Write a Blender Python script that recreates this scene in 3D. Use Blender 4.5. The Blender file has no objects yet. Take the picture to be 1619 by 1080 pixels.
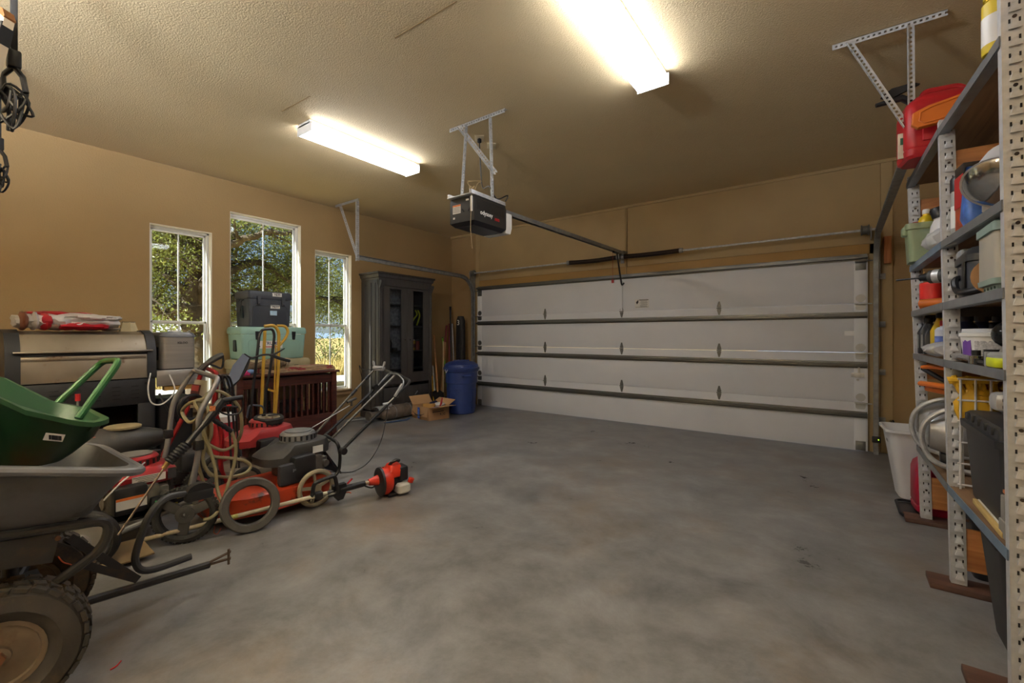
import bpy, bmesh, math, random
from mathutils import Vector, Matrix, Quaternion
R = math.radians
random.seed(7)
scene = bpy.context.scene
COL = scene.collection

# ---------------------------------------------------------------- camera
F_PX, CX, Y0, CAM_H = 701.0, 809.5, 531.0, 1.23
YAW = math.atan2(512.5, 701.0)
FW = Vector((-math.sin(YAW), math.cos(YAW), 0)); RT = Vector((math.cos(YAW), math.sin(YAW), 0))
cam_d = bpy.data.cameras.new('camera'); cam = bpy.data.objects.new('camera', cam_d); COL.objects.link(cam)
cam_d.sensor_width = 36.0; cam_d.lens = 36.0 * F_PX / 1619.0
cam_d.shift_y = (Y0 - 540.0) / 1619.0
cam_d.clip_start = 0.05; cam_d.clip_end = 2000
cam.location = (0, 0, CAM_H); cam.rotation_euler = (R(90), 0, YAW)
scene.camera = cam

# ---------------------------------------------------------------- world, sun, exposure
vs = scene.view_settings
vs.view_transform = 'Standard'; vs.look = 'None'; vs.exposure = 0.62; vs.gamma = 1.0; vs.use_curve_mapping = False
world = bpy.data.worlds.new('sky'); scene.world = world; world.use_nodes = True
wn = world.node_tree; wn.nodes.clear()
wo = wn.nodes.new('ShaderNodeOutputWorld'); wb = wn.nodes.new('ShaderNodeBackground')
sk = wn.nodes.new('ShaderNodeTexSky'); sk.sky_type = 'HOSEK_WILKIE'; sk.turbidity = 5.0; sk.ground_albedo = 0.3
SUN_DIR = Vector((0.17, 0.78, -0.6)).normalized()      # direction the light travels
sk.sun_direction = -SUN_DIR
wn.links.new(sk.outputs[0], wb.inputs[0]); wb.inputs[1].default_value = 2.2
wn.links.new(wb.outputs[0], wo.inputs[0])
sun_d = bpy.data.lights.new('sun', 'SUN'); sun = bpy.data.objects.new('sun', sun_d); COL.objects.link(sun)
sun_d.energy = 11.0; sun_d.angle = R(0.6); sun_d.color = (1, 0.95, 0.86)
sun.rotation_euler = SUN_DIR.to_track_quat('-Z', 'Y').to_euler()
LAMP_STRENGTH = 15.0; FILL_STRENGTH = 600.0

# ---------------------------------------------------------------- pixel -> place (a direction; the plane gives the distance)
def P(u, v, **k):
    d = FW + RT * ((u - CX) / F_PX) + Vector((0, 0, 1)) * ((Y0 - v) / F_PX)
    (a, val), = k.items()
    o = Vector((0, 0, CAM_H))
    if a == 'd': return o + d * val
    i = 'XYZ'.index(a)
    return o + d * ((val - o[i]) / d[i])

# ---------------------------------------------------------------- materials
MATS = {}
def lin(c):
    return tuple(((x / 255) / 12.92 if x / 255 <= 0.04045 else ((x / 255 + 0.055) / 1.055) ** 2.4) for x in c)
def mat(name, col, rough=0.5, metal=0.0, var=0.12, vs_=6.0, bump=0.0, bs=80.0, col2=None, c2lo=0.5, c2hi=0.7, c2s=5.0,
        emit=None, es=0.0, alpha=1.0, trans=0.0, coat=0.0, spec=0.5, stretch=None, sss=0.0):
    if name in MATS: return MATS[name]
    m = bpy.data.materials.new(name); m.use_nodes = True; MATS[name] = m
    nt = m.node_tree; b = nt.nodes['Principled BSDF']
    b.inputs['Roughness'].default_value = rough; b.inputs['Metallic'].default_value = metal
    b.inputs['Specular IOR Level'].default_value = spec
    if coat: b.inputs['Coat Weight'].default_value = coat
    if trans: b.inputs['Transmission Weight'].default_value = trans
    if alpha < 1: b.inputs['Alpha'].default_value = alpha
    c = lin(col) + (1,)
    tc = nt.nodes.new('ShaderNodeTexCoord'); src = tc.outputs['Object']
    if stretch:
        mp = nt.nodes.new('ShaderNodeMapping'); mp.inputs['Scale'].default_value = stretch
        nt.links.new(src, mp.inputs[0]); src = mp.outputs[0]
    n1 = nt.nodes.new('ShaderNodeTexNoise'); n1.inputs['Scale'].default_value = vs_; n1.inputs['Detail'].default_value = 5
    nt.links.new(src, n1.inputs['Vector'])
    rp = nt.nodes.new('ShaderNodeValToRGB')
    rp.color_ramp.elements[0].position = 0.3; rp.color_ramp.elements[1].position = 0.7
    rp.color_ramp.elements[0].color = tuple(x * (1 - var) for x in c[:3]) + (1,)
    rp.color_ramp.elements[1].color = tuple(min(1, x * (1 + var)) for x in c[:3]) + (1,)
    nt.links.new(n1.outputs['Fac'], rp.inputs[0]); out = rp.outputs[0]
    if col2 is not None:
        n2 = nt.nodes.new('ShaderNodeTexNoise'); n2.inputs['Scale'].default_value = c2s; n2.inputs['Detail'].default_value = 8
        n2.inputs['Roughness'].default_value = 0.65
        nt.links.new(src, n2.inputs['Vector'])
        r2 = nt.nodes.new('ShaderNodeMapRange'); r2.inputs[1].default_value = c2lo; r2.inputs[2].default_value = c2hi
        nt.links.new(n2.outputs['Fac'], r2.inputs[0])
        mx = nt.nodes.new('ShaderNodeMix'); mx.data_type = 'RGBA'
        nt.links.new(r2.outputs[0], mx.inputs[0]); nt.links.new(out, mx.inputs[6]); mx.inputs[7].default_value = lin(col2) + (1,)
        out = mx.outputs[2]
    nt.links.new(out, b.inputs['Base Color'])
    if emit is not None:
        b.inputs['Emission Color'].default_value = lin(emit) + (1,); b.inputs['Emission Strength'].default_value = es
    if bump:
        n3 = nt.nodes.new('ShaderNodeTexNoise'); n3.inputs['Scale'].default_value = bs; n3.inputs['Detail'].default_value = 3
        nt.links.new(src, n3.inputs['Vector'])
        bp = nt.nodes.new('ShaderNodeBump'); bp.inputs['Strength'].default_value = bump; bp.inputs['Distance'].default_value = 0.01
        nt.links.new(n3.outputs['Fac'], bp.inputs['Height']); nt.links.new(bp.outputs[0], b.inputs['Normal'])
    return m
def wood(name, c1, c2, scale=6.0, rough=0.5, axis=0, dist=6.0):
    if name in MATS: return MATS[name]
    m = bpy.data.materials.new(name); m.use_nodes = True; MATS[name] = m
    nt = m.node_tree; b = nt.nodes['Principled BSDF']; b.inputs['Roughness'].default_value = rough
    tc = nt.nodes.new('ShaderNodeTexCoord'); mp = nt.nodes.new('ShaderNodeMapping')
    s = [scale * 2.2] * 3; s[axis] = scale * 0.16
    mp.inputs['Scale'].default_value = s
    nt.links.new(tc.outputs['Object'], mp.inputs[0])
    n = nt.nodes.new('ShaderNodeTexNoise'); n.inputs['Scale'].default_value = 2.5; n.inputs['Detail'].default_value = 6; n.inputs['Distortion'].default_value = dist * 0.2
    nt.links.new(mp.outputs[0], n.inputs['Vector'])
    rp = nt.nodes.new('ShaderNodeValToRGB'); rp.color_ramp.elements[0].position = 0.35; rp.color_ramp.elements[1].position = 0.65
    rp.color_ramp.elements[0].color = lin(c1) + (1,); rp.color_ramp.elements[1].color = lin(c2) + (1,)
    nt.links.new(n.outputs['Fac'], rp.inputs[0]); nt.links.new(rp.outputs[0], b.inputs['Base Color'])
    bp = nt.nodes.new('ShaderNodeBump'); bp.inputs['Strength'].default_value = 0.15; bp.inputs['Distance'].default_value = 0.004
    nt.links.new(n.outputs['Fac'], bp.inputs['Height']); nt.links.new(bp.outputs[0], b.inputs['Normal'])
    return m
def glass_mat(name, tint=(245, 250, 250), refl=0.12, haze=0.0):
    if name in MATS: return MATS[name]
    m = bpy.data.materials.new(name); m.use_nodes = True; MATS[name] = m
    nt = m.node_tree; nt.nodes.clear()
    o = nt.nodes.new('ShaderNodeOutputMaterial'); t = nt.nodes.new('ShaderNodeBsdfTransparent'); g = nt.nodes.new('ShaderNodeBsdfGlossy')
    t.inputs[0].default_value = lin(tint) + (1,); g.inputs['Roughness'].default_value = 0.02
    lw = nt.nodes.new('ShaderNodeLayerWeight'); lw.inputs[0].default_value = 0.5
    pw = nt.nodes.new('ShaderNodeMath'); pw.operation = 'POWER'; pw.inputs[1].default_value = 4.0; nt.links.new(lw.outputs['Facing'], pw.inputs[0])
    fr = nt.nodes.new('ShaderNodeMath'); fr.operation = 'MULTIPLY_ADD'; fr.inputs[1].default_value = 0.5; fr.inputs[2].default_value = 0.012; nt.links.new(pw.outputs[0], fr.inputs[0])
    mx = nt.nodes.new('ShaderNodeMixShader')
    nt.links.new(fr.outputs[0], mx.inputs[0]); nt.links.new(t.outputs[0], mx.inputs[1]); nt.links.new(g.outputs[0], mx.inputs[2])
    nt.links.new(mx.outputs[0], o.inputs[0])
    return m

# ---------------------------------------------------------------- mesh builder
def frame(d):
    d = Vector(d).normalized()
    a = Vector((0, 0, 1)) if abs(d.z) < 0.95 else Vector((1, 0, 0))
    x = a.cross(d).normalized(); y = d.cross(x)
    return x, y, d
def catmull(pts, k=6, closed=False):
    pts = [Vector(p) for p in pts]; n = len(pts); out = []
    rng = range(n) if closed else range(n - 1)
    for i in rng:
        if closed: p0, p1, p2, p3 = pts[(i - 1) % n], pts[i], pts[(i + 1) % n], pts[(i + 2) % n]
        else: p0, p1, p2, p3 = pts[max(i - 1, 0)], pts[i], pts[i + 1], pts[min(i + 2, n - 1)]
        for j in range(k):
            t = j / k
            out.append(0.5 * ((2 * p1) + (p2 - p0) * t + (2 * p0 - 5 * p1 + 4 * p2 - p3) * t * t + (3 * p1 - p0 - 3 * p2 + p3) * t ** 3))
    if not closed: out.append(pts[-1])
    return out
def fillet(pts, r, k=5):
    pts = [Vector(p) for p in pts]; out = [pts[0]]
    for i in range(1, len(pts) - 1):
        a, b, c = pts[i - 1], pts[i], pts[i + 1]
        da, dc = (a - b), (c - b); rr = min(r, da.length * 0.48, dc.length * 0.48)
        s, e = b + da.normalized() * rr, b + dc.normalized() * rr
        for j in range(k + 1):
            t = j / k; out.append((1 - t) ** 2 * s + 2 * t * (1 - t) * b + t * t * e)
    out.append(pts[-1]); return out
def rrect(w, h, r, n=4):
    o = []
    for sx, sy, a0 in ((1, 1, 0), (-1, 1, 90), (-1, -1, 180), (1, -1, 270)):
        for j in range(n + 1):
            a = R(a0 + 90 * j / n); o.append((sx * (w / 2 - r) + r * math.cos(a), sy * (h / 2 - r) + r * math.sin(a)))
    return o
def circ(r, n=16, ry=None):
    ry = r if ry is None else ry
    return [(r * math.cos(2 * math.pi * i / n), ry * math.sin(2 * math.pi * i / n)) for i in range(n)]
class MB:
    def __init__(s): s.v = []; s.f = []
    def add(s, vs, fs, M=None):
        o = len(s.v)
        s.v += [tuple(M @ Vector(p)) if M else tuple(p) for p in vs]
        s.f += [tuple(i + o for i in f) for f in fs]; return s
    def box(s, c, d, bev=0.0, M=None, seg=2):
        x, y, z = d[0] / 2, d[1] / 2, d[2] / 2
        if bev <= 0:
            vs = [(c[0] + i * x, c[1] + j * y, c[2] + k * z) for i in (-1, 1) for j in (-1, 1) for k in (-1, 1)]
            return s.add(vs, [(0, 1, 3, 2), (4, 6, 7, 5), (0, 4, 5, 1), (2, 3, 7, 6), (0, 2, 6, 4), (1, 5, 7, 3)], M)
        bm = bmesh.new(); bmesh.ops.create_cube(bm, size=1)
        for v in bm.verts: v.co = Vector((v.co.x * d[0] + c[0], v.co.y * d[1] + c[1], v.co.z * d[2] + c[2]))
        bmesh.ops.bevel(bm, geom=bm.edges[:], offset=min(bev, min(d) * 0.49), segments=seg, affect='EDGES', profile=0.5)
        bm.verts.index_update()
        s.add([v.co.copy() for v in bm.verts], [[v.index for v in f.verts] for f in bm.faces], M); bm.free(); return s
    def bar(s, p0, p1, w, h, up=(0, 0, 1), bev=0):
        p0, p1 = Vector(p0), Vector(p1); d = (p1 - p0); L = d.length; d.normalize()
        u = Vector(up)
        if abs(d.dot(u)) > 0.98: u = Vector((1, 0, 0))
        y = u.cross(d).normalized(); z = d.cross(y)
        M = Matrix.Translation((p0 + p1) / 2) @ Matrix((d, y, z)).transposed().to_4x4()
        return s.box((0, 0, 0), (L, w, h), bev, M)
    def loft(s, rings, cap=True, closed=False, M=None):
        n = len(rings[0]); vs = [p for r in rings for p in r]; fs = []
        m = len(rings)
        for i in range(m if closed else m - 1):
            a, b = i * n, ((i + 1) % m) * n
            for j in range(n): fs.append((a + j, a + (j + 1) % n, b + (j + 1) % n, b + j))
        if cap and not closed:
            fs.append(tuple(range(n - 1, -1, -1))); fs.append(tuple(range((m - 1) * n, m * n)))
        return s.add(vs, fs, M)
    def cyl(s, p0, p1, r0, r1=None, n=16, cap=True):
        r1 = r0 if r1 is None else r1
        p0, p1 = Vector(p0), Vector(p1); x, y, d = frame(p1 - p0)
        rg = [[p + x * (r * math.cos(2 * math.pi * i / n)) + y * (r * math.sin(2 * math.pi * i / n)) for i in range(n)] for p, r in ((p0, r0), (p1, r1))]
        return s.loft(rg, cap)
    def tube(s, pts, r, n=8, closed=False, cap=True, flat=1.0):
        pts = [Vector(p) for p in pts]; m = len(pts); rs = r if isinstance(r, (list, tuple)) else [r] * m
        rings = []; x = None
        for i, p in enumerate(pts):
            a = pts[i - 1] if (i > 0 or closed) else p; b = pts[(i + 1) % m] if (i < m - 1 or closed) else p
            d = (b - a)
            if d.length < 1e-9: d = Vector((0, 0, 1))
            d.normalize()
            if x is None: x = frame(d)[0]
            x = (x - d * x.dot(d))
            if x.length < 1e-6: x = frame(d)[0]
            x.normalize(); y = d.cross(x)
            rings.append([p + x * (rs[i] * math.cos(2 * math.pi * j / n)) + y * (rs[i] * flat * math.sin(2 * math.pi * j / n)) for j in range(n)])
        return s.loft(rings, cap, closed)
    def lathe(s, prof, n=24, M=None, cap=True):
        rg = [[(max(r, 1e-5) * math.cos(2 * math.pi * i / n), max(r, 1e-5) * math.sin(2 * math.pi * i / n), z) for i in range(n)] for r, z in prof]
        return s.loft(rg, cap, M=M)
    def prism(s, out, z0, z1, M=None, bev=0.0):
        rg = []
        if bev:
            cx = sum(p[0] for p in out) / len(out); cy = sum(p[1] for p in out) / len(out)
            def ins(p, b):
                v = Vector((p[0] - cx, p[1] - cy)); L = v.length or 1; return (cx + v.x * (1 - b / L), cy + v.y * (1 - b / L))
            rg = [[ins(p, bev) + (z0,) for p in out], [tuple(p) + (z0 + bev,) for p in out], [tuple(p) + (z1 - bev,) for p in out], [ins(p, bev) + (z1,) for p in out]]
        else: rg = [[tuple(p) + (z,) for p in out] for z in (z0, z1)]
        return s.loft(rg, True, M=M)
    def torus(s, c, R_, r, axis=(0, 0, 1), n=28, k=10, sq=1.0):
        x, y, d = frame(axis); c = Vector(c); rg = []
        for i in range(n):
            a = 2 * math.pi * i / n; e = x * math.cos(a) + y * math.sin(a)
            rg.append([c + e * (R_ + r * math.cos(2 * math.pi * j / k)) + d * (r * sq * math.sin(2 * math.pi * j / k)) for j in range(k)])
        return s.loft(rg, False, True)
    def ball(s, c, r, n=14, k=9, sc=(1, 1, 1)):
        c = Vector(c); rg = []
        for i in range(k + 1):
            t = math.pi * i / k - math.pi / 2; rr = max(math.cos(t), 0.001) * r
            rg.append([c + Vector((rr * math.cos(2 * math.pi * j / n) * sc[0], rr * math.sin(2 * math.pi * j / n) * sc[1], r * math.sin(t) * sc[2])) for j in range(n)])
        return s.loft(rg, True)
    def quad(s, a, b, c, d): return s.add([a, b, c, d], [(0, 1, 2, 3)])
    def xf(s, M, start=0):
        for i in range(start, len(s.v)): s.v[i] = tuple(M @ Vector(s.v[i]))
        return s
    def mesh(s, name, m, smooth=35):
        me = bpy.data.meshes.new(name); me.from_pydata(s.v, [], s.f); me.update()
        bm = bmesh.new(); bm.from_mesh(me); bmesh.ops.recalc_face_normals(bm, faces=bm.faces[:]); bm.to_mesh(me); bm.free()
        if m: me.materials.append(m)
        if smooth:
            me.polygons.foreach_set('use_smooth', [True] * len(me.polygons))
            me.set_sharp_from_angle(angle=R(smooth))
        me.update(); return me
def obj(name, mb, m, parent=None, smooth=35):
    me = mb if isinstance(mb, bpy.types.Mesh) else mb.mesh(name, m, smooth)
    o = bpy.data.objects.new(name, me); COL.objects.link(o)
    if parent is not None: o.parent = parent
    return o
def tag(o, label, cat, group=None):
    o['label'] = label; o['category'] = cat
    if group: o['group'] = group
    return o
def thing(name, label, cat, loc=(0, 0, 0), rz=0.0, group=None, rx=0.0, ry=0.0):
    o = bpy.data.objects.new(name, None); o.empty_display_size = 0.1; COL.objects.link(o)
    o.location = loc; o.rotation_euler = (rx, ry, rz); return tag(o, label, cat, group)
def solo(name, mb, m, label, cat, loc=(0, 0, 0), rz=0.0, group=None, smooth=35, rx=0, ry=0):
    o = obj(name, mb, m, None, smooth); o.location = loc; o.rotation_euler = (rx, ry, rz); return tag(o, label, cat, group)
def struct(name, mb, m, parent=None, smooth=35):
    o = obj(name, mb, m, parent, smooth)
    if parent is None: o['kind'] = 'structure'
    return o
def text(name, body, size, m, parent, loc, rot, ext=0.0006, align='CENTER', bold=0.0, sx=1.0):
    cu = bpy.data.curves.new(name, 'FONT'); cu.body = body; cu.size = size; cu.extrude = ext; cu.align_x = align; cu.align_y = 'CENTER'
    cu.resolution_u = 2; cu.offset = bold
    t = bpy.data.objects.new(name, cu); COL.objects.link(t)
    dg = bpy.context.evaluated_depsgraph_get(); me = bpy.data.meshes.new_from_object(t.evaluated_get(dg))
    bpy.data.objects.remove(t); bpy.data.curves.remove(cu)
    me.materials.clear(); me.materials.append(m); me.name = name
    o = bpy.data.objects.new(name, me); COL.objects.link(o)
    o.parent = parent; o.location = loc; o.rotation_euler = rot; o.scale = (sx, 1, 1); return o
def rotM(ax, deg): return Matrix.Rotation(R(deg), 4, ax)
def T(*a): return Matrix.Translation(Vector(a))
def axM(p, d):    # local +Z along d at p
    x, y, z = frame(d); M = Matrix((x, y, z)).transposed().to_4x4(); M.translation = Vector(p); return M

# ---------------------------------------------------------------- common materials
GALV = mat('galvanised_steel', (196, 198, 200), 0.4, 0.45, 0.18, 30)
GALV_D = mat('dull_galvanised_steel', (150, 152, 151), 0.42, 0.55, 0.2, 20)
STEEL = mat('brushed_stainless', (178, 174, 168), 0.34, 0.65, 0.1, 3, stretch=(1, 1, 18))
BLACK = mat('black_plastic', (26, 26, 28), 0.45, 0, 0.2, 10)
BLACKM = mat('black_painted_metal', (34, 34, 36), 0.4, 0.2, 0.25, 12)
RUBBER = mat('rubber', (36, 34, 32), 0.8, 0, 0.3, 14, 0.3, 60)
WHITE_P = mat('white_plastic', (225, 225, 222), 0.45, 0, 0.05, 8)
RED_P = mat('red_plastic', (176, 28, 34), 0.42, 0, 0.15, 6)
LABEL = mat('white_sticker', (228, 226, 220), 0.6, 0, 0.05, 5)
INK = mat('black_ink', (30, 30, 34), 0.7, 0, 0.05, 5)
PAINT = mat('tan_wall_paint', (164, 136, 92), 0.75, 0, 0.05, 1.5, 0.35, 90)
CEILP = mat('tan_ceiling_paint', (212, 192, 152), 0.8, 0, 0.04, 1.2, 0.55, 110)
HEADP = mat('tan_board_paint', (180, 156, 112), 0.6, 0, 0.06, 2.0, 0.1, 60)
# ================================================================ the room
XL, XR, YB, YN, ZC = -5.85, 1.08, 6.07, -2.6, 3.08
CONC = mat('concrete_floor', (130, 129, 128), 0.42, 0, 0.16, 4.5, 0.05, 40, col2=(124, 108, 90), c2lo=0.5, c2hi=0.74, c2s=0.9, spec=0.5)
nt = CONC.node_tree; b = nt.nodes['Principled BSDF']
tc = [n for n in nt.nodes if n.type == 'TEX_COORD'][0]
n4 = nt.nodes.new('ShaderNodeTexNoise'); n4.inputs['Scale'].default_value = 1.9; n4.inputs['Detail'].default_value = 14; n4.inputs['Roughness'].default_value = 0.74; n4.inputs['Distortion'].default_value = 0.25
nt.links.new(tc.outputs['Object'], n4.inputs['Vector'])
r4 = nt.nodes.new('ShaderNodeMapRange'); r4.inputs[1].default_value = 0.32; r4.inputs[2].default_value = 0.68; r4.inputs[3].default_value = 0.5; r4.inputs[4].default_value = 1.3
nt.links.new(n4.outputs['Fac'], r4.inputs[0])
mx4 = nt.nodes.new('ShaderNodeMix'); mx4.data_type = 'RGBA'; mx4.blend_type = 'MULTIPLY'; mx4.inputs[0].default_value = 1.0
src = b.inputs['Base Color'].links[0].from_socket
nt.links.new(src, mx4.inputs[6]); nt.links.new(r4.outputs[0], mx4.inputs[7]); nt.links.new(mx4.outputs[2], b.inputs['Base Color'])
r5 = nt.nodes.new('ShaderNodeMapRange'); r5.inputs[1].default_value = 0.3; r5.inputs[2].default_value = 0.7; r5.inputs[3].default_value = 0.24; r5.inputs[4].default_value = 0.5
nt.links.new(n4.outputs['Fac'], r5.inputs[0]); nt.links.new(r5.outputs[0], b.inputs['Roughness'])

struct('floor', MB().box(((XL + XR) / 2, (YB + YN) / 2 + 0.1, -0.06), (XR - XL + 0.4, YB - YN + 0.5, 0.12)), CONC)
struct('ceiling', MB().box(((XL + XR) / 2, (YB + YN) / 2, ZC + 0.06), (XR - XL + 0.4, YB - YN + 0.4, 0.12)), CEILP)
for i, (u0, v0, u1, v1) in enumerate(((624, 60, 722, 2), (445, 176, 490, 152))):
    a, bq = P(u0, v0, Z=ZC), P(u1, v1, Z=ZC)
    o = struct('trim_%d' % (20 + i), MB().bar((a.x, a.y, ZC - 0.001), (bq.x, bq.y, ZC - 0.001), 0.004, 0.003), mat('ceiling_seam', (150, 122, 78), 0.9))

# left wall with three window openings: (y0, y1, top)
WIN = [(1.52, 2.10, 2.425), (2.29, 3.16, 2.72), (3.36, 3.935, 2.43)]
SILL = 0.43; WT = 0.16
mb = MB()
ys = [YN - 0.2] + [y for w in WIN for y in w[:2]] + [YB]
for i in range(0, len(ys), 2): mb.box((XL - WT / 2, (ys[i] + ys[i + 1]) / 2, ZC / 2), (WT, ys[i + 1] - ys[i], ZC))
for y0, y1, t in WIN:
    mb.box((XL - WT / 2, (y0 + y1) / 2, SILL / 2), (WT, y1 - y0, SILL)); mb.box((XL - WT / 2, (y0 + y1) / 2, (t + ZC) / 2), (WT, y1 - y0, ZC - t))
struct('wall_left', mb, PAINT)
# door wall: piers and header around the overhead door opening
DX0, DX1, DZ = -5.15, 0.27, 2.09
mb = MB()
mb.box(((XL - 0.16 + DX0 + 0.03) / 2, YB + 0.08, ZC / 2), (DX0 + 0.03 - XL + 0.16, 0.16, ZC))
mb.box(((XR + DX1 - 0.03) / 2 + 0.08, YB + 0.08, ZC / 2), (XR - DX1 + 0.03 + 0.16, 0.16, ZC))
mb.box(((DX0 + DX1) / 2, YB + 0.08, (ZC + DZ - 0.03) / 2), (DX1 - DX0 - 0.06, 0.16, ZC - DZ + 0.03))
struct('wall_back', mb, PAINT)
struct('wall_right', MB().box((XR + 0.08, (YB + YN) / 2, ZC / 2), (0.16, YB - YN + 0.3, ZC)), PAINT)
struct('wall_near', MB().box(((XL + XR) / 2, YN - 0.08, ZC / 2), (XR - XL, 0.16, ZC)), PAINT)
# boards and battens on the header
k = 1
def trim(x0, x1, z0, z1, th=0.012, y=YB, m=HEADP, bev=0.003):
    global k
    struct('trim_%d' % k, MB().box(((x0 + x1) / 2, y - th / 2, (z0 + z1) / 2), (x1 - x0, th, z1 - z0), bev), m); k += 1
trim(-5.145, -2.43, 2.215, 3.055); trim(-2.395, 0.375, 2.215, 3.055); trim(0.38, 0.475, 0.0, 3.055, 0.02)
trim(-5.24, -5.15, 0.0, 3.055, 0.014); trim(-5.15, 0.36, 2.10, 2.21, 0.02, m=mat('tan_door_head_paint', (176, 140, 82), 0.6, 0, 0.06, 2))
trim(0.285, 0.375, 0.0, 2.215, 0.02); trim(XL, XR, 3.045, 3.08, 0.03)
struct('trim_30', MB().box((-2.41, YB - 0.016, 2.55), (0.012, 0.03, 0.99), 0.002), HEADP)

# ---------------------------------------------------------------- windows
VINYL = mat('white_window_vinyl', (226, 226, 222), 0.4, 0, 0.04, 5)
GLASS = glass_mat('window_glass')
SILLM = mat('window_sill_paint', (176, 146, 104), 0.6, 0, 0.05, 4)
REV = mat('window_reveal_white', (232, 226, 212), 0.6, 0, 0.04, 5)
for i, (y0, y1, t) in enumerate(WIN):
    xg = XL - 0.11; fw = 0.028; zr = 1.365
    w = bpy.data.objects.new('window_%d' % (i + 1), None); COL.objects.link(w); w['kind'] = 'structure'; w.location = (0, 0, 0)
    m = MB()
    for yy in (y0 + fw / 2, y1 - fw / 2): m.box((xg, yy, (SILL + t) / 2), (0.07, fw, t - SILL), 0.004)
    for zz in (SILL + fw / 2, t - fw / 2): m.box((xg, (y0 + y1) / 2, zz), (0.07, y1 - y0, fw), 0.004)
    obj('frame', m, VINYL, w)
    for nm, z0, z1, dx in (('upper_sash', zr, t - fw, -0.012), ('lower_sash', SILL + fw, zr + 0.03, 0.012)):
        m = MB(); sw = 0.022
        for yy in (y0 + fw + sw / 2, y1 - fw - sw / 2): m.box((xg + dx, yy, (z0 + z1) / 2), (0.024, sw, z1 - z0), 0.003)
        for zz in (z0 + sw / 2, z1 - sw / 2): m.box((xg + dx, (y0 + y1) / 2, zz), (0.024, y1 - y0 - 2 * fw, sw * 1.3), 0.003)
        sh = obj(nm, m, VINYL, w)
        ym = (y0 + y1) / 2
        obj('muntin', MB().box((xg + dx, ym, (z0 + z1) / 2), (0.012, 0.014, z1 - z0 - 0.02), 0.002), VINYL, sh)
        for q in (0, 1):
            a, c = (y0 + fw + sw, ym - 0.007) if q == 0 else (ym + 0.007, y1 - fw - sw)
            obj('pane', MB().box((xg + dx, (a + c) / 2, (z0 + z1) / 2), (0.004, c - a, z1 - z0 - 2 * sw)), GLASS, sh)
    # white lining of the reveal and the sill board
    m = MB()
    m.box((XL - 0.037, y1 - 0.003, (SILL + t) / 2), (0.074, 0.006, t - SILL)); m.box((XL - 0.037, y0 + 0.003, (SILL + t) / 2), (0.074, 0.006, t - SILL))
    m.box((XL - 0.037, (y0 + y1) / 2, t - 0.003), (0.074, y1 - y0, 0.006))
    obj('reveal_lining', m, REV, w)
    obj('window_sill', MB().box((XL - 0.01, (y0 + y1) / 2, SILL + 0.006), (0.13, y1 - y0 - 0.012, 0.02), 0.004), SILLM, w)
    obj('sill_apron', MB().box((XL + 0.018, (y0 + y1) / 2, SILL - 0.035), (0.035, y1 - y0 + 0.1, 0.05), 0.006), SILLM, w)

# ---------------------------------------------------------------- ceiling lamps (their own light), then added fill lamps out of view
LENS = mat('lamp_lens', (250, 246, 236), 0.4, emit=(246, 248, 255), es=LAMP_STRENGTH)
WMET = mat('white_enamel', (232, 230, 224), 0.4, 0, 0.03, 5)
def lamp(x, y0, y1, label):
    t = thing('ceiling_lamp', label, 'ceiling lamp', (x, (y0 + y1) / 2, ZC), 0, 'fluorescent wraparound lamps on the ceiling')
    L = y1 - y0
    obj('lamp_body', MB().box((0, 0, -0.02), (0.19, L, 0.035), 0.004), WMET, t)
    prof = [(-0.105, -0.04), (-0.11, -0.085), (-0.098, -0.097), (-0.03, -0.1), (0, -0.095), (0.03, -0.1), (0.098, -0.097), (0.11, -0.085), (0.105, -0.04)]
    M = Matrix(((1, 0, 0, 0), (0, 0, 1, 0), (0, 1, 0, 0), (0, 0, 0, 1)))
    obj('lens', MB().loft([[(px, yy, pz) for px, pz in prof] for yy in (-L / 2 + 0.012, L / 2 - 0.012)]), LENS, t, 25)
    for s in (-1, 1): obj('end_cap', MB().box((0, s * (L / 2 - 0.004), -0.062), (0.226, 0.008, 0.084), 0.003), WMET, t)
    return t
lamp(-3.71, 2.03, 3.25, 'white fluorescent ceiling lamp nearer the three windows')
lamp(-1.05, 1.93, 3.13, 'white fluorescent ceiling lamp to the right of the door opener, cut by the top edge')
FILL_GLOW = mat('fill_glow', (250, 250, 246), 0.4, emit=(240, 245, 255), es=FILL_STRENGTH)
def fill_uplight(x, y, z, label):  # added out of view: lifts the ceiling the way a bounced flash would
    t = thing('added_fill_uplight', label, 'ceiling lamp', (x, y, z))
    obj('tray', MB().box((0, 0, -0.04), (0.34, 1.3, 0.012), 0.003).box((-0.17, 0, -0.02), (0.006, 1.3, 0.05)).box((0.17, 0, -0.02), (0.006, 1.3, 0.05)), WMET, t)
    for s in (-1, 1):
        obj('fill_emitter', MB().cyl((s * 0.07, -0.6, 0), (s * 0.07, 0.6, 0), 0.019, n=12), FILL_GLOW, t)
        obj('socket', MB().box((0, s * 0.62, -0.005), (0.2, 0.03, 0.05), 0.004), WMET, t)
        obj('chain', MB().cyl((0, s * 0.5, -0.034), (0, s * 0.5, ZC - z), 0.004, n=6), GALV, t)  # chain of the added fill uplight
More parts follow.
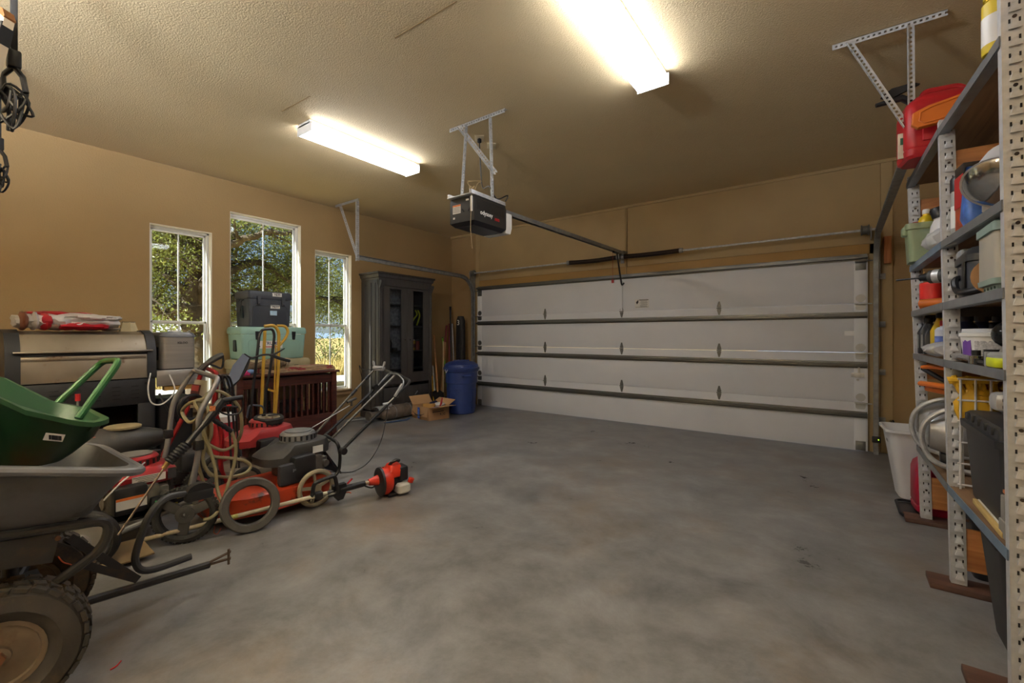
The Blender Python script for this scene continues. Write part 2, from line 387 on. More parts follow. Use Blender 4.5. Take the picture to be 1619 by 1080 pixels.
def fill_tube(x, y, z, label):  # added fill light behind the camera, only to brighten the right-hand shelving
    t = thing('added_fill_tube', label, 'ceiling lamp', (x, y, z))
    obj('lamp_body', MB().box((0, 0, 0), (0.06, 0.64, 0.05), 0.004), WMET, t)  # body of the added fill light
    obj('fill_emitter', MB().cyl((0, -0.3, -0.045), (0, 0.3, -0.045), 0.016, n=12), mat('small_fill_glow', (250, 250, 246), 0.4, emit=(244, 247, 255), es=FILL_STRENGTH * 0.16), t)
    for s in (-1, 1):
        obj('socket', MB().box((0, s * 0.31, -0.03), (0.05, 0.02, 0.06), 0.004), WMET, t); obj('chain', MB().cyl((0, s * 0.25, 0.025), (0, s * 0.25, ZC - z), 0.004, n=6), GALV, t)  # socket and chain of the added fill light
fill_tube(-0.5, -1.0, 2.6, 'added fill light, unseen behind the camera, brightening the shelf side')
fill_uplight(-1.9, -1.2, 2.4, 'added fill uplight, unseen behind the camera, brightening the ceiling')
# ================================================================ overhead door and its hardware
DOORW = mat('white_door_enamel', (228, 230, 234), 0.55, 0, 0.03, 2)
HW = mat('zinc_hardware', (120, 120, 116), 0.42, 0.6, 0.2, 20)
HWD = mat('dark_zinc_strut', (104, 104, 100), 0.4, 0.65, 0.15, 12, stretch=(0.3, 6, 6))
t = thing('overhead_garage_door', 'wide white sectional garage door with four panels and steel struts, closed', 'garage door', (0, 0, 0))
J = [0.005, 0.52, 1.05, 1.574, 2.085]; DY = 6.0
for i in range(4):
    s = obj('door_section', MB().box(((DX0 + DX1) / 2, DY + 0.022, (J[i] + J[i + 1]) / 2), (DX1 - DX0, 0.044, J[i + 1] - J[i] - 0.003), 0.0015), DOORW, t)
    for xe in (DX0 + 0.055, DX1 - 0.065):
        obj('end_stile', MB().box((xe, DY - 0.001, (J[i] + J[i + 1]) / 2), (0.1, 0.003, J[i + 1] - J[i] - 0.012), 0.001), mat('white_stile_enamel', (240, 242, 244), 0.5, 0, 0.03, 3), s)
hat = [(0, -0.034), (-0.004, -0.034), (-0.006, -0.016), (-0.05, -0.014), (-0.05, 0.014), (-0.006, 0.016), (-0.004, 0.034), (0, 0.034)]
for z in (0.39, 0.92, 1.45, 2.065):
    obj('strut', MB().loft([[(x, DY + a, z + bz) for a, bz in hat] for x in (DX0 + 0.01, DX1 - 0.004)]), HWD, t, 20)
def hinge_mesh():
    m = MB()
    m.prism([(-0.011, 0.0), (-0.026, 0.02), (-0.016, 0.055), (-0.008, 0.085), (0.008, 0.085), (0.016, 0.055), (0.026, 0.02), (0.011, 0)], 0, 0.005, rotM('X', 90))
    m.prism([(-0.011, 0.0), (-0.026, -0.02), (-0.016, -0.055), (-0.008, -0.085), (0.008, -0.085), (0.016, -0.055), (0.026, -0.02), (0.011, 0)], 0, 0.005, rotM('X', 90))
    m.cyl((-0.028, -0.01, 0), (0.028, -0.01, 0), 0.008, n=8)
    for z in (-0.06, -0.03, 0.03, 0.06): m.cyl((0, -0.003, z), (0, -0.012, z), 0.006, n=6)
    return m
hm = None
for z in J[1:4]:
    for x in (-3.733, -2.457, -1.18):
        if hm is None: hm = hinge_mesh().mesh('hinge', HW)
        o = obj('hinge', hm, None, t); o.location = (x, DY - 0.001, z)
def roller_mesh():
    m = MB()
    m.prism(circ(0.042, 14), 0, 0.005, T(0, 0, 0.055) @ rotM('X', 90)); m.prism(rrect(0.085, 0.07, 0.02, 3), 0, 0.005, T(0, 0, -0.035) @ rotM('X', 90))
    m.box((0, -0.02, -0.005), (0.1, 0.035, 0.012), 0.002); m.cyl((-0.05, -0.03, -0.005), (0.095, -0.03, -0.005), 0.006, n=8)
    for q in (-0.012, 0.012): m.cyl((0.0, 0, 0.055 + q * 1.6), (0, -0.009, 0.055 + q * 1.6), 0.006, n=6)
    return m
rm = roller_mesh().mesh('roller_bracket', mat('white_bracket_enamel', (200, 200, 194), 0.45, 0.2, 0.08, 8)); rmd = roller_mesh().mesh('roller_bracket', HW)
for z in J[1:4]:
    o = obj('roller_bracket', rm, None, t); o.location = (DX1 - 0.06, DY - 0.002, z)
    o = obj('roller_bracket', rmd, None, t); o.location = (DX0 + 0.06, DY - 0.002, z); o.scale = (-1, 1, 1)
for s, x in ((1, DX1 - 0.06), (-1, DX0 + 0.06)):
    m = MB().box((x, DY - 0.004, 1.98), (0.09, 0.006, 0.1), 0.002).box((x, DY - 0.02, 2.02), (0.1, 0.03, 0.014), 0.002).cyl((x - s * 0.05, DY - 0.03, 2.02), (x + s * 0.1, DY - 0.03, 2.02), 0.006, n=8)
    obj('top_bracket', m, HW, t)
    m = MB().box((x, DY - 0.004, 0.06), (0.085, 0.006, 0.1), 0.003).box((x, DY - 0.012, 0.06), (0.06, 0.012, 0.07), 0.002)
    obj('bottom_bracket', m, HW, t)
a = P(1356, 593, Y=DY)
m = MB().box((a.x, DY - 0.006, a.z), (0.11, 0.01, 0.045), 0.003).box((a.x, DY - 0.016, a.z), (0.06, 0.014, 0.05), 0.003).box((a.x + 0.01, DY - 0.012, a.z + 0.05), (0.02, 0.014, 0.07), 0.002).cyl((a.x, DY - 0.012, a.z - 0.05), (a.x, DY - 0.02, a.z - 0.05), 0.012, n=10)
obj('slide_lock', m, mat('lock_zinc', (205, 204, 198), 0.4, 0.3, 0.1, 10), t)
a = P(1347, 527, Y=DY); obj('sticker', MB().box((a.x, DY - 0.001, a.z), (0.13, 0.002, 0.05)), mat('bright_white_sticker', (250, 250, 248), 0.5), t)
# label sheet with print
a = P(1015, 480, Y=DY); lb = obj('printed_label', MB().box((a.x, DY - 0.001, a.z), (0.2, 0.002, 0.12)), LABEL, t)
m = MB(); rr = random.Random(3)
for i in range(7):
    z = a.z + 0.035 - i * 0.013
    m.box((a.x + 0.03 - rr.random() * 0.01, DY - 0.0025, z), (0.11 - rr.random() * 0.03, 0.001, 0.003))
m.box((a.x + 0.025, DY - 0.0025, a.z + 0.05), (0.13, 0.001, 0.009)); m.box((a.x, DY - 0.0025, a.z - 0.048), (0.18, 0.001, 0.003))
m.prism([(a.x - 0.085, a.z + 0.02), (a.x - 0.05, a.z + 0.055), (a.x - 0.05, a.z + 0.015), (a.x - 0.07, a.z - 0.01)], 0, 0.001, T(0, DY - 0.002, 0) @ rotM('X', 90))
obj('print', m, INK, lb)
# centre bracket strip for the opener arm
obj('arm_strip', MB().box((-2.457, DY - 0.008, 1.79), (0.03, 0.016, 0.45), 0.003), DOORW, t)

# ---- tracks
def track(side, label):
    s = 1 if side == 'r' else -1
    x = 0.335 if side == 'r' else -5.215
    t = thing('door_track', label, 'door track', (x, 5.955, 0), 0, 'steel tracks of the garage door')
    zt = 2.26; rad = 0.33
    path = [(0, 0, 0.0), (0, 0, zt - rad)] + [(0, -rad + rad * math.cos(R(a)), zt - rad + rad * math.sin(R(a))) for a in range(10, 91, 10)] + [(0, -2.37, zt + 0.03)]
    prof = [(-0.018 * s, -0.026), (-0.022 * s, -0.03), (0.018 * s, -0.03), (0.02 * s, -0.022), (0.02 * s, 0.022), (0.018 * s, 0.03), (-0.022 * s, 0.03), (-0.018 * s, 0.026), (0.012 * s, 0.024), (0.012 * s, -0.024)]
    rings = []
    for i, p in enumerate(path):
        p = Vector(p); a = Vector(path[max(i - 1, 0)]); bq = Vector(path[min(i + 1, len(path) - 1)]); d = (bq - a).normalized()
        nrm = Vector((0, d.z, -d.y)) if True else None
        rings.append([p + Vector((px, 0, 0)) + nrm * py for px, py in prof])
    obj('rail', MB().loft(rings), GALV_D, t, 30)
    for z in (0.35, 0.85, 1.35, 1.85):
        obj('jamb_bracket', MB().box((0.045 * s, 0.06, z), (0.07, 0.004, 0.06), 0.001).box((0.022 * s, 0.032, z), (0.004, 0.056, 0.05), 0.001).cyl((0.05 * s, 0.06, z), (0.05 * s, 0.05, z), 0.007, n=6), GALV_D, t)
    # flag bracket
    obj('flag_bracket', MB().prism([(-0.02, 1.85), (0.075, 1.85), (0.075, 2.36), (0.0, 2.36), (-0.12, 2.2), (-0.02, 2.1)], 0, 0.004, T(0.03 * s, 0.02, 0) @ Matrix(((0, 0, 1, 0), (1, 0, 0, 0), (0, 1, 0, 0), (0, 0, 0, 1)))), GALV_D, t)
    if side == 'r':
        obj('sensor', MB().box((0.0, -0.05, 0.16), (0.07, 0.06, 0.06), 0.006), BLACK, t)
        obj('sensor_lamp', MB().cyl((0.015, -0.08, 0.165), (0.015, -0.085, 0.165), 0.006, n=10), mat('green_sensor_glow', (190, 230, 60), 0.4, emit=(190, 240, 60), es=0.8), t)
    return t
track('l', 'curved steel door track beside the blue trash can and grey cabinet')
track('r', 'curved steel door track beside the white bucket')
# ---- perforated angle
def perf(m, p0, p1, up, w=0.034, holes=True, step=0.026):
    """L angle from p0 to p1 whose two legs lie along up and (dir x up); holes are recessed dark slots built as rims"""
    p0, p1 = Vector(p0), Vector(p1); d = (p1 - p0).normalized(); u = Vector(up); u = (u - d * u.dot(d)).normalized(); s = d.cross(u)
    th = 0.0025
    for a, bq in ((u, s), (s, u)):
        L = (p1 - p0).length; n = max(2, int(L / step)); stp = L / n; hw = 0.006
        if not holes:
            m.bar(p0 + a * w / 2, p1 + a * w / 2, th, w, up=a); continue
        # ladder of strips leaving real square holes
        m.add(*ladder(p0, d, a, bq, L, n, w, hw, th))
    return m
def ladder(p0, d, a, bq, L, n, w, hw, th):
    vs, fs = [], []
    def bx(c0, c1, e0, e1):
        o = len(vs)
        for x in (c0, c1):
            for y in (e0, e1):
                for z in (0, th): vs.append(p0 + d * x + a * y + bq * z)
        for f in ((0, 1, 3, 2), (4, 6, 7, 5), (0, 4, 5, 1), (2, 3, 7, 6), (0, 2, 6, 4), (1, 5, 7, 3)): fs.append(tuple(i + o for i in f))
    bx(0, L, 0, w / 2 - hw); bx(0, L, w / 2 + hw, w)
    for i in range(n):
        x0 = L * i / n; bx(x0, x0 + L / n - 2 * hw, w / 2 - hw, w / 2 + hw)
    return vs, fs
def hanger(label, x0, x1, y, legs):
    t = thing('track_hanger', label, 'bracket', (x0, y, ZC), 0, 'perforated angle hangers on the ceiling')
    o = Vector((x0, y, ZC))
    obj('ceiling_angle', perf(MB(), Vector((0, 0, -0.001)), Vector((x1 - x0, 0, -0.001)), (0, 0, -1)), GALV, t, 0)
    for nm, a, bq, up in legs: obj(nm, perf(MB(), Vector(a) - o, Vector(bq) - o, up), GALV, t, 0)
    return t
a = P(1437, 35, Z=3.05)
hanger('perforated steel hanger on the ceiling above the red gas can', -0.02, 0.51, 3.48,
       [('upright', (0.335, 3.475, 3.05), (0.34, 3.475, 2.31), (1, 0, 0)), ('brace', (0.05, 3.47, 3.05), (0.32, 3.47, 2.45), (1, 0, 0.3))])
hanger('perforated steel hanger on the ceiling above the grey cabinet', -5.72, -5.19, 3.59,
       [('upright', (-5.205, 3.585, 3.06), (-5.205, 3.585, 2.24), (-1, 0, 0)), ('brace', (-5.62, 3.58, 3.06), (-5.225, 3.58, 2.3), (0.5, 0.5, 0))])
# ---- torsion bar
t = thing('torsion_shaft', 'steel torsion shaft with dark springs above the garage door', 'shaft', (0, 5.925, 2.335))
obj('shaft', MB().cyl((-5.27, 0, 0), (0.33, 0, 0), 0.0127, n=12), GALV, t)
SPR = mat('oiled_spring_steel', (52, 42, 36), 0.5, 0.6, 0.25, 40)
def coil(x0, x1, sag):
    n = int((x1 - x0) / 0.013); pts = []; K = 8
    m = MB(); rg = []
    nn = int((x1 - x0) / 0.0065)
    for i in range(nn + 1):
        x = x0 + (x1 - x0) * i / nn; r = 0.033 if i % 2 == 0 else 0.028; s = -sag * math.sin(math.pi * i / nn)
        rg.append([(x, r * math.cos(2 * math.pi * j / 12), s + r * math.sin(2 * math.pi * j / 12)) for j in range(12)])
    return m.loft(rg)
obj('spring', coil(-3.25, -2.5, 0.012), SPR, t, 80); obj('spring', coil(-2.39, -1.64, 0.006), SPR, t, 80)
for x in (-3.27, -2.48, -2.41, -1.62): obj('spring_cone', MB().cyl((x - 0.02, 0, 0), (x + 0.02, 0, 0), 0.036, 0.03, n=12), GALV_D, t)
obj('centre_bracket', MB().box((-2.445, 0.07, 0), (0.05, 0.02, 0.16), 0.003).box((-2.445, 0.0, 0), (0.012, 0.14, 0.07), 0.003), GALV_D, t)
for x in (-5.19, 0.245):
    obj('cable_drum', MB().lathe([(0.02, -0.04), (0.055, -0.035), (0.055, -0.028), (0.045, -0.02), (0.045, 0.02), (0.056, 0.026), (0.056, 0.034), (0.02, 0.04)], 20, T(x, 0, 0) @ rotM('Y', 90)), HW, t)
    obj('end_bracket', MB().box((x + (-0.05 if x < -1 else 0.05), 0.05, -0.03), (0.006, 0.17, 0.12), 0.002), GALV_D, t)
# ---- opener
t = thing('garage_door_opener', 'black garage door opener motor hung from perforated angle in mid ceiling', 'door opener', (-2.43, 2.85, 2.115))
CH = mat('opener_black', (40, 39, 37), 0.4, 0, 0.1, 10); CHB = mat('opener_lens_smoke', (30, 31, 38), 0.3, 0, 0.1, 6)
W2, L2, H2 = 0.13, 0.21, 0.23
obj('housing', MB().loft([[(sx * (W2 - c), sy * (L2 - c), z) for sx, sy in ((-1, -1), (1, -1), (1, 1), (-1, 1))] for z, c in ((0.03, 0.0), (0.06, 0), (H2 - 0.03, 0.0), (H2, 0.006))]), CH, t, 20)
obj('light_lens', MB().loft([[(sx * (W2 - c), sy * (L2 - c), z) for sx, sy in ((-1, -1), (1, -1), (1, 1), (-1, 1))] for z, c in ((0.0, 0.03), (0.029, 0.0))]), CHB, t, 20)
obj('end_lens', MB().prism([(-0.12, 0.0), (-0.135, 0.05), (-0.135, 0.17), (0.135, 0.17), (0.135, 0.05), (0.12, 0.0)], 0, 0.075, T(0, L2 + 0.076, 0.005) @ rotM('X', 90)), mat('opener_white_lens', (214, 212, 206), 0.35, 0, 0.03, 4), t, 20)
for i in range(8): obj('vent_rib', MB().box((W2 + 0.001, -0.0, 0.13 + i * 0.0115), (0.003, 0.36, 0.005)), CH, t)
obj('top_plate', MB().box((0, -0.02, H2 + 0.006), (0.27, 0.44, 0.01), 0.002).box((-0.12, -0.02, H2 + 0.02), (0.02, 0.44, 0.03), 0.002).box((0.12, -0.02, H2 + 0.02), (0.02, 0.44, 0.03), 0.002), GALV, t)
lb = obj('warning_label', MB().box((-0.055, -L2 - 0.001, 0.14), (0.085, 0.002, 0.07)), LABEL, t)
obj('label_band', MB().box((-0.055, -L2 - 0.0025, 0.168), (0.085, 0.001, 0.012)), mat('orange_ink', (224, 120, 50), 0.6), lb)
m = MB()
for i in range(4): m.box((-0.055, -L2 - 0.0025, 0.153 - i * 0.012), (0.075, 0.001, 0.004))
obj('print', m, mat('grey_ink', (120, 120, 120), 0.7), lb)
obj('sticker', MB().box((0.06, -L2 - 0.001, 0.2), (0.03, 0.002, 0.014)).box((-0.085, -L2 - 0.001, 0.07), (0.02, 0.002, 0.015)), LABEL, t)
m = MB()
for s, a0 in ((-1, 200), (1, 300)):
    m.tube([(0.045 + 0.045 * math.cos(R(a0 + 10 * i)), -L2 - 0.001, 0.15 + 0.045 * math.sin(R(a0 + 10 * i))) for i in range(5)], 0.004, 6)
obj('arc_slot', m, INK, t)
obj('terminal_strip', MB().box((0.108, -L2 - 0.006, 0.16), (0.016, 0.012, 0.12), 0.002), WHITE_P, t)
text('brand_lettering', 'odyssey', 0.05, LABEL, t, (W2 + 0.004, -0.06, 0.105), (R(90), 0, R(90)), bold=0.0005)
text('model_lettering', '1000', 0.034, mat('red_ink', (200, 40, 40), 0.6), t, (W2 + 0.004, 0.075, 0.085), (R(90), 0, R(90)))
# its mounting angles, wire, cord
t2 = thing('opener_mounting_frame', 'perforated steel angle frame carrying the door opener', 'bracket', (-2.47, 2.87, ZC))
def pf(nm, a, bq, up): obj(nm, perf(MB(), a, bq, up), GALV, t2, 0)
pf('ceiling_angle', (-0.32, 0, -0.001), (0.3, 0, -0.001), (0, 0, -1))
pf('upright', (-0.11, 0.01, -0.03), (-0.1, -0.06, -0.69), (0, -1, 0)); pf('upright', (0.15, 0.02, -0.03), (0.14, 0.06, -0.69), (0, -1, 0))
pf('brace', (-0.2, -0.005, -0.03), (0.16, 0.05, -0.5), (1, 0, 0.5))
t = thing('opener_rail', 'long steel rail from the door opener to the header above the door', 'rail', (-2.42, 3.07, 2.36))
obj('rail', MB().bar((0, 0, 0), (0.005, 2.86, 0.045), 0.04, 0.008).bar((-0.022, 0, -0.018), (-0.017, 2.86, 0.027), 0.004, 0.04).bar((0.022, 0, -0.018), (0.027, 2.86, 0.027), 0.004, 0.04), GALV_D, t)
obj('chain', MB().bar((0, 0.05, -0.012), (0.005, 2.8, 0.03), 0.02, 0.01), BLACKM, t)
obj('header_bracket', MB().bar((0.005, 2.82, 0.04), (0.005, 2.98, 0.05), 0.05, 0.03), HW, t)
obj('trolley', MB().box((0.003, 2.62, 0.01), (0.05, 0.12, 0.035), 0.004), BLACKM, t)
obj('door_arm', MB().tube(fillet([(0.005, 2.66, 0), (0.005, 2.74, -0.22), (0.005, 2.83, -0.43), (0.005, 2.9, -0.39)], 0.06), 0.012, 8), BLACKM, t)
rc = obj('release_cord', MB().cyl((-0.03, 2.6, 0), (-0.03, 2.6, -0.37), 0.0025, n=5), mat('red_cord', (150, 60, 50), 0.8), t)
obj('release_handle', MB().box((-0.03, 2.6, -0.39), (0.035, 0.012, 0.045), 0.004), RED_P, rc)
PLATE = mat('cream_outlet_plate', (226, 214, 182), 0.5)
for (u, v), nm, lb in (((758, 218), 'ceiling_outlet', 'cream outlet plate on the ceiling with a black plug'), ((777, 230), 'blank_cover_plate', 'blank cream cover plate on the ceiling beside the outlet')):
    a = P(u, v, Z=ZC)
    solo(nm, MB().box((0, 0, -0.004), (0.085, 0.125, 0.008), 0.003), PLATE, lb, 'outlet', (a.x, a.y, ZC), R(40))
a = P(758, 218, Z=ZC)
t = thing('opener_power_cord', 'black power cord from the ceiling outlet to the door opener', 'cord', (a.x, a.y, ZC - 0.008))
obj('plug', MB().box((0, 0, -0.02), (0.03, 0.03, 0.04), 0.006), BLACK, t)
e = Vector((-2.36, 2.98, 2.38)) - t.location
obj('cable', MB().tube(catmull([(0, 0, -0.03), (0.01, 0.0, -0.2), (0.02, 0.02, -0.45), (e.x - 0.02, e.y - 0.05, e.z + 0.12), (e.x + 0.02, e.y, e.z + 0.02), (e.x + 0.09, e.y + 0.06, e.z + 0.05), (e.x + 0.1, e.y + 0.02, e.z - 0.01)], 6), 0.005, 6), BLACK, t)
m = MB(); rr = random.Random(5)
base = Vector((-2.33, 2.68, 2.375))
pts = [Vector((0, 0, 0.0))] + [Vector((rr.uniform(-0.08, 0.05), rr.uniform(-0.05, 0.06), rr.uniform(-0.02, 0.1))) for _ in range(9)] + [Vector((0.02, -0.06, -0.1)), Vector((0.02, -0.07, -0.3)), Vector((0.03, -0.06, -0.46))]
solo('bell_wire', m.tube(catmull(pts, 5), 0.0016, 5), mat('bell_wire_cream', (196, 172, 128), 0.6), 'thin loose cream wire dangling from the door opener', 'wire', base)
# ================================================================ far left corner: cabinet, bin, box, tools
CABM = mat('dark_grey_wood_paint', (66, 63, 62), 0.42, 0, 0.15, 4, 0.05, 30, stretch=(6, 6, 0.8))
CABI = mat('cabinet_inside_grey', (84, 80, 78), 0.6, 0, 0.2, 9)
CABW = mat('damask_lining', (160, 160, 164), 0.6, 0, 0.45, 24)
GLS = glass_mat('cabinet_glass', (215, 218, 220))
t = thing('wooden_cabinet', 'tall dark grey wooden cabinet with two glazed doors by the third window', 'cabinet', (-5.84, 4.1, 0))
cw, cd, ch = 1.05, 0.42, 2.1
obj('body', MB().box((cd / 2, 0.012, ch / 2), (cd - 0.02, 0.024, ch)).box((cd / 2, cw - 0.012, ch / 2), (cd - 0.02, 0.024, ch)).box((0.008, cw / 2, ch / 2), (0.016, cw, ch))
    .box((cd / 2, cw / 2, 0.06), (cd - 0.02, cw, 0.12)).box((cd / 2, cw / 2, ch - 0.02), (cd, cw, 0.04)).box((cd - 0.015, cw / 2, 2.03), (0.03, cw, 0.1)), CABM, t)
obj('lining', MB().box((0.02, cw / 2, 1.2), (0.004, cw - 0.06, 1.6)), CABI, t)
obj('damask_panel', MB().box((cd - 0.12, 0.3, 1.2), (0.006, 0.46, 1.5)), CABW, t)
for z in (0.42, 0.72, 1.0, 1.39, 1.72): obj('shelf', MB().box((cd / 2 - 0.01, cw / 2, z - 0.01), (cd - 0.06, cw - 0.05, 0.02), 0.002), CABI, t)
obj('cornice', MB().loft([[(x0, y0, z), (x1, y0, z), (x1, y1, z), (x0, y1, z)] for z, e in ((2.06, 0.0), (2.09, 0.005), (2.1, 0.02), (2.14, 0.03), (2.15, 0.045), (2.175, 0.045)) for x0, x1, y0, y1 in ((0, cd + e, -e, cw + e),)]), CABM, t, 20)
obj('plinth', MB().box((cd / 2 + 0.005, cw / 2, 0.05), (cd + 0.03, cw + 0.03, 0.1), 0.008), CABM, t)
for y in (0.035, cw - 0.035):
    p = obj('pilaster', MB().box((cd + 0.002, y, 1.07), (0.03, 0.06, 1.9), 0.006), CABM, t)
    obj('corbel', MB().prism([(0, 0), (0.05, 0.1), (0.05, 0.13), (0, 0.13)], -0.035, 0.035, T(cd + 0.01, y, 1.92) @ rotM('X', 90)), CABM, p)
    obj('flute', MB().tube([(cd + 0.02, y, 0.5), (cd + 0.02, y, 1.88)], 0.008, 6), CABM, p)
for y in (0.09, 0.24, 0.34):
    obj('side_board', MB().box((y, -0.004, 1.07), (0.008, 0.012, 1.9), 0.003), CABM, t)
for i, y0 in enumerate((0.075, 0.527)):
    w = 0.448; gy, gw, z0, z1, g0, g1 = y0 + w / 2, 0.22, 0.5, 1.97, 0.66, 1.94
    if i == 0: gy += 0.0
    m = MB()
    for yy, ww in (((y0 + gy - gw / 2) / 2, gy - gw / 2 - y0), ((y0 + w + gy + gw / 2) / 2, y0 + w - gy - gw / 2)): m.box((cd + 0.002, yy, (z0 + z1) / 2), (0.022, ww, z1 - z0))
    m.box((cd + 0.002, gy, (z0 + g0) / 2), (0.022, gw, g0 - z0)).box((cd + 0.002, gy, (g1 + z1) / 2), (0.022, gw, z1 - g1))
    d = obj('door', m, CABM, t)
    obj('pane', MB().box((cd - 0.003, gy, (g0 + g1) / 2), (0.004, gw, g1 - g0)), GLS, d)
    m = MB()
    for yy in (gy - gw / 2 - 0.006, gy + gw / 2 + 0.006): m.box((cd + 0.014, yy, (g0 + g1) / 2), (0.012, 0.014, g1 - g0 + 0.024), 0.003)
    for zz in (g0 - 0.006, g1 + 0.006): m.box((cd + 0.014, gy, zz), (0.012, gw, 0.014), 0.003)
    obj('glazing_bead', m, CABM, d)
    ky = y0 + w - 0.05 if i == 0 else y0 + 0.05
    obj('knob', MB().lathe([(0.006, 0), (0.006, 0.015), (0.016, 0.02), (0.016, 0.028), (0.008, 0.034)], 12, T(cd + 0.013, ky, 1.17) @ rotM('Y', 90)), mat('pewter', (84, 82, 80), 0.35, 0.7), d)
dr = obj('drawer', MB().box((cd + 0.003, cw / 2, 0.3), (0.024, cw - 0.16, 0.3), 0.006), CABM, t)
for y in (0.33, 0.72):
    obj('diamond_boss', MB().prism([(-0.06, 0), (0, -0.06), (0.06, 0), (0, 0.06)], 0, 0.025, T(cd + 0.014, y, 0.3) @ rotM('Y', 90), 0.012), CABM, dr, 20)
# things standing on the cabinet shelves
cb = Vector((-5.84, 4.1, 0))
YEL = mat('safety_yellow', (206, 210, 40), 0.6, 0, 0.12, 10); YELC = mat('can_yellow', (222, 172, 40), 0.45, 0, 0.05, 8)
g = thing('gear_bag', 'black and yellow gear bag on a shelf behind the right cabinet door', 'bag', cb + Vector((0.3, 0.76, 1.39)))
obj('pouch', MB().loft([[(x * 0.7, y, z) for x, y in rrect(w, d, 0.03, 3)] for z, w, d in ((0, 0.1, 0.16), (0.1, 0.16, 0.2), (0.2, 0.14, 0.17), (0.26, 0.06, 0.09))]), mat('black_fabric', (30, 30, 30), 0.85), g)
for k_, (a0, a1) in enumerate(((-0.08, 0.02), (0.03, 0.075))):
    obj('yellow_stripe', MB().tube(catmull([(0.05, a0, 0.01), (0.075, a0 + 0.02, 0.1), (0.07, a1, 0.18), (0.03, a1 + 0.0, 0.255)], 5), 0.012, 6), YEL, g)
c = thing('yellow_canister', 'yellow canister with a lid on the shelf below the gear bag', 'canister', cb + Vector((0.32, 0.72, 1.0)))
obj('can', MB().lathe([(0.05, 0), (0.053, 0.005), (0.053, 0.15), (0.05, 0.155)], 20), YELC, c); obj('can_label', MB().lathe([(0.0535, 0.04), (0.0535, 0.1)], 20, cap=False), mat('brown_label', (120, 70, 40), 0.6), c); obj('lid', MB().lathe([(0.052, 0.155), (0.052, 0.165), (0.045, 0.17)], 20), LABEL, c)
c = thing('red_spray_can', 'slim red spray can beside the yellow canister', 'spray can', cb + Vector((0.33, 0.83, 1.0)))
obj('can', MB().lathe([(0.03, 0), (0.03, 0.13), (0.018, 0.145)], 16), mat('dull_red_can', (140, 44, 36), 0.5), c); obj('cap', MB().lathe([(0.02, 0.145), (0.02, 0.17), (0.015, 0.175)], 14), BLACK, c)
c = thing('black_spray_bottle', 'black spray bottle behind the left cabinet door', 'bottle', cb + Vector((0.36, 0.24, 1.0)))
obj('bottle_body', MB().lathe([(0.035, 0), (0.036, 0.01), (0.036, 0.13), (0.014, 0.18), (0.014, 0.2)], 16), BLACK, c); obj('nozzle', MB().box((0, 0.01, 0.22), (0.03, 0.07, 0.04), 0.008), mat('grey_plastic', (150, 152, 155), 0.5), c)
c = thing('black_gadget', 'small black gadget beside the spray bottle in the cabinet', 'gadget', cb + Vector((0.35, 0.335, 1.0)))
obj('case', MB().box((0, 0, 0.025), (0.08, 0.08, 0.05), 0.012), BLACK, c); obj('button', MB().cyl((0.03, 0, 0.05), (0.03, 0, 0.056), 0.01, n=10), GALV, c)

# trash can
BLUE = mat('blue_plastic', (38, 58, 118), 0.42, 0, 0.12, 5)
t = thing('trash_can', 'blue plastic trash can with a domed lid beside the garage door', 'trash can', (-4.86, 5.27, 0), R(-30))
obj('bin_body', MB().lathe([(0.2, 0), (0.215, 0.012), (0.24, 0.48), (0.252, 0.485), (0.255, 0.66), (0.272, 0.665), (0.275, 0.7), (0.255, 0.7), (0.24, 0.48), (0.2, 0.02), (0.01, 0.02)], 36), BLUE, t)
for a0 in (0, 90, 180, 270):
    m = MB()
    for dz0, dz1, da0, da1 in ((0.06, 0.40, -20, -18), (0.06, 0.40, 18, 20), (0.385, 0.40, -20, 20)):
        rg = []
        for a in range(int(da0), int(da1) + 1, 2):
            e = [(math.cos(R(a0 + 45 + a)), math.sin(R(a0 + 45 + a)))]
            rr0 = 0.215 + 0.025 * dz0 / 0.48; rr1 = 0.215 + 0.025 * dz1 / 0.48
            rg.append([(e[0][0] * (rr0 - 0.003), e[0][1] * (rr0 - 0.003), dz0), (e[0][0] * (rr0 + 0.006), e[0][1] * (rr0 + 0.006), dz0), (e[0][0] * (rr1 + 0.006), e[0][1] * (rr1 + 0.006), dz1), (e[0][0] * (rr1 - 0.003), e[0][1] * (rr1 - 0.003), dz1)])
        m.loft(rg)
    obj('panel_ridge', m, BLUE, t)
for s in (-1, 1):
    obj('handle', MB().tube(fillet([(s * 0.26, -0.06, 0.6), (s * 0.31, -0.06, 0.61), (s * 0.31, 0.06, 0.61), (s * 0.26, 0.06, 0.6)], 0.02), 0.012, 8), BLUE, t)
ld = obj('lid', MB().lathe([(0.285, 0.69), (0.29, 0.7), (0.29, 0.725), (0.27, 0.735), (0.262, 0.775), (0.2, 0.815), (0.1, 0.83), (0.01, 0.832)], 36), BLUE, t)
obj('lid_handle', MB().box((0, 0, 0.832), (0.05, 0.26, 0.026), 0.012), BLUE, ld)
for a in (0, 120, 240): obj('lid_rib', MB().bar((0.12 * math.cos(R(a)), 0.12 * math.sin(R(a)), 0.826), (0.235 * math.cos(R(a)), 0.235 * math.sin(R(a)), 0.79), 0.02, 0.012), BLUE, ld)
obj('bag_tie', MB().tube([(0.06, -0.285, 0.7), (0.085, -0.275, 0.655), (0.1, -0.28, 0.65), (0.13, -0.262, 0.7)], 0.004, 5), WHITE_P, t)

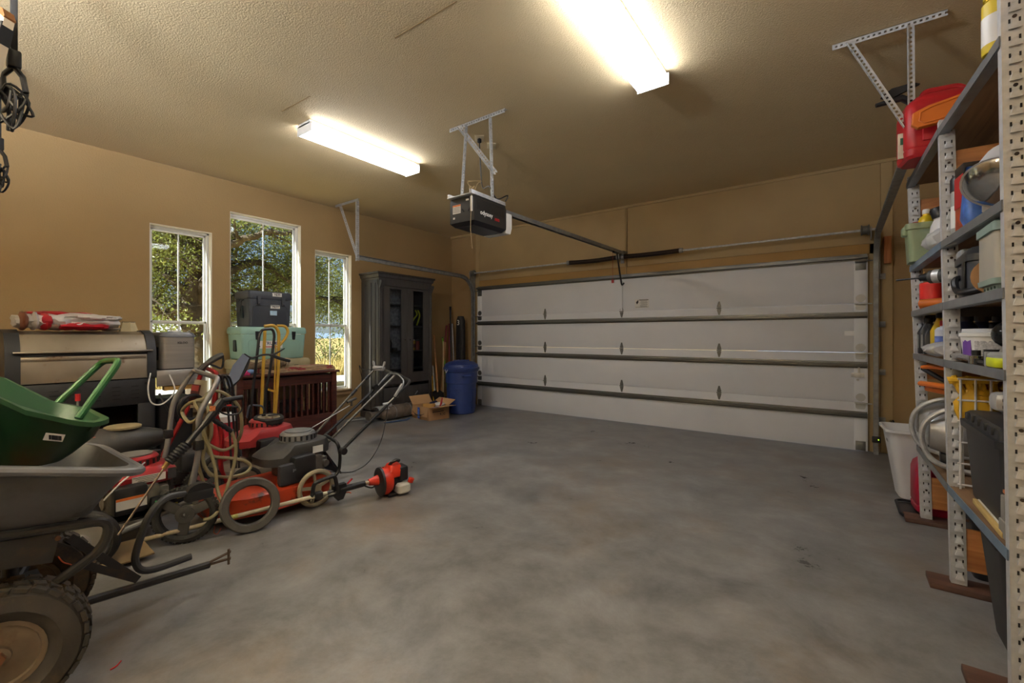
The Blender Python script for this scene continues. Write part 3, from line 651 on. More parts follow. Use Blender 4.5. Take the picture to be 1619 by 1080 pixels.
# cardboard box
CARD = mat('cardboard', (172, 132, 92), 0.8, 0, 0.08, 6); CARDI = mat('cardboard_inside', (190, 150, 106), 0.8, 0, 0.06, 6)
t = thing('cardboard_box', 'open cardboard box with blue tape in front of the cabinet', 'box', (-4.92, 4.66, 0), R(-8))
bw, bd, bh = 0.42, 0.36, 0.19
obj('box_shell', MB().box((0, 0, 0.004), (bw, bd, 0.008)).box((-bw / 2, 0, bh / 2), (0.006, bd, bh)).box((bw / 2, 0, bh / 2), (0.006, bd, bh)).box((0, -bd / 2, bh / 2), (bw, 0.006, bh)).box((0, bd / 2, bh / 2), (bw, 0.006, bh)), CARD, t)
obj('flap', MB().bar((-bw / 2, 0, bh), (-bw / 2 - 0.1, 0, bh + 0.12), bd, 0.005), CARDI, t)
obj('flap', MB().bar((bw / 2, 0, bh), (bw / 2 + 0.17, 0, bh + 0.02), bd, 0.005), CARDI, t)
obj('flap', MB().bar((0, bd / 2, bh), (0, bd / 2 + 0.13, bh + 0.07), bw - 0.02, 0.005), CARDI, t)
obj('flap', MB().bar((0, -bd / 2, bh), (0, -bd / 2 - 0.03, bh - 0.14), bw - 0.02, 0.005), CARD, t)
TAPE = mat('blue_tape', (40, 92, 190), 0.4)
obj('tape', MB().box((0.0, -bd / 2 - 0.037, 0.1), (0.05, 0.004, 0.16)), TAPE, t)
text('tape_lettering', 'prime', 0.045, mat('pale_blue_ink', (150, 180, 230), 0.5), t, (0.0, -bd / 2 - 0.0395, 0.1), (R(90), R(-90), 0))
obj('tape', MB().bar((bw / 2 + 0.05, -bd / 2 + 0.03, bh + 0.013), (bw / 2 + 0.185, -bd / 2 + 0.03, bh + 0.028), 0.04, 0.002), TAPE, t)
obj('print', MB().tube(catmull([(-0.15, -bd / 2 - 0.04, 0.11), (-0.08, -bd / 2 - 0.041, 0.075), (0.0, -bd / 2 - 0.041, 0.065), (0.09, -bd / 2 - 0.041, 0.08), (0.14, -bd / 2 - 0.041, 0.1)], 4), [0.003] * 4 + [0.007] * 8 + [0.003] * 5, 6), INK, t)
obj('print', MB().box((bw / 2 + 0.004, -0.02, 0.12), (0.002, 0.2, 0.012)).box((bw / 2 + 0.004, -0.02, 0.145), (0.002, 0.2, 0.006)), INK, t)
text('print_lettering', 'K30', 0.06, INK, t, (bw / 2 + 0.0045, 0.06, 0.075), (R(90), 0, R(90)))
bx = t.location
def inbox(name, lb, cat, dx, dy, z, mb, m): solo(name, mb, m, lb, cat, (bx.x + dx, bx.y + dy, z), R(20))
inbox('paperback', 'dark blue paperback sticking out of the cardboard box', 'book', -0.08, 0.03, 0.1, MB().box((0, 0, 0.06), (0.04, 0.2, 0.2), 0.004, rotM('Y', 35)), mat('navy_cover', (36, 40, 66), 0.5))
inbox('orange_carton', 'small tan carton in the cardboard box', 'carton', 0.03, -0.06, 0.1, MB().box((0, 0, 0.06), (0.16, 0.1, 0.12), 0.004), mat('tan_carton', (200, 150, 80), 0.6))
inbox('red_tool_handle', 'red and white tool sticking out of the cardboard box', 'tool', 0.13, 0.05, 0.1, MB().tube([(0, 0, 0), (0.02, 0.02, 0.12), (0.03, 0.04, 0.2)], [0.014, 0.016, 0.01], 8), RED_P)
inbox('folded_paper', 'white crumpled paper on top of the cardboard box', 'paper', 0.06, 0.1, 0.16, MB().loft([[(x, y, z + 0.012 * math.sin(9 * x + 5 * y)) for x, y in rrect(w, w * 0.7, 0.02, 3)] for z, w in ((0, 0.16), (0.03, 0.19), (0.06, 0.1))]), LABEL)

# muffler
RUSTY = mat('weathered_exhaust_steel', (138, 128, 118), 0.5, 0.6, 0.25, 9, col2=(96, 74, 56), c2lo=0.5, c2hi=0.75)
t = thing('exhaust_muffler', 'weathered exhaust muffler and pipe lying in front of the cabinet', 'muffler', (-5.285, 3.82, 0))
obj('shell', MB().lathe([(0.05, 0.2), (0.085, 0.24), (0.1, 0.27), (0.103, 0.5), (0.1, 0.8), (0.08, 0.84)], 24, T(0, 0, 0.105) @ rotM('X', -90)), RUSTY, t)
obj('inlet_pipe', MB().lathe([(0.045, 0.0), (0.045, 0.04), (0.05, 0.12), (0.05, 0.2)], 18, T(0, 0, 0.105) @ rotM('X', -90)), RUSTY, t)
obj('flange', MB().lathe([(0.038, -0.02), (0.07, -0.02), (0.07, 0.0), (0.045, 0.0)], 18, T(0, 0.02, 0.105) @ rotM('X', -90), cap=False), RUSTY, t)
for z in (0.42, 0.7): obj('band', MB().torus((0, z, 0.105), 0.102, 0.006, (0, 1, 0), 24, 6), GALV_D, t)
obj('clamp', MB().box((0.02, 0.32, 0.22), (0.07, 0.12, 0.05), 0.015).cyl((-0.02, 0.26, 0.24), (0.05, 0.36, 0.26), 0.014, n=8), GALV, t)
obj('heat_shield', MB().loft([[(0.115 * math.cos(a) * s, y, 0.105 + 0.115 * math.sin(a) * s) for a in [R(40 + 12 * i) for i in range(8)] for s in (1,)] + [(0.11 * math.cos(a), y, 0.105 + 0.11 * math.sin(a)) for a in [R(124 - 12 * i) for i in range(8)]] for y in (0.12, 0.3)]), GALV, t)
solo('blue_pry_bar', MB().tube([(0, 0, 0.012), (0.0, 0.35, 0.012), (0.0, 0.4, 0.03)], 0.01, 8), mat('blue_steel', (58, 84, 120), 0.5, 0.3), 'thin blue steel bar on the floor under the muffler', 'tool', (-5.1, 3.95, 0), R(-12))

# long handled tools in the corner
def stick(name, label, cat, a, b_, r, m, parts=()):
    a, b_ = Vector(a), Vector(b_)
    t = thing(name, label, cat, a, 0, 'long tools leaning in the corner')
    obj('handle', MB().cyl((0, 0, 0), b_ - a, r, n=10), m, t)
    for nm, mb, mm in parts: obj(nm, mb, mm, t)
    return t
WOODH = wood('tool_handle_wood', (150, 104, 62), (184, 134, 86), 8, 0.5, 2)
def top(u, v, Y): return P(u, v, Y=Y)
e = top(712, 490, 5.92); stick('black_pole', 'tallest black pole leaning in the corner', 'pole', (-5.5, 5.72, 0), e, 0.016, BLACK, [('tip', MB().cyl(Vector(e) - Vector((-5.5, 5.72, 0)), Vector(e) - Vector((-5.5, 5.72, -0.06)), 0.02, n=8), BLACKM)])
e = top(706, 517, 5.8); stick('red_topped_rake', 'wooden handle with a dark red grip in the corner', 'garden tool', (-5.62, 5.55, 0), e, 0.015, WOODH, [('grip', MB().cyl((e - Vector((-5.62, 5.55, 0))) * 0.8, (e - Vector((-5.62, 5.55, 0))) * 1.02, 0.018, n=10), mat('dark_red_grip', (110, 30, 34), 0.6))])
e = top(710, 512, 5.95); stick('red_handled_broom', 'broom handle painted red next to the black bag', 'broom', (-5.44, 5.6, 0), e, 0.014, mat('red_handle', (128, 40, 38), 0.5), [('bristles', MB().loft([[(x, y, z) for x, y in rrect(w, 0.05, 0.02, 2)] for z, w in ((0, 0.3), (0.16, 0.22))]), mat('broom_bristles', (70, 60, 44), 0.9))])
e = top(699.5, 534, 5.8); stick('green_handled_tool', 'thin bright green pole leaning beside the trash can', 'pole', top(709, 600, 5.55) + Vector((0.02, -0.02, -0.4)), e, 0.011, mat('lime_green', (110, 190, 40), 0.45), [('end_cap', MB().ball(e - (top(709, 600, 5.55) + Vector((0.02, -0.02, -0.4))), 0.014), BLACK)])
e = top(701, 540, 5.75); stick('pale_wooden_pole', 'pale wooden pole leaning beside the green pole', 'pole', (-5.5, 5.5, 0), e, 0.012, mat('pale_wood', (204, 180, 140), 0.6), [('ferrule', MB().cyl((0, 0, 0), (0, 0, 0.06), 0.016, n=8), GALV)])
e = top(715, 512, 5.94); stick('silver_pole', 'slim silver metal pole in front of the black bag', 'pole', (-5.32, 5.62, 0), e, 0.012, GALV, [('rubber_foot', MB().cyl((0, 0, 0), (0, 0, 0.04), 0.017, n=8), BLACK)])
bg = thing('black_gear_bag', 'tall narrow black bag with white marks standing in the corner', 'bag', (-5.42, 5.86, 0.0))
obj('bag_body', MB().loft([[(x, y, z) for x, y in rrect(w, 0.12, 0.05, 4)] for z, w in ((0, 0.16), (0.03, 0.18), (1.3, 0.17), (1.5, 0.16), (1.58, 0.09))]), mat('black_nylon', (24, 24, 26), 0.7, 0, 0.2, 8), bg)
obj('strap', MB().tube(catmull([(0.02, -0.065, 0.5), (0.06, -0.09, 0.8), (0.02, -0.07, 1.1)], 5), 0.012, 6, flat=0.4), BLACK, bg)
text('bag_mark', '3', 0.13, LABEL, bg, (0.0, -0.064, 1.46), (R(90), 0, 0), bold=0.002); obj('white_tab', MB().box((0.0, -0.063, 0.78), (0.03, 0.004, 0.05)), LABEL, bg)
e = top(725, 560, 5.96); stick('short_black_pole', 'short black pole end showing beside the trash can lid', 'pole', (-5.2, 5.75, 0), e, 0.02, BLACK, [('foot', MB().cyl((0, 0, 0), (0, 0, 0.03), 0.024, n=8), RUBBER)])
e = top(686, 530, 5.45); stick('shovel', 'long-handled shovel with a dark blade leaning by the cabinet', 'shovel', (-5.32, 5.2, 0.3), e, 0.016, WOODH, [('blade', MB().loft([[(x, -0.02 + 0.02 * math.cos(x * 8), z) for x in (-w, -w * 0.5, 0, w * 0.5, w)] + [(x, 0.0 + 0.02 * math.cos(x * 8), z) for x in (w, w * 0.5, 0, -w * 0.5, -w)] for z, w in ((-0.3, 0.06), (-0.26, 0.11), (-0.1, 0.13), (0.0, 0.12), (0.03, 0.03))]), BLACKM)])
e = top(684, 578, 5.3); stick('grey_handled_hoe', 'grey metal handled hoe leaning low beside the cabinet', 'hoe', (-5.36, 5.2, 0.0), e, 0.015, GALV_D, [('hoe_blade', MB().box((0, 0.05, 0.04), (0.15, 0.06, 0.006), 0.001), HW)])
e = top(683, 594, 5.24); stick('yellow_handled_tool', 'yellow tool handle at the foot of the cabinet', 'garden tool', (-5.38, 5.18, 0), (e.x, e.y, e.z), 0.012, YELC, [('foot', MB().cyl((0, 0, 0), (0, 0, 0.05), 0.016, n=8), BLACK)])

# ================================================================ slatted crate with coolers
CHERRY = wood('dark_cherry_wood', (58, 26, 22), (86, 40, 32), 5, 0.4, 1)
t = thing('slatted_crate', 'dark reddish wooden slatted crate table under the middle window', 'crate', (-5.4, 2.0, 0))
W, D, H_ = 1.12, 0.46, 0.79
for x in (0.03, D - 0.03):
    for y in (0.03, W - 0.03): obj('leg', MB().box((x, y, H_ / 2), (0.06, 0.06, H_), 0.004), CHERRY, t)
obj('top', MB().box((D / 2, W / 2, H_ + 0.012), (D + 0.05, W + 0.05, 0.026), 0.006), CHERRY, t)
for x in (0.03, D - 0.03):
    obj('rail', MB().box((x, W / 2, 0.72), (0.03, W - 0.1, 0.1), 0.003), CHERRY, t)
    obj('lower_panel', MB().box((x, W / 2, 0.16), (0.03, W - 0.1, 0.28), 0.003), CHERRY, t)
    sl = MB().box((0, 0, 0.49), (0.014, 0.022, 0.4), 0.002).mesh('slat', CHERRY)
    n = 15
    for i in range(n):
        o = obj('slat', sl, None, t); o.location = (x, 0.09 + (W - 0.18) * i / (n - 1), 0)
for y in (0.03, W - 0.03):
    obj('rail', MB().box((D / 2, y, 0.72), (D - 0.1, 0.03, 0.1), 0.003), CHERRY, t); obj('lower_panel', MB().box((D / 2, y, 0.16), (D - 0.1, 0.03, 0.28), 0.003), CHERRY, t)
    sl = MB().box((0, 0, 0.49), (0.022, 0.014, 0.4), 0.002).mesh('slat', CHERRY)
    for i in range(6):
        o = obj('slat', sl, None, t); o.location = (0.08 + (D - 0.16) * i / 5, y, 0)
ctop = 0.815
RUG = mat('rug_tan_red', (176, 150, 118), 0.95, 0, 0.2, 20, 0.5, 200, col2=(160, 60, 66), c2lo=0.56, c2hi=0.62, c2s=9)
t = thing('folded_rug', 'folded tan rug with red pattern on the slatted crate', 'rug', (-5.2, 2.72, ctop))
for i in range(3):
    rg = []
    for j in range(13):
        y = -0.42 + 0.84 * j / 12; z = 0.012 * math.sin(j * 1.1 + i); rg.append([(-0.2 + 0.01 * i, y, i * 0.017 + 0.001 + abs(z) * 0.4), (0.2 - 0.02 * i, y, i * 0.017 + 0.001 + abs(z) * 0.4), (0.2 - 0.02 * i, y, i * 0.017 + 0.016 + abs(z) * 0.4), (-0.2 + 0.01 * i, y, i * 0.017 + 0.016 + abs(z) * 0.4)])
    obj('rug_layer', MB().loft(rg), RUG, t)
BARK = mat('driftwood_bark', (112, 92, 70), 0.9, 0, 0.4, 16, 1.0, 30, stretch=(3, 0.8, 3))
t = thing('driftwood_log', 'rough brown driftwood log lying on the slatted crate', 'log', (-5.06, 2.28, ctop + 0.06))
rr = random.Random(11); rg = []
for i in range(15):
    y = -0.26 + 0.56 * i / 14; r = 0.06 * (0.75 + 0.3 * math.sin(i * 0.8) + 0.08 * rr.random()) * (0.4 if i in (0,) else 1)
    rg.append([(r * math.cos(2 * math.pi * j / 14) * (1 + 0.18 * rr.random()), y, 0.02 + r * math.sin(2 * math.pi * j / 14) * (1 + 0.18 * rr.random()) + 0.03 * i / 14) for j in range(14)])
obj('trunk', MB().loft(rg), BARK, t, 60)
m = MB()
for i in range(16):
    a = 2 * math.pi * i / 16; m.tube([(0.045 * math.cos(a), 0.26, 0.05 + 0.045 * math.sin(a)), (0.05 * math.cos(a), 0.3 + 0.05 * rr.random(), 0.05 + 0.05 * math.sin(a))], [0.01, 0.002], 5)
o = obj('frayed_fibre', m, mat('frayed_wood', (190, 170, 144), 0.9), t); o['kind'] = 'stuff'
t = thing('pink_cloth', 'crumpled pink cloth on the left end of the crate', 'cloth', (-5.02, 2.1, ctop))
obj('cloth_body', MB().loft([[(x * w, y * w * 0.7, z + 0.01 * math.sin(20 * x + 13 * y)) for x, y in circ(1, 14)] for z, w in ((0.0, 0.07), (0.025, 0.08), (0.05, 0.05), (0.06, 0.02))]), mat('hot_pink', (200, 60, 120), 0.8, 0, 0.2, 20), t)
obj('blue_patch', MB().ball((0.03, 0.05, 0.035), 0.035, sc=(1, 1.2, 0.8)), mat('pale_blue_cloth', (120, 150, 190), 0.8), t)

def cooler(name, label, loc, w, d, h, m, mt, latch=True, rope=False):
    """front faces +X; local origin at base centre; w along Y, d along X"""
    t = thing(name, label, 'cooler', loc, 0, 'rotomoulded coolers stacked by the window')
    lh = h * 0.22
    obj('tub', MB().loft([[(x, y, z) for x, y in rrect(d * k, w * k, 0.03, 4)] for z, k in ((0.0, 0.9), (0.012, 0.94), (h - lh - 0.02, 0.985), (h - lh - 0.004, 0.985))]), m, t)
    l = obj('lid', MB().loft([[(x, y, z) for x, y in rrect(d * k, w * k, 0.03, 4)] for z, k in ((h - lh, 1.0), (h - lh + 0.012, 1.02), (h - 0.03, 1.02), (h - 0.006, 0.99), (h, 0.95))]), m, t)
    for y in (-w * 0.28, w * 0.28):
        lt = obj('latch', MB().prism([(-0.022, 0.01), (-0.014, -0.085), (0.014, -0.085), (0.022, 0.01)], 0, 0.016, T(d / 2 + 0.002, y, h - lh + 0.02) @ Matrix(((0, 0, 1, 0), (1, 0, 0, 0), (0, 1, 0, 0), (0, 0, 0, 1)))), mt, t)
        obj('latch_ball', MB().ball((d / 2 + 0.016, y, h - lh - 0.058), 0.013, 8, 6), mt, lt)
    # recessed front panel outline
    m2 = MB().tube(fillet([(d / 2 * 0.95, -w * 0.4, h * 0.1), (d / 2 * 0.975, -w * 0.4, h * 0.6), (d / 2 * 0.975, w * 0.4, h * 0.6), (d / 2 * 0.95, w * 0.4, h * 0.1)], 0.05), 0.006, 6)
    obj('panel_ridge', m2, m, t)
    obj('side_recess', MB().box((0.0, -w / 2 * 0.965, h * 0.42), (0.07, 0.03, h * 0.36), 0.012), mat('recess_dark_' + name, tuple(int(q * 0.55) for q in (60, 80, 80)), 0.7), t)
    return t
SEA = mat('seafoam_plastic', (150, 190, 178), 0.5, 0, 0.05, 6); CHAR = mat('charcoal_plastic', (64, 68, 76), 0.5, 0, 0.06, 6); TANP = mat('tan_plastic', (176, 164, 130), 0.5, 0, 0.05, 6)
solo('storage_tote', MB().loft([[(x, y, z) for x, y in rrect(0.34 * k, 0.7 * k, 0.03, 3)] for z, k in ((0, 0.86), (0.4, 0.98), (0.41, 1.04), (0.45, 1.04))]), mat('grey_tote', (110, 112, 112), 0.6), 'grey lidded storage tote on the floor behind the slatted crate', 'tote', (-5.64, 2.62, 0))
c = cooler('tan_cooler', 'tan hard cooler at the bottom of the cooler stack', (-5.635, 2.64, 0.451), 0.84, 0.38, 0.5, TANP, BLACK)
c = cooler('seafoam_cooler', 'seafoam green hard cooler in the middle of the cooler stack', (-5.62, 2.62, 0.955), 0.76, 0.39, 0.38, SEA, BLACK)
st = obj('campaign_sticker', MB().box((0.193, -0.05, 0.17), (0.004, 0.26, 0.09)), LABEL, c)
text('sticker_lettering', 'TRUMP', 0.052, mat('navy_ink', (40, 50, 100), 0.6), st, (0.1956, -0.05, 0.185), (R(90), 0, R(90)), bold=0.001)
obj('sticker_line', MB().box((0.1955, -0.05, 0.145), (0.001, 0.2, 0.014)), mat('pale_red_ink', (200, 110, 110), 0.6), st)
c = cooler('charcoal_cooler', 'small charcoal cooler with a white logo on top of the cooler stack', (-5.62, 2.57, 1.336), 0.5, 0.37, 0.42, CHAR, CHAR)
obj('wire_handle', MB().tube(fillet([(0.05, -0.24, 0.32), (0.05, -0.275, 0.3), (0.05, -0.28, 0.18), (-0.05, -0.28, 0.18), (-0.05, -0.275, 0.3), (-0.05, -0.24, 0.32)], 0.02), 0.006, 6), BLACK, c)
for i, (z, yy) in enumerate(((0.385, 0.07), (0.24, 0.05))):
    pl = obj('logo_plate', MB().box((0.187 if i == 0 else 0.182, yy, z), (0.006, 0.11, 0.042), 0.002), LABEL, c)
    text('logo_lettering', 'YETI', 0.038, INK, pl, ((0.187 if i == 0 else 0.182) + 0.004, yy, z), (R(90), 0, R(90)), bold=0.001)
obj('photo_sticker', MB().box((0.183, 0.03, 0.165), (0.003, 0.08, 0.055)), mat('sky_blue_sticker', (170, 200, 220), 0.6, 0, 0.2, 30), c)
obj('side_sticker', MB().box((0.03, -0.235, 0.19), (0.06, 0.003, 0.035)), LABEL, c); obj('side_sticker', MB().box((0.03, -0.226, 0.09), (0.04, 0.003, 0.08)), mat('grey_sticker', (150, 156, 162), 0.6, 0, 0.4, 30), c)
# ================================================================ grill corner
V = Vector
STEELR = mat('stained_stainless', (156, 146, 130), 0.36, 0.8, 0.15, 4, col2=(92, 62, 40), c2lo=0.6, c2hi=0.72, c2s=7)
GBLK = mat('grill_black_enamel', (32, 32, 35), 0.45, 0.1, 0.2, 8)
DARK = mat('dark_void', (14, 14, 16), 0.8)
go = V((-5.5, 0.44, 0))
t = thing('gas_grill', 'large gas grill with stained stainless lid and black sides against the left wall', 'grill', go)
gw, gd = 0.88, 0.55
lidp = [(0.02, 0.86), (0.0, 1.0), (0.03, 1.14), (0.1, 1.23), (0.2, 1.265), (0.36, 1.268), (0.46, 1.24), (0.515, 1.17), (0.535, 1.11), (0.545, 1.085), (0.55, 0.86)]
obj('lid', MB().loft([[(x, y, z) for x, z in lidp] for y in (0.07, gw - 0.05)]), STEELR, t, 25)
for y0, y1 in ((-0.01, 0.07), (gw - 0.05, gw + 0.015)):
    obj('lid_end_cap', MB().loft([[(0.27 + (x - 0.27) * 1.03, y, 0.86 + (z - 0.86) * 1.03) for x, z in lidp] for y in (y0, y1)]), GBLK, t, 25)
obj('lid_handle', MB().box((0.565, gw / 2 + 0.005, 1.1), (0.04, gw - 0.04, 0.016), 0.006), STEELR, t)
obj('lid_shadow_gap', MB().box((0.545, gw / 2, 1.078), (0.014, gw - 0.1, 0.02), 0.003), GBLK, t)
obj('lid_band', MB().box((0.549, gw / 2, 1.045), (0.008, gw - 0.12, 0.03), 0.003), STEELR, t)
cp = obj('front_panel', MB().box((0.54, gw / 2, 0.74), (0.02, gw + 0.02, 0.22), 0.004), GBLK, t)
sl = MB().box((0, 0, 0), (0.004, 0.055, 0.007), 0.002).mesh('vent_slot', DARK)
for i in range(6):
    for j in range(4):
        o = obj('vent_slot', sl, None, cp); o.location = (0.551, 0.12 + i * 0.125, 0.79 - j * 0.034)
obj('knob_hole', MB().cyl((0.549, gw - 0.06, 0.81), (0.553, gw - 0.06, 0.81), 0.012, n=12), DARK, cp)
obj('back_panel', MB().box((0.01, gw / 2, 0.45), (0.015, gw, 0.8)), GBLK, t)
for y in (0.0, gw): obj('side_panel', MB().box((0.27, y, 0.42), (0.52, 0.025, 0.84), 0.003), GBLK, t)
obj('front_stile', MB().box((0.535, gw - 0.06, 0.36), (0.03, 0.11, 0.56), 0.003), GBLK, t)
obj('lower_door', MB().box((0.545, gw / 2 - 0.04, 0.24), (0.02, gw - 0.2, 0.36), 0.004), GBLK, t)
obj('bottom_shelf', MB().box((0.27, gw / 2, 0.09), (0.5, gw, 0.02), 0.003), GBLK, t)
obj('fire_box', MB().box((0.27, gw / 2, 0.75), (0.5, gw - 0.06, 0.2), 0.01), GBLK, t)
obj('side_shelf', MB().box((0.28, gw + 0.21, 0.905), (0.5, 0.38, 0.016), 0.005).box((0.54, gw + 0.21, 0.84), (0.018, 0.38, 0.14), 0.004).box((0.02, gw + 0.21, 0.86), (0.018, 0.38, 0.1), 0.003), STEEL, t)
obj('side_shelf', MB().box((0.28, -0.22, 0.905), (0.5, 0.38, 0.016), 0.005).box((0.54, -0.22, 0.85), (0.018, 0.38, 0.11), 0.004), STEEL, t)
obj('shelf_block', MB().box((0.5, gw + 0.2, 0.745), (0.06, 0.24, 0.04), 0.004), mat('yellow_pine', (196, 156, 86), 0.6), t)
for x in (0.07, 0.47):
    for y in (0.06, gw - 0.06): obj('caster', MB().cyl((x, y - 0.015, 0.04), (x, y + 0.015, 0.04), 0.04, n=16).box((x, y, 0.075), (0.04, 0.04, 0.02)), BLACK, t)
obj('gas_hose', MB().tube(catmull([(0.5, gw + 0.05, 0.7), (0.56, gw + 0.1, 0.55), (0.45, gw + 0.2, 0.4), (0.3, gw + 0.15, 0.25)], 6), 0.01, 6), BLACK, t)
for x in (0.06, 0.5): obj('shelf_leg', MB().box((x, gw + 0.37, 0.44), (0.03, 0.03, 0.88), 0.003), GBLK, t)
# things under and on it
tt = thing('black_lidded_bin', 'black lidded bin under the grill side shelf', 'bin', go + V((0.3, gw + 0.19, 0)))
obj('bin_body', MB().loft([[(x, y, z) for x, y in rrect(0.34 * k, 0.29 * k, 0.03, 4)] for z, k in ((0, 0.88), (0.01, 0.9), (0.6, 1.0))]), BLACK, tt); obj('bin_lid', MB().loft([[(x, y, z) for x, y in rrect(0.36 * k, 0.31 * k, 0.03, 4)] for z, k in ((0.601, 1), (0.63, 1), (0.65, 0.9))]), mat('bin_lid_grey', (46, 48, 52), 0.5), tt)
io = go + V((0.33, gw + 0.2, 0.914))
t = thing('ice_maker', 'stainless countertop ice maker on the grill side shelf', 'ice maker', io)
obj('cabinet', MB().loft([[(x, y, z) for x, y in rrect(0.34, 0.28, 0.05, 5)] for z in (0.01, 0.3)]), STEEL, t)
obj('lid', MB().loft([[(x, y, z) for x, y in rrect(0.34 + e, 0.28 + e, 0.05, 5)] for z, e in ((0.301, 0.01), (0.315, 0.012), (0.345, -0.02), (0.352, -0.06))]), mat('smoked_grey_plastic', (110, 112, 116), 0.3), t)
obj('base', MB().loft([[(x, y, z) for x, y in rrect(0.33, 0.27, 0.05, 5)] for z in (0, 0.01)]), BLACK, t)
text('brand_lettering', 'IGLOO', 0.026, INK, t, (0.172, 0.03, 0.25), (R(90), 0, R(90)), bold=0.0006)
obj('side_vent', MB().box((0.02, -0.141, 0.15), (0.18, 0.004, 0.12), 0.001), BLACK, t)
m = MB().tube(catmull([P(238, 590, X=-4.94) - io, P(234, 615, X=-4.9) - io, P(240, 637, X=-4.9) - io, P(258, 638, X=-4.9) - io, P(276, 618, X=-4.9) - io, P(268, 592, X=-4.93) - io], 8), 0.006, 8)
solo('white_power_cord', m, WHITE_P, 'white power cord hanging in a loop from the ice maker', 'cord', io)
wo_ = go + V((0.2, gw + 0.4, 0.0))
t = thing('drink_dispenser', 'grey and white drink dispenser behind the ice maker', 'dispenser', go + V((0.16, gw + 0.27, 0.914)))
obj('jug', MB().lathe([(0.085, 0), (0.09, 0.01), (0.1, 0.24), (0.095, 0.25)], 20), mat('grey_jug', (104, 106, 108), 0.5), t)
obj('jug_lid', MB().lathe([(0.105, 0.25), (0.105, 0.275), (0.06, 0.28), (0.055, 0.36), (0.045, 0.37)], 20), WHITE_P, t)
obj('spigot', MB().tube([(0.06, 0.02, 0.33), (0.1, 0.06, 0.34), (0.12, 0.09, 0.37)], 0.008, 6), GALV, t)
BAGW = mat('bag_white_grey', (206, 202, 200), 0.55, 0, 0.12, 12); BAGR = mat('bag_red', (170, 26, 40), 0.4, 0, 0.2, 14)
t = thing('plastic_bag_bundle', 'folded red and white plastic bags lying on the grill lid', 'bag', go + V((0.26, 0.37, 1.271)))
rr = random.Random(4)
def crumple(L, W_, H_, seed, n=11, k=13, amp=0.22):
    r2 = random.Random(seed); rg = []
    for i in range(n):
        y = -L / 2 + L * i / (n - 1); e = math.sin(math.pi * (0.12 + 0.76 * i / (n - 1))) ** 0.5
        rg.append([(W_ / 2 * e * math.cos(2 * math.pi * j / k) * (1 + amp * r2.uniform(-1, 0.4)), y + r2.uniform(-1, 1) * L * 0.02, max(0, H_ / 2 + H_ / 2 * e * math.sin(2 * math.pi * j / k) * (1 + amp * r2.uniform(-1, 0.6)))) for j in range(k)])
    return MB().loft(rg)
obj('white_bag', crumple(0.62, 0.36, 0.15, 1, 15, 17, 0.3), BAGW, t, 50)
o = obj('red_bag', crumple(0.3, 0.2, 0.07, 2, 9, 11, 0.4), BAGR, t, 50); o.location = (0.115, 0.08, 0.0)
o = obj('red_top_sheet', crumple(0.4, 0.26, 0.05, 5, 9, 13, 0.3), BAGR, t, 50); o.location = (-0.05, -0.04, 0.115)
o = obj('white_fold', crumple(0.36, 0.22, 0.055, 3, 11, 13, 0.45), BAGW, t, 50); o.location = (0.08, 0.14, 0.085)
for i, (y, w, mm) in enumerate(((-0.26, 0.05, mat('bag_brown', (120, 72, 52), 0.5)), (-0.2, 0.045, BAGW), (-0.14, 0.09, BAGR))):
    o = obj('stripe_band', crumple(w, 0.375, 0.155, 8 + i, 5, 15, 0.12), mm, t, 50); o.location = (0.0, y, 0)
t = thing('small_lamp_shade', 'small beige panelled lamp shade on the right end of the grill lid', 'lamp shade', go + V((0.2, gw - 0.1, 1.27)))
for i in range(6):
    a0, a1 = 2 * math.pi * i / 6, 2 * math.pi * (i + 1) / 6
    obj('shade_panel', MB().loft([[(r * math.cos(a) * q, r * math.sin(a) * q, z) for a, q in ((a0, 1), (a1, 1), (a1, 0.94), (a0, 0.94))] for z, r in ((0, 0.075), (0.085, 0.05))]), mat('beige_shade', (200, 186, 148), 0.7), t)
obj('shade_ring', MB().torus((0, 0, 0.087), 0.045, 0.005, n=18, k=6), mat('shade_trim', (120, 108, 84), 0.6), t)
t = thing('grey_platter', 'grey oval platter between the bags and the lamp shade', 'platter', go + V((0.24, gw - 0.24, 1.271)))
obj('dish', MB().lathe([(0.03, 0), (0.05, 0.003), (0.07, 0.02), (0.074, 0.022), (0.05, 0.012), (0.02, 0.01)], 24), mat('grey_ceramic', (150, 148, 144), 0.4), t)
obj('rim_ring', MB().torus((0, 0, 0.022), 0.073, 0.003, n=24, k=6), mat('grey_ceramic_rim', (176, 174, 170), 0.4), t)

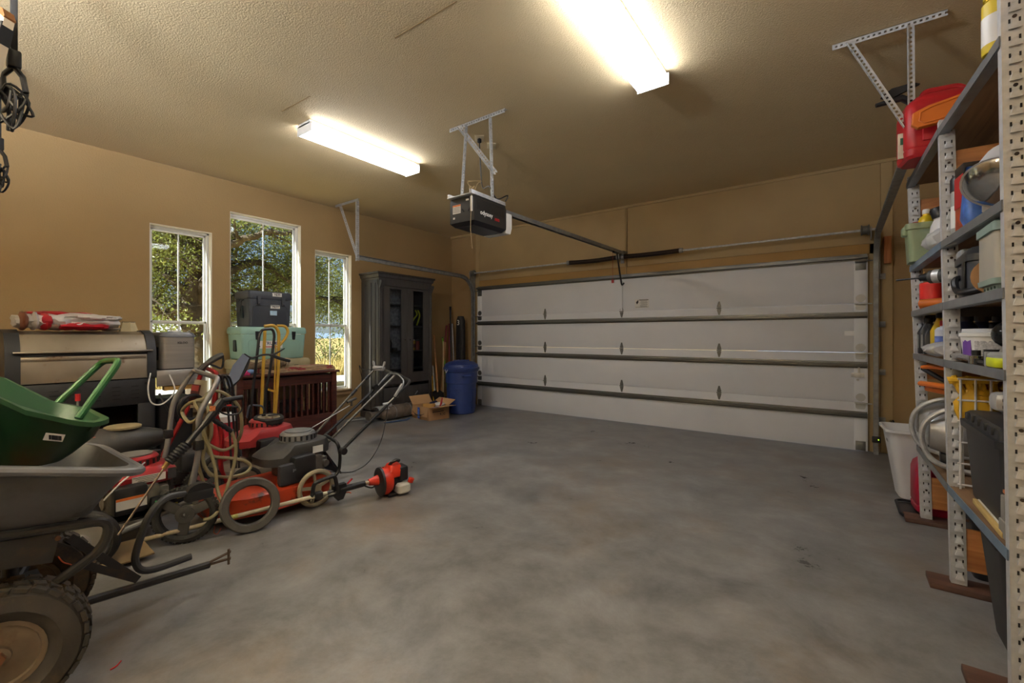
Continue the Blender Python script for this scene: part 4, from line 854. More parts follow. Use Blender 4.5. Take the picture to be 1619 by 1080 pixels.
# ================================================================ wheels and dump cart
def wheel(t, c, ax, Rr, w, rim, tm=None, spokes=0, tread=0, hubm=None, nm='wheel', rw=None):
    """wheel part under t: tyre with rim/hub sub-parts; ax = axle direction"""
    tm = tm or RUBBER; M = axM(c, ax)
    ri = rim
    prof = [(ri, -w * 0.32), (ri + (Rr - ri) * 0.4, -w * 0.5), (Rr - w * 0.12, -w * 0.44), (Rr, -w * 0.3), (Rr, w * 0.3), (Rr - w * 0.12, w * 0.44), (ri + (Rr - ri) * 0.4, w * 0.5), (ri, w * 0.32)]
    m = MB(); n = 40
    rg = [[(r * math.cos(2 * math.pi * i / n), r * math.sin(2 * math.pi * i / n), z) for r, z in prof] for i in range(n)]
    m.loft(rg, False, True, M)
    wh = obj(nm, m, tm, t)
    if tread:
        m = MB()
        for i in range(tread):
            for row, (z, off) in enumerate(((-w * 0.34, 0), (-w * 0.12, 0.5), (w * 0.12, 0), (w * 0.34, 0.5))):
                a = 2 * math.pi * (i + off) / tread; L = 2 * math.pi * Rr / tread * 0.74
                Q = M @ Matrix.Rotation(a, 4, 'Z')
                m.box((Rr + 0.002 - (0.006 if row in (0, 3) else 0), 0, z), (0.012, L, w * 0.2), 0, Q @ Matrix.Rotation(R(12 if row % 2 else -12), 4, 'X'))
        o = obj('tread_blocks', m, tm, wh); o['kind'] = 'stuff'
    return wh, M
CARTG = mat('grey_poly_tub', (86, 86, 88), 0.5, 0, 0.1, 3, col2=(70, 69, 68), c2lo=0.5, c2hi=0.7)
CARTM = mat('cart_frame_metal', (58, 56, 54), 0.42, 0.5, 0.25, 10, col2=(84, 66, 50), c2lo=0.62, c2hi=0.75)
DIRTY = mat('dirty_rim', (116, 100, 80), 0.6, 0.3, 0.3, 9, col2=(84, 54, 34), c2lo=0.5, c2hi=0.7)
DUSTY = mat('dusty_tyre', (58, 52, 44), 0.85, 0, 0.35, 7, 0.2, 60, col2=(106, 84, 54), c2lo=0.48, c2hi=0.66)
co = V((-2.36, 0.2, 0))
t = thing('dump_cart', 'grey plastic tub dump cart with big pneumatic tyres at the left edge', 'cart', co)
def cw_(p): return V(p) - co
SL = 0.26
def tubring(x0, x1, y0, y1, z, r=0.09, n=5):
    cx_, cy_ = (x0 + x1) / 2, (y0 + y1) / 2
    return [(cx_ + a - co.x, cy_ + bq - co.y, z + (0.5 - (cy_ + bq)) * SL) for a, bq in rrect(x1 - x0, y1 - y0, r, n)]
tub = MB().loft([tubring(-2.53, -2.15, -0.6, 0.3, 0.49), tubring(-2.55, -2.13, -0.62, 0.36, 0.53), tubring(-2.57, -2.11, -0.64, 0.39, 0.57), tubring(-2.585, -2.095, -0.65, 0.41, 0.6), tubring(-2.64, -2.045, -0.68, 0.49, 0.725),
                 tubring(-2.665, -2.015, -0.7, 0.515, 0.728), tubring(-2.665, -2.015, -0.7, 0.515, 0.748), tubring(-2.64, -2.04, -0.68, 0.49, 0.752), tubring(-2.56, -2.12, -0.62, 0.4, 0.56), tubring(-2.5, -2.18, -0.6, 0.3, 0.52)])
obj('tub', tub, CARTG, t)
obj('rim_lip', MB().tube([V(p) for p in tubring(-2.668, -2.012, -0.703, 0.518, 0.738)], 0.014, 8, closed=True), mat('tub_rim_grey', (112, 112, 115), 0.4), t)
for x in (-2.12, -2.58):
    fr = fillet([(x, -0.6, 0.76), (x, 0.16, 0.6), (x, 0.44, 0.565), (x, 0.42, 0.47), (x + (-0.03 if x > -2.3 else 0.03), 0.3, 0.385), (x + (-0.15 if x > -2.3 else 0.15), 0.22, 0.29)], 0.07)
    obj('frame_tube', MB().tube([cw_(p) for p in fr], 0.016, 10), CARTM, t)
    obj('frame_plate', MB().bar(cw_((x, -0.5, 0.68)), cw_((x, 0.3, 0.52)), 0.004, 0.1), CARTM, t)
    for y in (0.08, 0.3): obj('bolt', MB().cyl(cw_((x + 0.018, y, 0.62 - y * 0.22)), cw_((x + 0.026, y, 0.62 - y * 0.22)), 0.008, n=8), mat('rusty_bolt', (110, 74, 50), 0.7, 0.4), t)
obj('axle', MB().cyl(cw_((-2.64, 0.27, 0.205)), cw_((-2.2, 0.18, 0.21)), 0.013, n=10), CARTM, t)
obj('axle_beam', MB().bar(cw_((-2.6, 0.25, 0.28)), cw_((-2.22, 0.2, 0.28)), 0.05, 0.05, bev=0.005), CARTM, t)
obj('steer_plate', MB().box(cw_((-2.38, 0.22, 0.33)), (0.2, 0.16, 0.012), 0.003).cyl(cw_((-2.38, 0.22, 0.27)), cw_((-2.38, 0.22, 0.42)), 0.022, n=12), CARTM, t)
AX = V((-0.49, 0.1, 0)).normalized()
def big_wheel(c):
    wh, M = wheel(t, cw_(c), AX, 0.208, 0.14, 0.105, DUSTY, tread=30)
    for s in (-1, 1):
        obj('rim', MB().lathe([(0.107, 0.04 * s), (0.112, 0.052 * s), (0.098, 0.05 * s), (0.085, 0.02 * s), (0.06, 0.008 * s), (0.035, 0.018 * s), (0.03, 0.05 * s), (0.012, 0.052 * s)], 28, M), DIRTY, wh)
    obj('hub_nut', MB().lathe([(0.02, -0.066), (0.02, -0.05), (0.02, 0.05), (0.02, 0.066)], 6, M), mat('rusty_nut', (126, 84, 56), 0.6, 0.5), wh)
    obj('valve_stem', MB().cyl(M @ V((0.07, 0.0, -0.02)), M @ V((0.075, 0, -0.05)), 0.004, n=6), BLACK, wh)
big_wheel(P(0, 1029, d=1.4326)); big_wheel((-2.69, 0.29, 0.208))
tipp = P(365, 886, Z=0.1); p1 = P(60, 945, X=-2.42)
tg0 = V((-2.4, 0.22, 0.19)); tg1 = P(330, 893, Z=0.1)
obj('tongue', MB().cyl(tg0 - co, tg1 - co, 0.017, n=10), CARTM, t)
obj('hitch_clevis', MB().bar(tg1 - co, tipp - co + V((0, 0, 0.012)), 0.02, 0.005).bar(tg1 - co + V((0, 0, 0.01)), tipp - co + V((0, 0, 0.045)), 0.02, 0.005).cyl(tipp - co + V((0, -0.01, -0.015)), tipp - co + V((0, -0.01, 0.06)), 0.006, n=8), mat('rusty_hitch', (96, 76, 60), 0.6, 0.5), t)
for dz in (0.0, 0.03):
    obj('tongue_strap', MB().bar(P(110, 850, X=-2.4) - co, P(218, 917, X=-2.46) - co + V((0, 0, dz)), 0.005, 0.03), CARTM, t) if dz == 0 else obj('tongue_strap', MB().bar(P(122, 890, X=-2.38) - co, P(216, 916, X=-2.44) - co, 0.005, 0.028), CARTM, t)
XLp = -2.5
loop = [P(302, 890, X=-2.47) + V((0, 0, 0.03)), P(235, 902, X=-2.47), P(214, 888, X=-2.48), P(222, 850, X=-2.5), P(238, 812, X=-2.52), P(262, 788, X=-2.56), P(292, 781, X=-2.6)]
obj('loop_handle', MB().tube([p - co for p in catmull(loop, 6)], 0.015, 10), mat('handle_grip_grey', (66, 66, 68), 0.45, 0.3), t)
e = loop[-1] - co
obj('handle_clamp', MB().box((e.x, e.y + 0.06, e.z - 0.02), (0.05, 0.12, 0.05), 0.01).loft([[(e.x - 0.02, e.y + 0.06 + 0.055 * math.cos(a), e.z + 0.0 + 0.04 * math.sin(a)) for a in [R(i * 20) for i in range(10)]], [(e.x + 0.02, e.y + 0.06 + 0.055 * math.cos(a), e.z + 0.0 + 0.04 * math.sin(a)) for a in [R(i * 20) for i in range(10)]]]), BLACK, t)
obj('orange_cord', MB().tube([p - co for p in catmull([P(92, 880, X=-2.2), P(100, 889, X=-2.2), P(113, 893, X=-2.2)], 5)], 0.002, 5), mat('orange_cord_mat', (200, 80, 40), 0.6), t)
# spreader hopper lying in the tub
GREEN = mat('green_plastic', (32, 72, 42), 0.42, 0, 0.12, 5, col2=(44, 62, 44), c2lo=0.55, c2hi=0.8); GTUBE = mat('green_tube_paint', (44, 96, 52), 0.35, 0.1, 0.1, 6)
so = V((-2.33, 0.2, 0.72))
t = thing('broadcast_spreader', 'green broadcast spreader hopper resting in the grey cart tub', 'spreader', so)
def zr(y): # rim height along Y (world)
    pts_ = [(-0.3, 1.13), (0.0, 1.12), (0.1, 1.09), (0.173, 1.046), (0.2325, 0.98), (0.3, 0.946), (0.39, 0.92), (0.6, 0.918)]
    for (a, za), (bq, zb) in zip(pts_, pts_[1:]):
        if y <= bq: q = max(0, (y - a) / (bq - a)); return za + (zb - za) * q
    return 0.918
def so_l(x, y, z): return (x - so.x, y - so.y, z - so.z)
# rebuild long sides on the sag curve
def hop2(x0, x1, y0, y1, f, zb, r, add=0):
    base = rrect(x1 - x0, y1 - y0, r, 7); n = len(base); o_ = []
    cx_, cy_ = (x0 + x1) / 2, (y0 + y1) / 2
    for i in range(n):
        a, bq = V(base[i] + (0,)), V(base[(i + 1) % n] + (0,)); k = 10 if i in (7, 23) else (4 if i in (15, 31) else 1)
        for j in range(k):
            p = a.lerp(bq, j / k); yw = cy_ + p.y; o_.append(so_l(cx_ + p.x, yw, zb + (zr(yw - (-2.09 - cx_ - p.x) * 0.15) + (-2.09 - cx_ - p.x) * 0.02 - zb) * f + add))
    return o_
hp = [(-2.43, -2.25, 0.08, 0.34, 0.0, 0.775, 0.06, 0), (-2.45, -2.22, 0.02, 0.37, 0.12, 0.78, 0.08, 0), (-2.48, -2.16, -0.12, 0.42, 0.5, 0.79, 0.1, 0), (-2.52, -2.1, -0.22, 0.43, 1.0, 0.8, 0.1, -0.012), (-2.535, -2.085, -0.235, 0.445, 1.0, 0.8, 0.1, -0.01), (-2.535, -2.085, -0.235, 0.445, 1.0, 0.8, 0.1, 0.006),
      (-2.515, -2.105, -0.215, 0.425, 1.0, 0.8, 0.1, 0.006), (-2.47, -2.18, -0.1, 0.41, 0.5, 0.8, 0.1, 0), (-2.42, -2.26, 0.1, 0.33, 0.0, 0.8, 0.05, 0)]
obj('hopper', MB().loft([hop2(*a) for a in hp]), GREEN, t)
q0, q1 = P(95, 634, X=-2.53), P(162, 571, X=-2.55); q2, q3 = P(190, 570, X=-2.3), P(138, 642, X=-2.24)
obj('tube_handle', MB().tube([p - so for p in fillet([q0 + (q0 - q1) * 0.3, q1, q2, q3 + (q3 - q2) * 0.25], 0.05)], 0.0125, 10), GTUBE, t)
st = obj('barcode_sticker', MB().bar(P(70, 690, X=-2.118) - so, P(101, 693, X=-2.118) - so, 0.003, 0.024), LABEL, t)
a = P(70, 690, X=-2.116) - so; bq = P(101, 693, X=-2.116) - so; m = MB()
rr = random.Random(2)
for i in range(16):
    p = a.lerp(bq, 0.25 + 0.6 * i / 15); m.box((p.x + 0.001, p.y, p.z - 0.001), (0.002, 0.001 + 0.0012 * rr.random(), 0.015))
obj('barcode', m, INK, st)
cr = P(123, 655, X=-2.5)
k1 = obj('control_rod', MB().cyl(P(123, 655, X=-2.5) - so, P(123, 630, X=-2.5) - so, 0.004, n=8), GALV_D, t); obj('red_cap', MB().cyl(P(123, 634, X=-2.5) - so, P(123, 623, X=-2.5) - so, 0.009, n=12), RED_P, k1)
obj('gear_case', MB().lathe([(0.09, 0.0), (0.1, 0.03), (0.07, 0.06)], 20, T(-2.33 - so.x, 0.2 - so.y, -0.003)), GREEN, t)
obj('side_rib', MB().bar(P(140, 680, X=-2.13) - so, P(150, 668, X=-2.11) - so, 0.008, 0.012), GREEN, t)
solo('orange_bag', MB().prism([(-0.14, -0.05), (0.1, -0.06), (0.13, 0.05), (-0.1, 0.06)], 0, 0.045, bev=0.012), mat('orange_plastic_bag', (196, 78, 34), 0.5, 0, 0.1, 9), 'orange bag wedged under the green hopper in the cart tub', 'bag', (-2.25, 0.19, 0.64), R(80))
solo('black_strap', MB().tube(catmull([(0, -0.15, 0.22), (0.01, -0.12, 0.1), (0.0, -0.02, 0.03), (0.0, 0.1, 0.05)], 5), 0.012, 6), BLACK, 'black bent strap hanging from the spreader in the cart', 'strap', (-2.14, 0.1, 0.64))
solo('folded_leaflet', MB().bar((0, 0, 0.02), (0, 0.07, 0.045), 0.06, 0.003).bar((0, 0.07, 0.045), (0.01, 0.09, 0.0), 0.06, 0.003), LABEL, 'folded white leaflet beside the orange bag in the cart tub', 'paper', (-2.22, 0.31, 0.62))

# loose wheels behind the cart
t = thing('grey_disc_wheel', 'grey disc wheel with black tyre standing behind the cart tongue', 'wheel', (-3.16, 0.54, 0))
wh, M = wheel(t, (0, 0, 0.158), (0.85, -0.5, 0), 0.158, 0.06, 0.125)
obj('disc', MB().lathe([(0.127, 0.012), (0.12, 0.03), (0.08, 0.022), (0.05, 0.028), (0.045, 0.045), (0.02, 0.05)], 30, M), mat('grey_disc_paint', (148, 144, 138), 0.45, 0.1, 0.08, 5), wh)
obj('bolt', MB().lathe([(0.012, 0.02), (0.012, 0.05)], 6, M @ T(0.03, -0.055, 0)), GALV, wh)

# ================================================================ pressure washer with grey frame
FRG = mat('grey_frame_paint', (132, 132, 134), 0.38, 0.4, 0.1, 6)
HOSE = mat('beige_hose', (128, 119, 88), 0.5, 0, 0.1, 8)
ENG = mat('engine_cast', (120, 116, 108), 0.45, 0.6, 0.3, 18, 0.3, 60); HRED = mat('engine_red', (142, 24, 30), 0.38, 0, 0.15, 5, col2=(96, 40, 36), c2lo=0.6, c2hi=0.8)
po = V((-3.45, 0.9, 0))
t = thing('pressure_washer', 'grey-framed pressure washer with red engine and big black wheels', 'pressure washer', po)
def pl(p): return V(p) - po
XN, XF = -3.2, -3.74
for x in (XN, XF): pass
fr = fillet([(XN, 1.02, 0.2), (XN, 1.075, 0.5), (XN, 1.075, 0.74), (XN, 1.19, 0.955), (XF + 0.04, 1.21, 0.985), (XF, 1.1, 0.76), (XF, 1.075, 0.5), (XF, 1.02, 0.2)], 0.06)
obj('handle_frame', MB().tube([pl(p) for p in fr], 0.0165, 12), FRG, t)
obj('base_frame', MB().tube([pl(p) for p in fillet([(XN, 1.04, 0.22), (XN - 0.03, 0.75, 0.14), (XN - 0.06, 0.55, 0.1), (XF + 0.06, 0.55, 0.1), (XF + 0.03, 0.75, 0.14), (XF, 1.04, 0.22)], 0.08)], 0.0165, 10), FRG, t)
obj('base_plate', MB().box(pl((-3.47, 0.8, 0.17)), (0.4, 0.42, 0.012), 0.003), BLACKM, t)
obj('rear_foot', MB().tube([pl(p) for p in fillet([(XN - 0.03, 0.62, 0.12), (XN - 0.03, 0.6, 0.02), (XN - 0.03, 0.56, 0.012)], 0.03)], 0.014, 8), RUBBER, t)
for x in (XN, XF): obj('frame_clamp', MB().box(pl((x, 1.075, 0.55)), (0.05, 0.05, 0.06), 0.008), BLACK, t)
def spoked(t, c, ax, Rr, w, m_hub, n=3):
    wh, M = wheel(t, c, ax, Rr, w, Rr * 0.76, tread=0)
    obj('hub', MB().lathe([(Rr * 0.3, -w * 0.25), (Rr * 0.3, w * 0.3), (Rr * 0.14, w * 0.34), (Rr * 0.13, w * 0.2), (0.004, w * 0.2)], 20, M), m_hub, wh)
    for i in range(n):
        a = 2 * math.pi * i / n + 0.4
        obj('spoke', MB().box((Rr * 0.52, 0, 0), (Rr * 0.52, Rr * 0.34, w * 0.36), 0.006, M @ Matrix.Rotation(a, 4, 'Z')), m_hub, wh)
    m = MB(); kk = 44
    for i in range(kk): m.box((Rr, 0, 0), (0.01, 2 * math.pi * Rr / kk * 0.55, w * 0.8), 0, M @ Matrix.Rotation(2 * math.pi * i / kk, 4, 'Z'))
    o = obj('tread_lugs', m, RUBBER, wh); o['kind'] = 'stuff'
    return wh
HUBG = mat('hub_dark_grey', (66, 64, 62), 0.6, 0, 0.15, 8)
spoked(t, pl((-3.13, 0.985, 0.168)), (0.75, -0.45, 0), 0.163, 0.06, HUBG); spoked(t, pl((-3.86, 0.98, 0.165)), (1, 0, 0), 0.16, 0.06, HUBG)
obj('axle', MB().cyl(pl((-3.88, 0.98, 0.165)), pl((-3.12, 0.98, 0.168)), 0.009, n=8), GALV_D, t)
def engine(t, c, rz, shroud, cover, sc=1.0, disc=None, label=True, tall=0.0, sy=1.0):
    """small four-stroke engine under thing t, local centre c (its base), as parts"""
    M = T(*c) @ Matrix.Rotation(rz, 4, 'Z') @ Matrix.Scale(sc, 4)
    def o(nm, mb, m, par=t): return obj(nm, mb.xf(M), m, par)
    o('crankcase', MB().box((0, 0, 0.07), (0.24, 0.26, 0.14), 0.02).cyl((0, -0.14, 0.07), (0, 0.15, 0.07), 0.05, n=14), ENG)
    cy = MB()
    for i in range(6): cy.box((0.13 + i * 0.012, 0, 0.09), (0.006, 0.15 - i * 0.004, 0.12), 0.002)
    cy.cyl((0.1, 0, 0.09), (0.2, 0, 0.09), 0.04, n=14)
    o('cylinder_fins', cy, ENG)
    sh = o('shroud', MB().loft([[(x, y * sy - (sy - 1) * 0.17 * (1 if z < 0.22 else 0.6), z - (0.03 if sy > 1 and y < -0.08 else 0)) for x, y in rrect(w, d, r, 5)] for z, w, d, r in ((0.15, 0.3, 0.36, 0.1), (0.2, 0.31, 0.37, 0.11), (0.235, 0.27, 0.33, 0.11), (0.25, 0.2, 0.26, 0.09))]), shroud)
    o('recoil_cover', MB().lathe([(0.115, 0.24), (0.112, 0.285 + tall), (0.1, 0.298 + tall), (0.01, 0.302 + tall)], 28), cover, sh)
    m = MB()
    for i in range(20): m.box((0.1145, 0, 0.265 + tall / 2), (0.006, 0.012, 0.03), 0, Matrix.Rotation(2 * math.pi * i / 20, 4, 'Z'))
    s_ = o('recoil_vents', m, BLACK, sh); s_['kind'] = 'stuff'
    if disc: o('cover_disc', MB().lathe([(0.085, 0.299 + tall), (0.085, 0.305 + tall), (0.07, 0.307 + tall), (0.01, 0.308 + tall)], 28), disc, sh)
    o('air_filter_box', MB().box((0.17, -0.06, 0.1), (0.09, 0.15, 0.15), 0.02), BLACK)
    o('muffler', MB().box((-0.16, 0.05, 0.1), (0.07, 0.16, 0.1), 0.02), BLACKM)
    o('fuel_cap', MB().cyl((-0.09, 0.12, 0.22), (-0.09, 0.12, 0.285), 0.03, n=16), BLACK)
    o('carburettor', MB().box((0.13, 0.09, 0.09), (0.07, 0.06, 0.08), 0.01).cyl((0.17, 0.09, 0.09), (0.2, 0.09, 0.09), 0.022, n=12), ENG)
    return M
M = engine(t, pl((-3.45, 0.82, 0.19)), 0.0, HRED, HRED, 1.06, mat('grey_recoil_mesh', (128, 126, 122), 0.5, 0.4))
lb = obj('shroud_label', MB().box((0.156, 0.03, 0.185), (0.003, 0.15, 0.04)).xf(M), LABEL, t)
m = MB()
for i in range(4): m.box((0.158, 0.02, 0.199 - i * 0.009), (0.001, 0.12 - i * 0.02, 0.003))
obj('print', m.xf(M), mat('faint_ink', (120, 116, 110), 0.7), lb)
obj('warning_label', MB().box((0.157, 0.135, 0.19), (0.003, 0.04, 0.06)).xf(M), INK, t)
o = obj('pull_cord', MB().tube([(0.12, 0.02, 0.27), (0.19, -0.1, 0.2), (0.2, -0.17, 0.13)], 0.004, 6).xf(M), WHITE_P, t)
ab = obj('filter_label', MB().box((0.216, -0.06, 0.09), (0.003, 0.13, 0.06)).xf(M), LABEL, t); obj('label_band', MB().box((0.218, -0.06, 0.115), (0.001, 0.13, 0.014)).xf(M), mat('orange_ink', (224, 120, 50), 0.6), ab)
obj('dial_plate', MB().box((0.2, 0.1, 0.04), (0.05, 0.16, 0.1), 0.01).xf(M), BLACKM, t)
for i, (dy, dz, c) in enumerate(((0.04, 0.065, (70, 190, 110)), (0.09, 0.065, (80, 190, 120)), (0.14, 0.06, (220, 190, 60)), (0.06, 0.03, (200, 80, 60)), (0.12, 0.03, (220, 200, 90)))):
    obj('control_sticker', MB().box((0.2265, dy + 0.01, dz), (0.002, 0.024, 0.012)).xf(M), mat('sticker_%d' % i, c, 0.5), t)
# spray gun and lance leaning on the frame
def gun(name, label, pts, loc, thick):
    pass
go2 = P(187, 846, X=-3.02); go2.z = 0.0
t = thing('spray_lance', 'black pressure washer gun with long lance leaning on the grey frame', 'spray gun', go2)
XG = -3.1
def gl(u, v, X=XG): return P(u, v, X=X) - go2
obj('lance_rod', MB().cyl(gl(187, 846, -3.02), gl(263, 735, -3.1), 0.006, n=8), mat('brown_steel_rod', (96, 82, 70), 0.4, 0.6), t)
obj('lance_collar', MB().cyl(gl(258, 741), gl(266, 731), 0.014, n=10), mat('brass', (140, 112, 66), 0.4, 0.7), t)
rg = [gl(266, 731).lerp(gl(296, 702), i / 22) for i in range(23)]
obj('corrugated_grip', MB().tube(rg, [0.03 if i % 3 else 0.024 for i in range(23)], 14), BLACK, t, 50)
obj('barrel', MB().cyl(gl(296, 702), gl(335, 656), 0.017, n=12), BLACK, t)
obj('gun_body', MB().tube([gl(322, 672), gl(336, 655), gl(346, 640), gl(352, 632)], [0.02, 0.026, 0.028, 0.022], 10), BLACK, t)
obj('pistol_grip', MB().tube(catmull([gl(346, 638), gl(356, 633), gl(370, 630), gl(383, 628)], 4), [0.018] * 6 + [0.015] * 7, 10), BLACK, t)
obj('trigger_guard', MB().tube(catmull([gl(383, 628), gl(384, 643), gl(378, 653), gl(364, 656), gl(350, 652), gl(345, 644)], 5), 0.006, 8), BLACK, t)
tr_ = obj('trigger', MB().tube([gl(350, 643), gl(362, 642), gl(376, 644)], 0.006, 8), BLACK, t); obj('red_lock', MB().box(gl(362, 641), (0.012, 0.03, 0.012), 0.003), RED_P, tr_)
rg = [gl(332, 660).lerp(gl(366, 682), i / 16) for i in range(17)]
obj('side_grip', MB().tube(rg, [0.016 if i % 3 else 0.012 for i in range(17)], 10), BLACK, t, 50)
obj('sticker', MB().box(gl(336, 646, -3.07), (0.004, 0.03, 0.03), 0, ), mat('orange_label', (200, 120, 70), 0.5, 0, 0.5, 60), t)
# hose
def hose(name, label, pts, r, m, cat='hose', k=7):
    p0 = V(pts[0]); o_ = V((p0.x, p0.y, 0))
    return solo(name, MB().tube([p - o_ for p in catmull(pts, k)], r, 8), m, label, cat, o_)
H = lambda u, v, X: P(u, v, X=X)
hose('pressure_hose', 'beige pressure hose in loose loops over the grey washer frame',
     [H(366, 682, -3.1), H(373, 705, -3.1), H(370, 735, -3.1), H(361, 765, -3.08), H(352, 790, -3.07), H(344, 775, -3.12), H(340, 740, -3.15), H(330, 705, -3.18), H(322, 680, -3.2), H(330, 662, -3.25), H(326, 640, -3.3), H(312, 634, -3.3), H(296, 640, -3.35), H(288, 652, -3.4), H(300, 668, -3.3), H(316, 655, -3.25), H(308, 636, -3.3), H(322, 630, -3.3), H(336, 618, -3.28), H(358, 624, -3.25), H(378, 645, -3.25), H(382, 680, -3.25), H(372, 702, -3.3), H(352, 712, -3.3), H(330, 703, -3.3), H(318, 694, -3.35),
      H(335, 720, -3.3), H(360, 724, -3.25), H(385, 728, -3.22), H(396, 737, -3.22), H(388, 748, -3.2), H(365, 754, -3.2), H(338, 752, -3.2), H(324, 738, -3.22), H(322, 715, -3.25), H(334, 688, -3.25), H(331, 660, -3.3), H(320, 690, -3.3), H(313, 730, -3.3), H(322, 765, -3.3), H(318, 780, -3.35)], 0.0105, HOSE)
hose('hose_coil', 'short beige hose end curling under the washer wheel', [H(306, 745, -3.35), H(300, 765, -3.35), H(295, 785, -3.4), H(302, 800, -3.35), H(322, 798, -3.2), H(340, 790, -3.1), H(346, 805, -3.05), H(335, 818, -3.0), H(322, 822, -3.02)], 0.0105, HOSE)

# ================================================================ red framed washer behind
ro = V((-3.97, 1.25, 0))
REDT = mat('red_tube_paint', (140, 24, 28), 0.35, 0.2, 0.1, 6)
t = thing('red_pressure_washer', 'red-framed pressure washer with cream panel behind the grey one', 'pressure washer', ro)
def rl(p): return V(p) - ro
a0, a1 = H(348, 740, -3.72), H(343, 640, -3.72)
fr = fillet([a0 + V((0, 0.1, -0.28)), a0, H(352, 690, -3.72), H(338, 645, -3.72), H(344, 590, -3.72), H(322, 580, -4.1), H(300, 640, -4.15), V((-4.15, 1.15, 0.3)), V((-4.15, 1.2, 0.08))], 0.06)
obj('frame_tube', MB().tube([rl(p) for p in fr], 0.0165, 10), REDT, t)
pc = H(314, 622, -3.9)
obj('cream_panel', MB().loft([[rl(H(u, v, X)) for u, v in ((300, 645), (326, 645), (328, 602), (308, 600))] for X in (-3.9, -3.94)]), mat('cream_plastic', (190, 182, 150), 0.5), t)
obj('panel_label', MB().loft([[rl(H(u, v, X)) for u, v in ((297, 640), (311, 641), (318, 609), (304, 607))] for X in (-3.885, -3.897)]), mat('dark_red_label', (74, 28, 26), 0.5, 0, 0.3, 10), t)
obj('panel_badge', MB().loft([[rl(H(u, v, X)) for u, v in ((302, 617), (313, 619), (315, 610), (304, 609))] for X in (-3.88, -3.886)]), mat('pale_red_label', (170, 70, 60), 0.5), t)
obj('pump_block', MB().box((0.05, 0.0, 0.3), (0.22, 0.16, 0.14), 0.03), BLACKM, t)
obj('base_plate', MB().box((0.0, 0.0, 0.12), (0.4, 0.24, 0.02), 0.004), REDT, t)
for x in (-0.22, 0.24):
    spoked(t, (x, 0.03, 0.135), (1, 0, 0), 0.128, 0.05, HUBG)
engine(t, (-0.02, -0.02, 0.13), 0.0, BLACK, BLACK, 0.62)
obj('cord_wrap', MB().torus((0.12, 0.0, 0.7), 0.09, 0.014, (1, 0.3, 0), 24, 8), BLACK, t)
t = thing('black_spray_gun', 'black spray gun resting on top of the red washer handle', 'spray gun', H(333, 583, -3.95))
go3 = t.location.copy(); gl3 = lambda u, v: H(u, v, -3.95) - go3
obj('grip', MB().tube(catmull([gl3(314, 586), gl3(330, 573), gl3(345, 564), gl3(352, 562)], 4), [0.02] * 5 + [0.024] * 8, 10), mat('dark_grey_plastic', (58, 58, 56), 0.5), t)
obj('guard', MB().tube(catmull([gl3(352, 562), gl3(353, 572), gl3(350, 582), gl3(340, 579), gl3(332, 576)], 4), 0.008, 8), BLACK, t)
for i, (du, X) in enumerate(((0, -3.6), (7, -3.62), (12, -3.66))):
    hose('black_cable', ['thick black cable arching behind the grey washer handle', 'middle black cable arching behind the grey washer handle', 'outer black cable arching behind the grey washer handle'][i], [H(338 + du, 606, X - 0.1), H(344 + du, 594, X), H(352 + du, 600, X), H(358 + du, 625, X), H(362 + du, 665, X), H(364 + du, 700, X), H(366 + du, 740, X)], 0.008, BLACK, 'cable')
t = thing('red_cooler', 'small red jug cooler with white lid behind the hose loops', 'cooler', (-4.28, 1.62, 0))
obj('jug', MB().lathe([(0.08, 0), (0.09, 0.01), (0.09, 0.48), (0.085, 0.49)], 24), mat('cooler_red', (160, 28, 40), 0.4), t); obj('lid', MB().lathe([(0.094, 0.49), (0.096, 0.54), (0.07, 0.56), (0.01, 0.562)], 24), WHITE_P, t)

# ================================================================ lawn mowers
def mower(name, label, loc, deckm, shroud, cover, disc, deck_w=0.5, deck_l=0.72, wr=0.11, rz=0.0, ez=0.17, tall=0.0, wheels=True, esc=1.0, eng_rz=0.0, eoff=0.02):
    """local: +Y is the handle side (rear); origin on the floor under the deck centre"""
    t = thing(name, label, 'lawn mower', loc, rz)
    w, l = deck_w, deck_l
    rg = []
    for z, k in ((0.06, 1.0), (0.13, 1.0), (0.17, 0.95), (0.19, 0.8)):
        o_ = []
        for i in range(28):
            a = 2 * math.pi * i / 28; x, y = math.cos(a), math.sin(a)
            ex = (abs(x) ** 0.6) * (1 if x > 0 else -1) * w / 2 * k; ey = (abs(y) ** 0.6) * (1 if y > 0 else -1) * l / 2 * k
            o_.append((ex * (0.9 if ey < -l * 0.3 else 1), ey, z))
        rg.append(o_)
    obj('deck', MB().loft(rg), deckm, t)
    obj('deck_skirt', MB().tube([V(p) + V((0, 0, 0.0)) for p in rg[0]], 0.008, 6, closed=True), deckm, t)
    M = engine(t, (0, eoff, ez), eng_rz, shroud, cover, esc, disc, tall=tall, sy=1.25)
    if wheels:
        for sx in (-1, 1):
            for sy in (-1, 1):
                wh, Mw = wheel(t, (sx * (w / 2 + 0.03), sy * (l / 2 - 0.1), wr if sy < 0 else wr + 0.02), (sx, 0, 0), wr if sy < 0 else wr + 0.02, 0.045, wr * 0.72)
                obj('hub', MB().lathe([(wr * 0.76, -0.012), (wr * 0.74, 0.016), (wr * 0.3, 0.008), (wr * 0.25, 0.026), (0.004, 0.026)], 20, Mw), mat('mower_hub', (150, 140, 124), 0.6, 0, 0.15, 9), wh)
    return t, M
ORNG = mat('orange_deck_paint', (176, 58, 26), 0.4, 0.1, 0.15, 6, col2=(62, 40, 30), c2lo=0.55, c2hi=0.66, c2s=8)
DGREY = mat('dusty_black_plastic', (52, 50, 48), 0.5, 0, 0.25, 7, col2=(96, 84, 66), c2lo=0.58, c2hi=0.78)
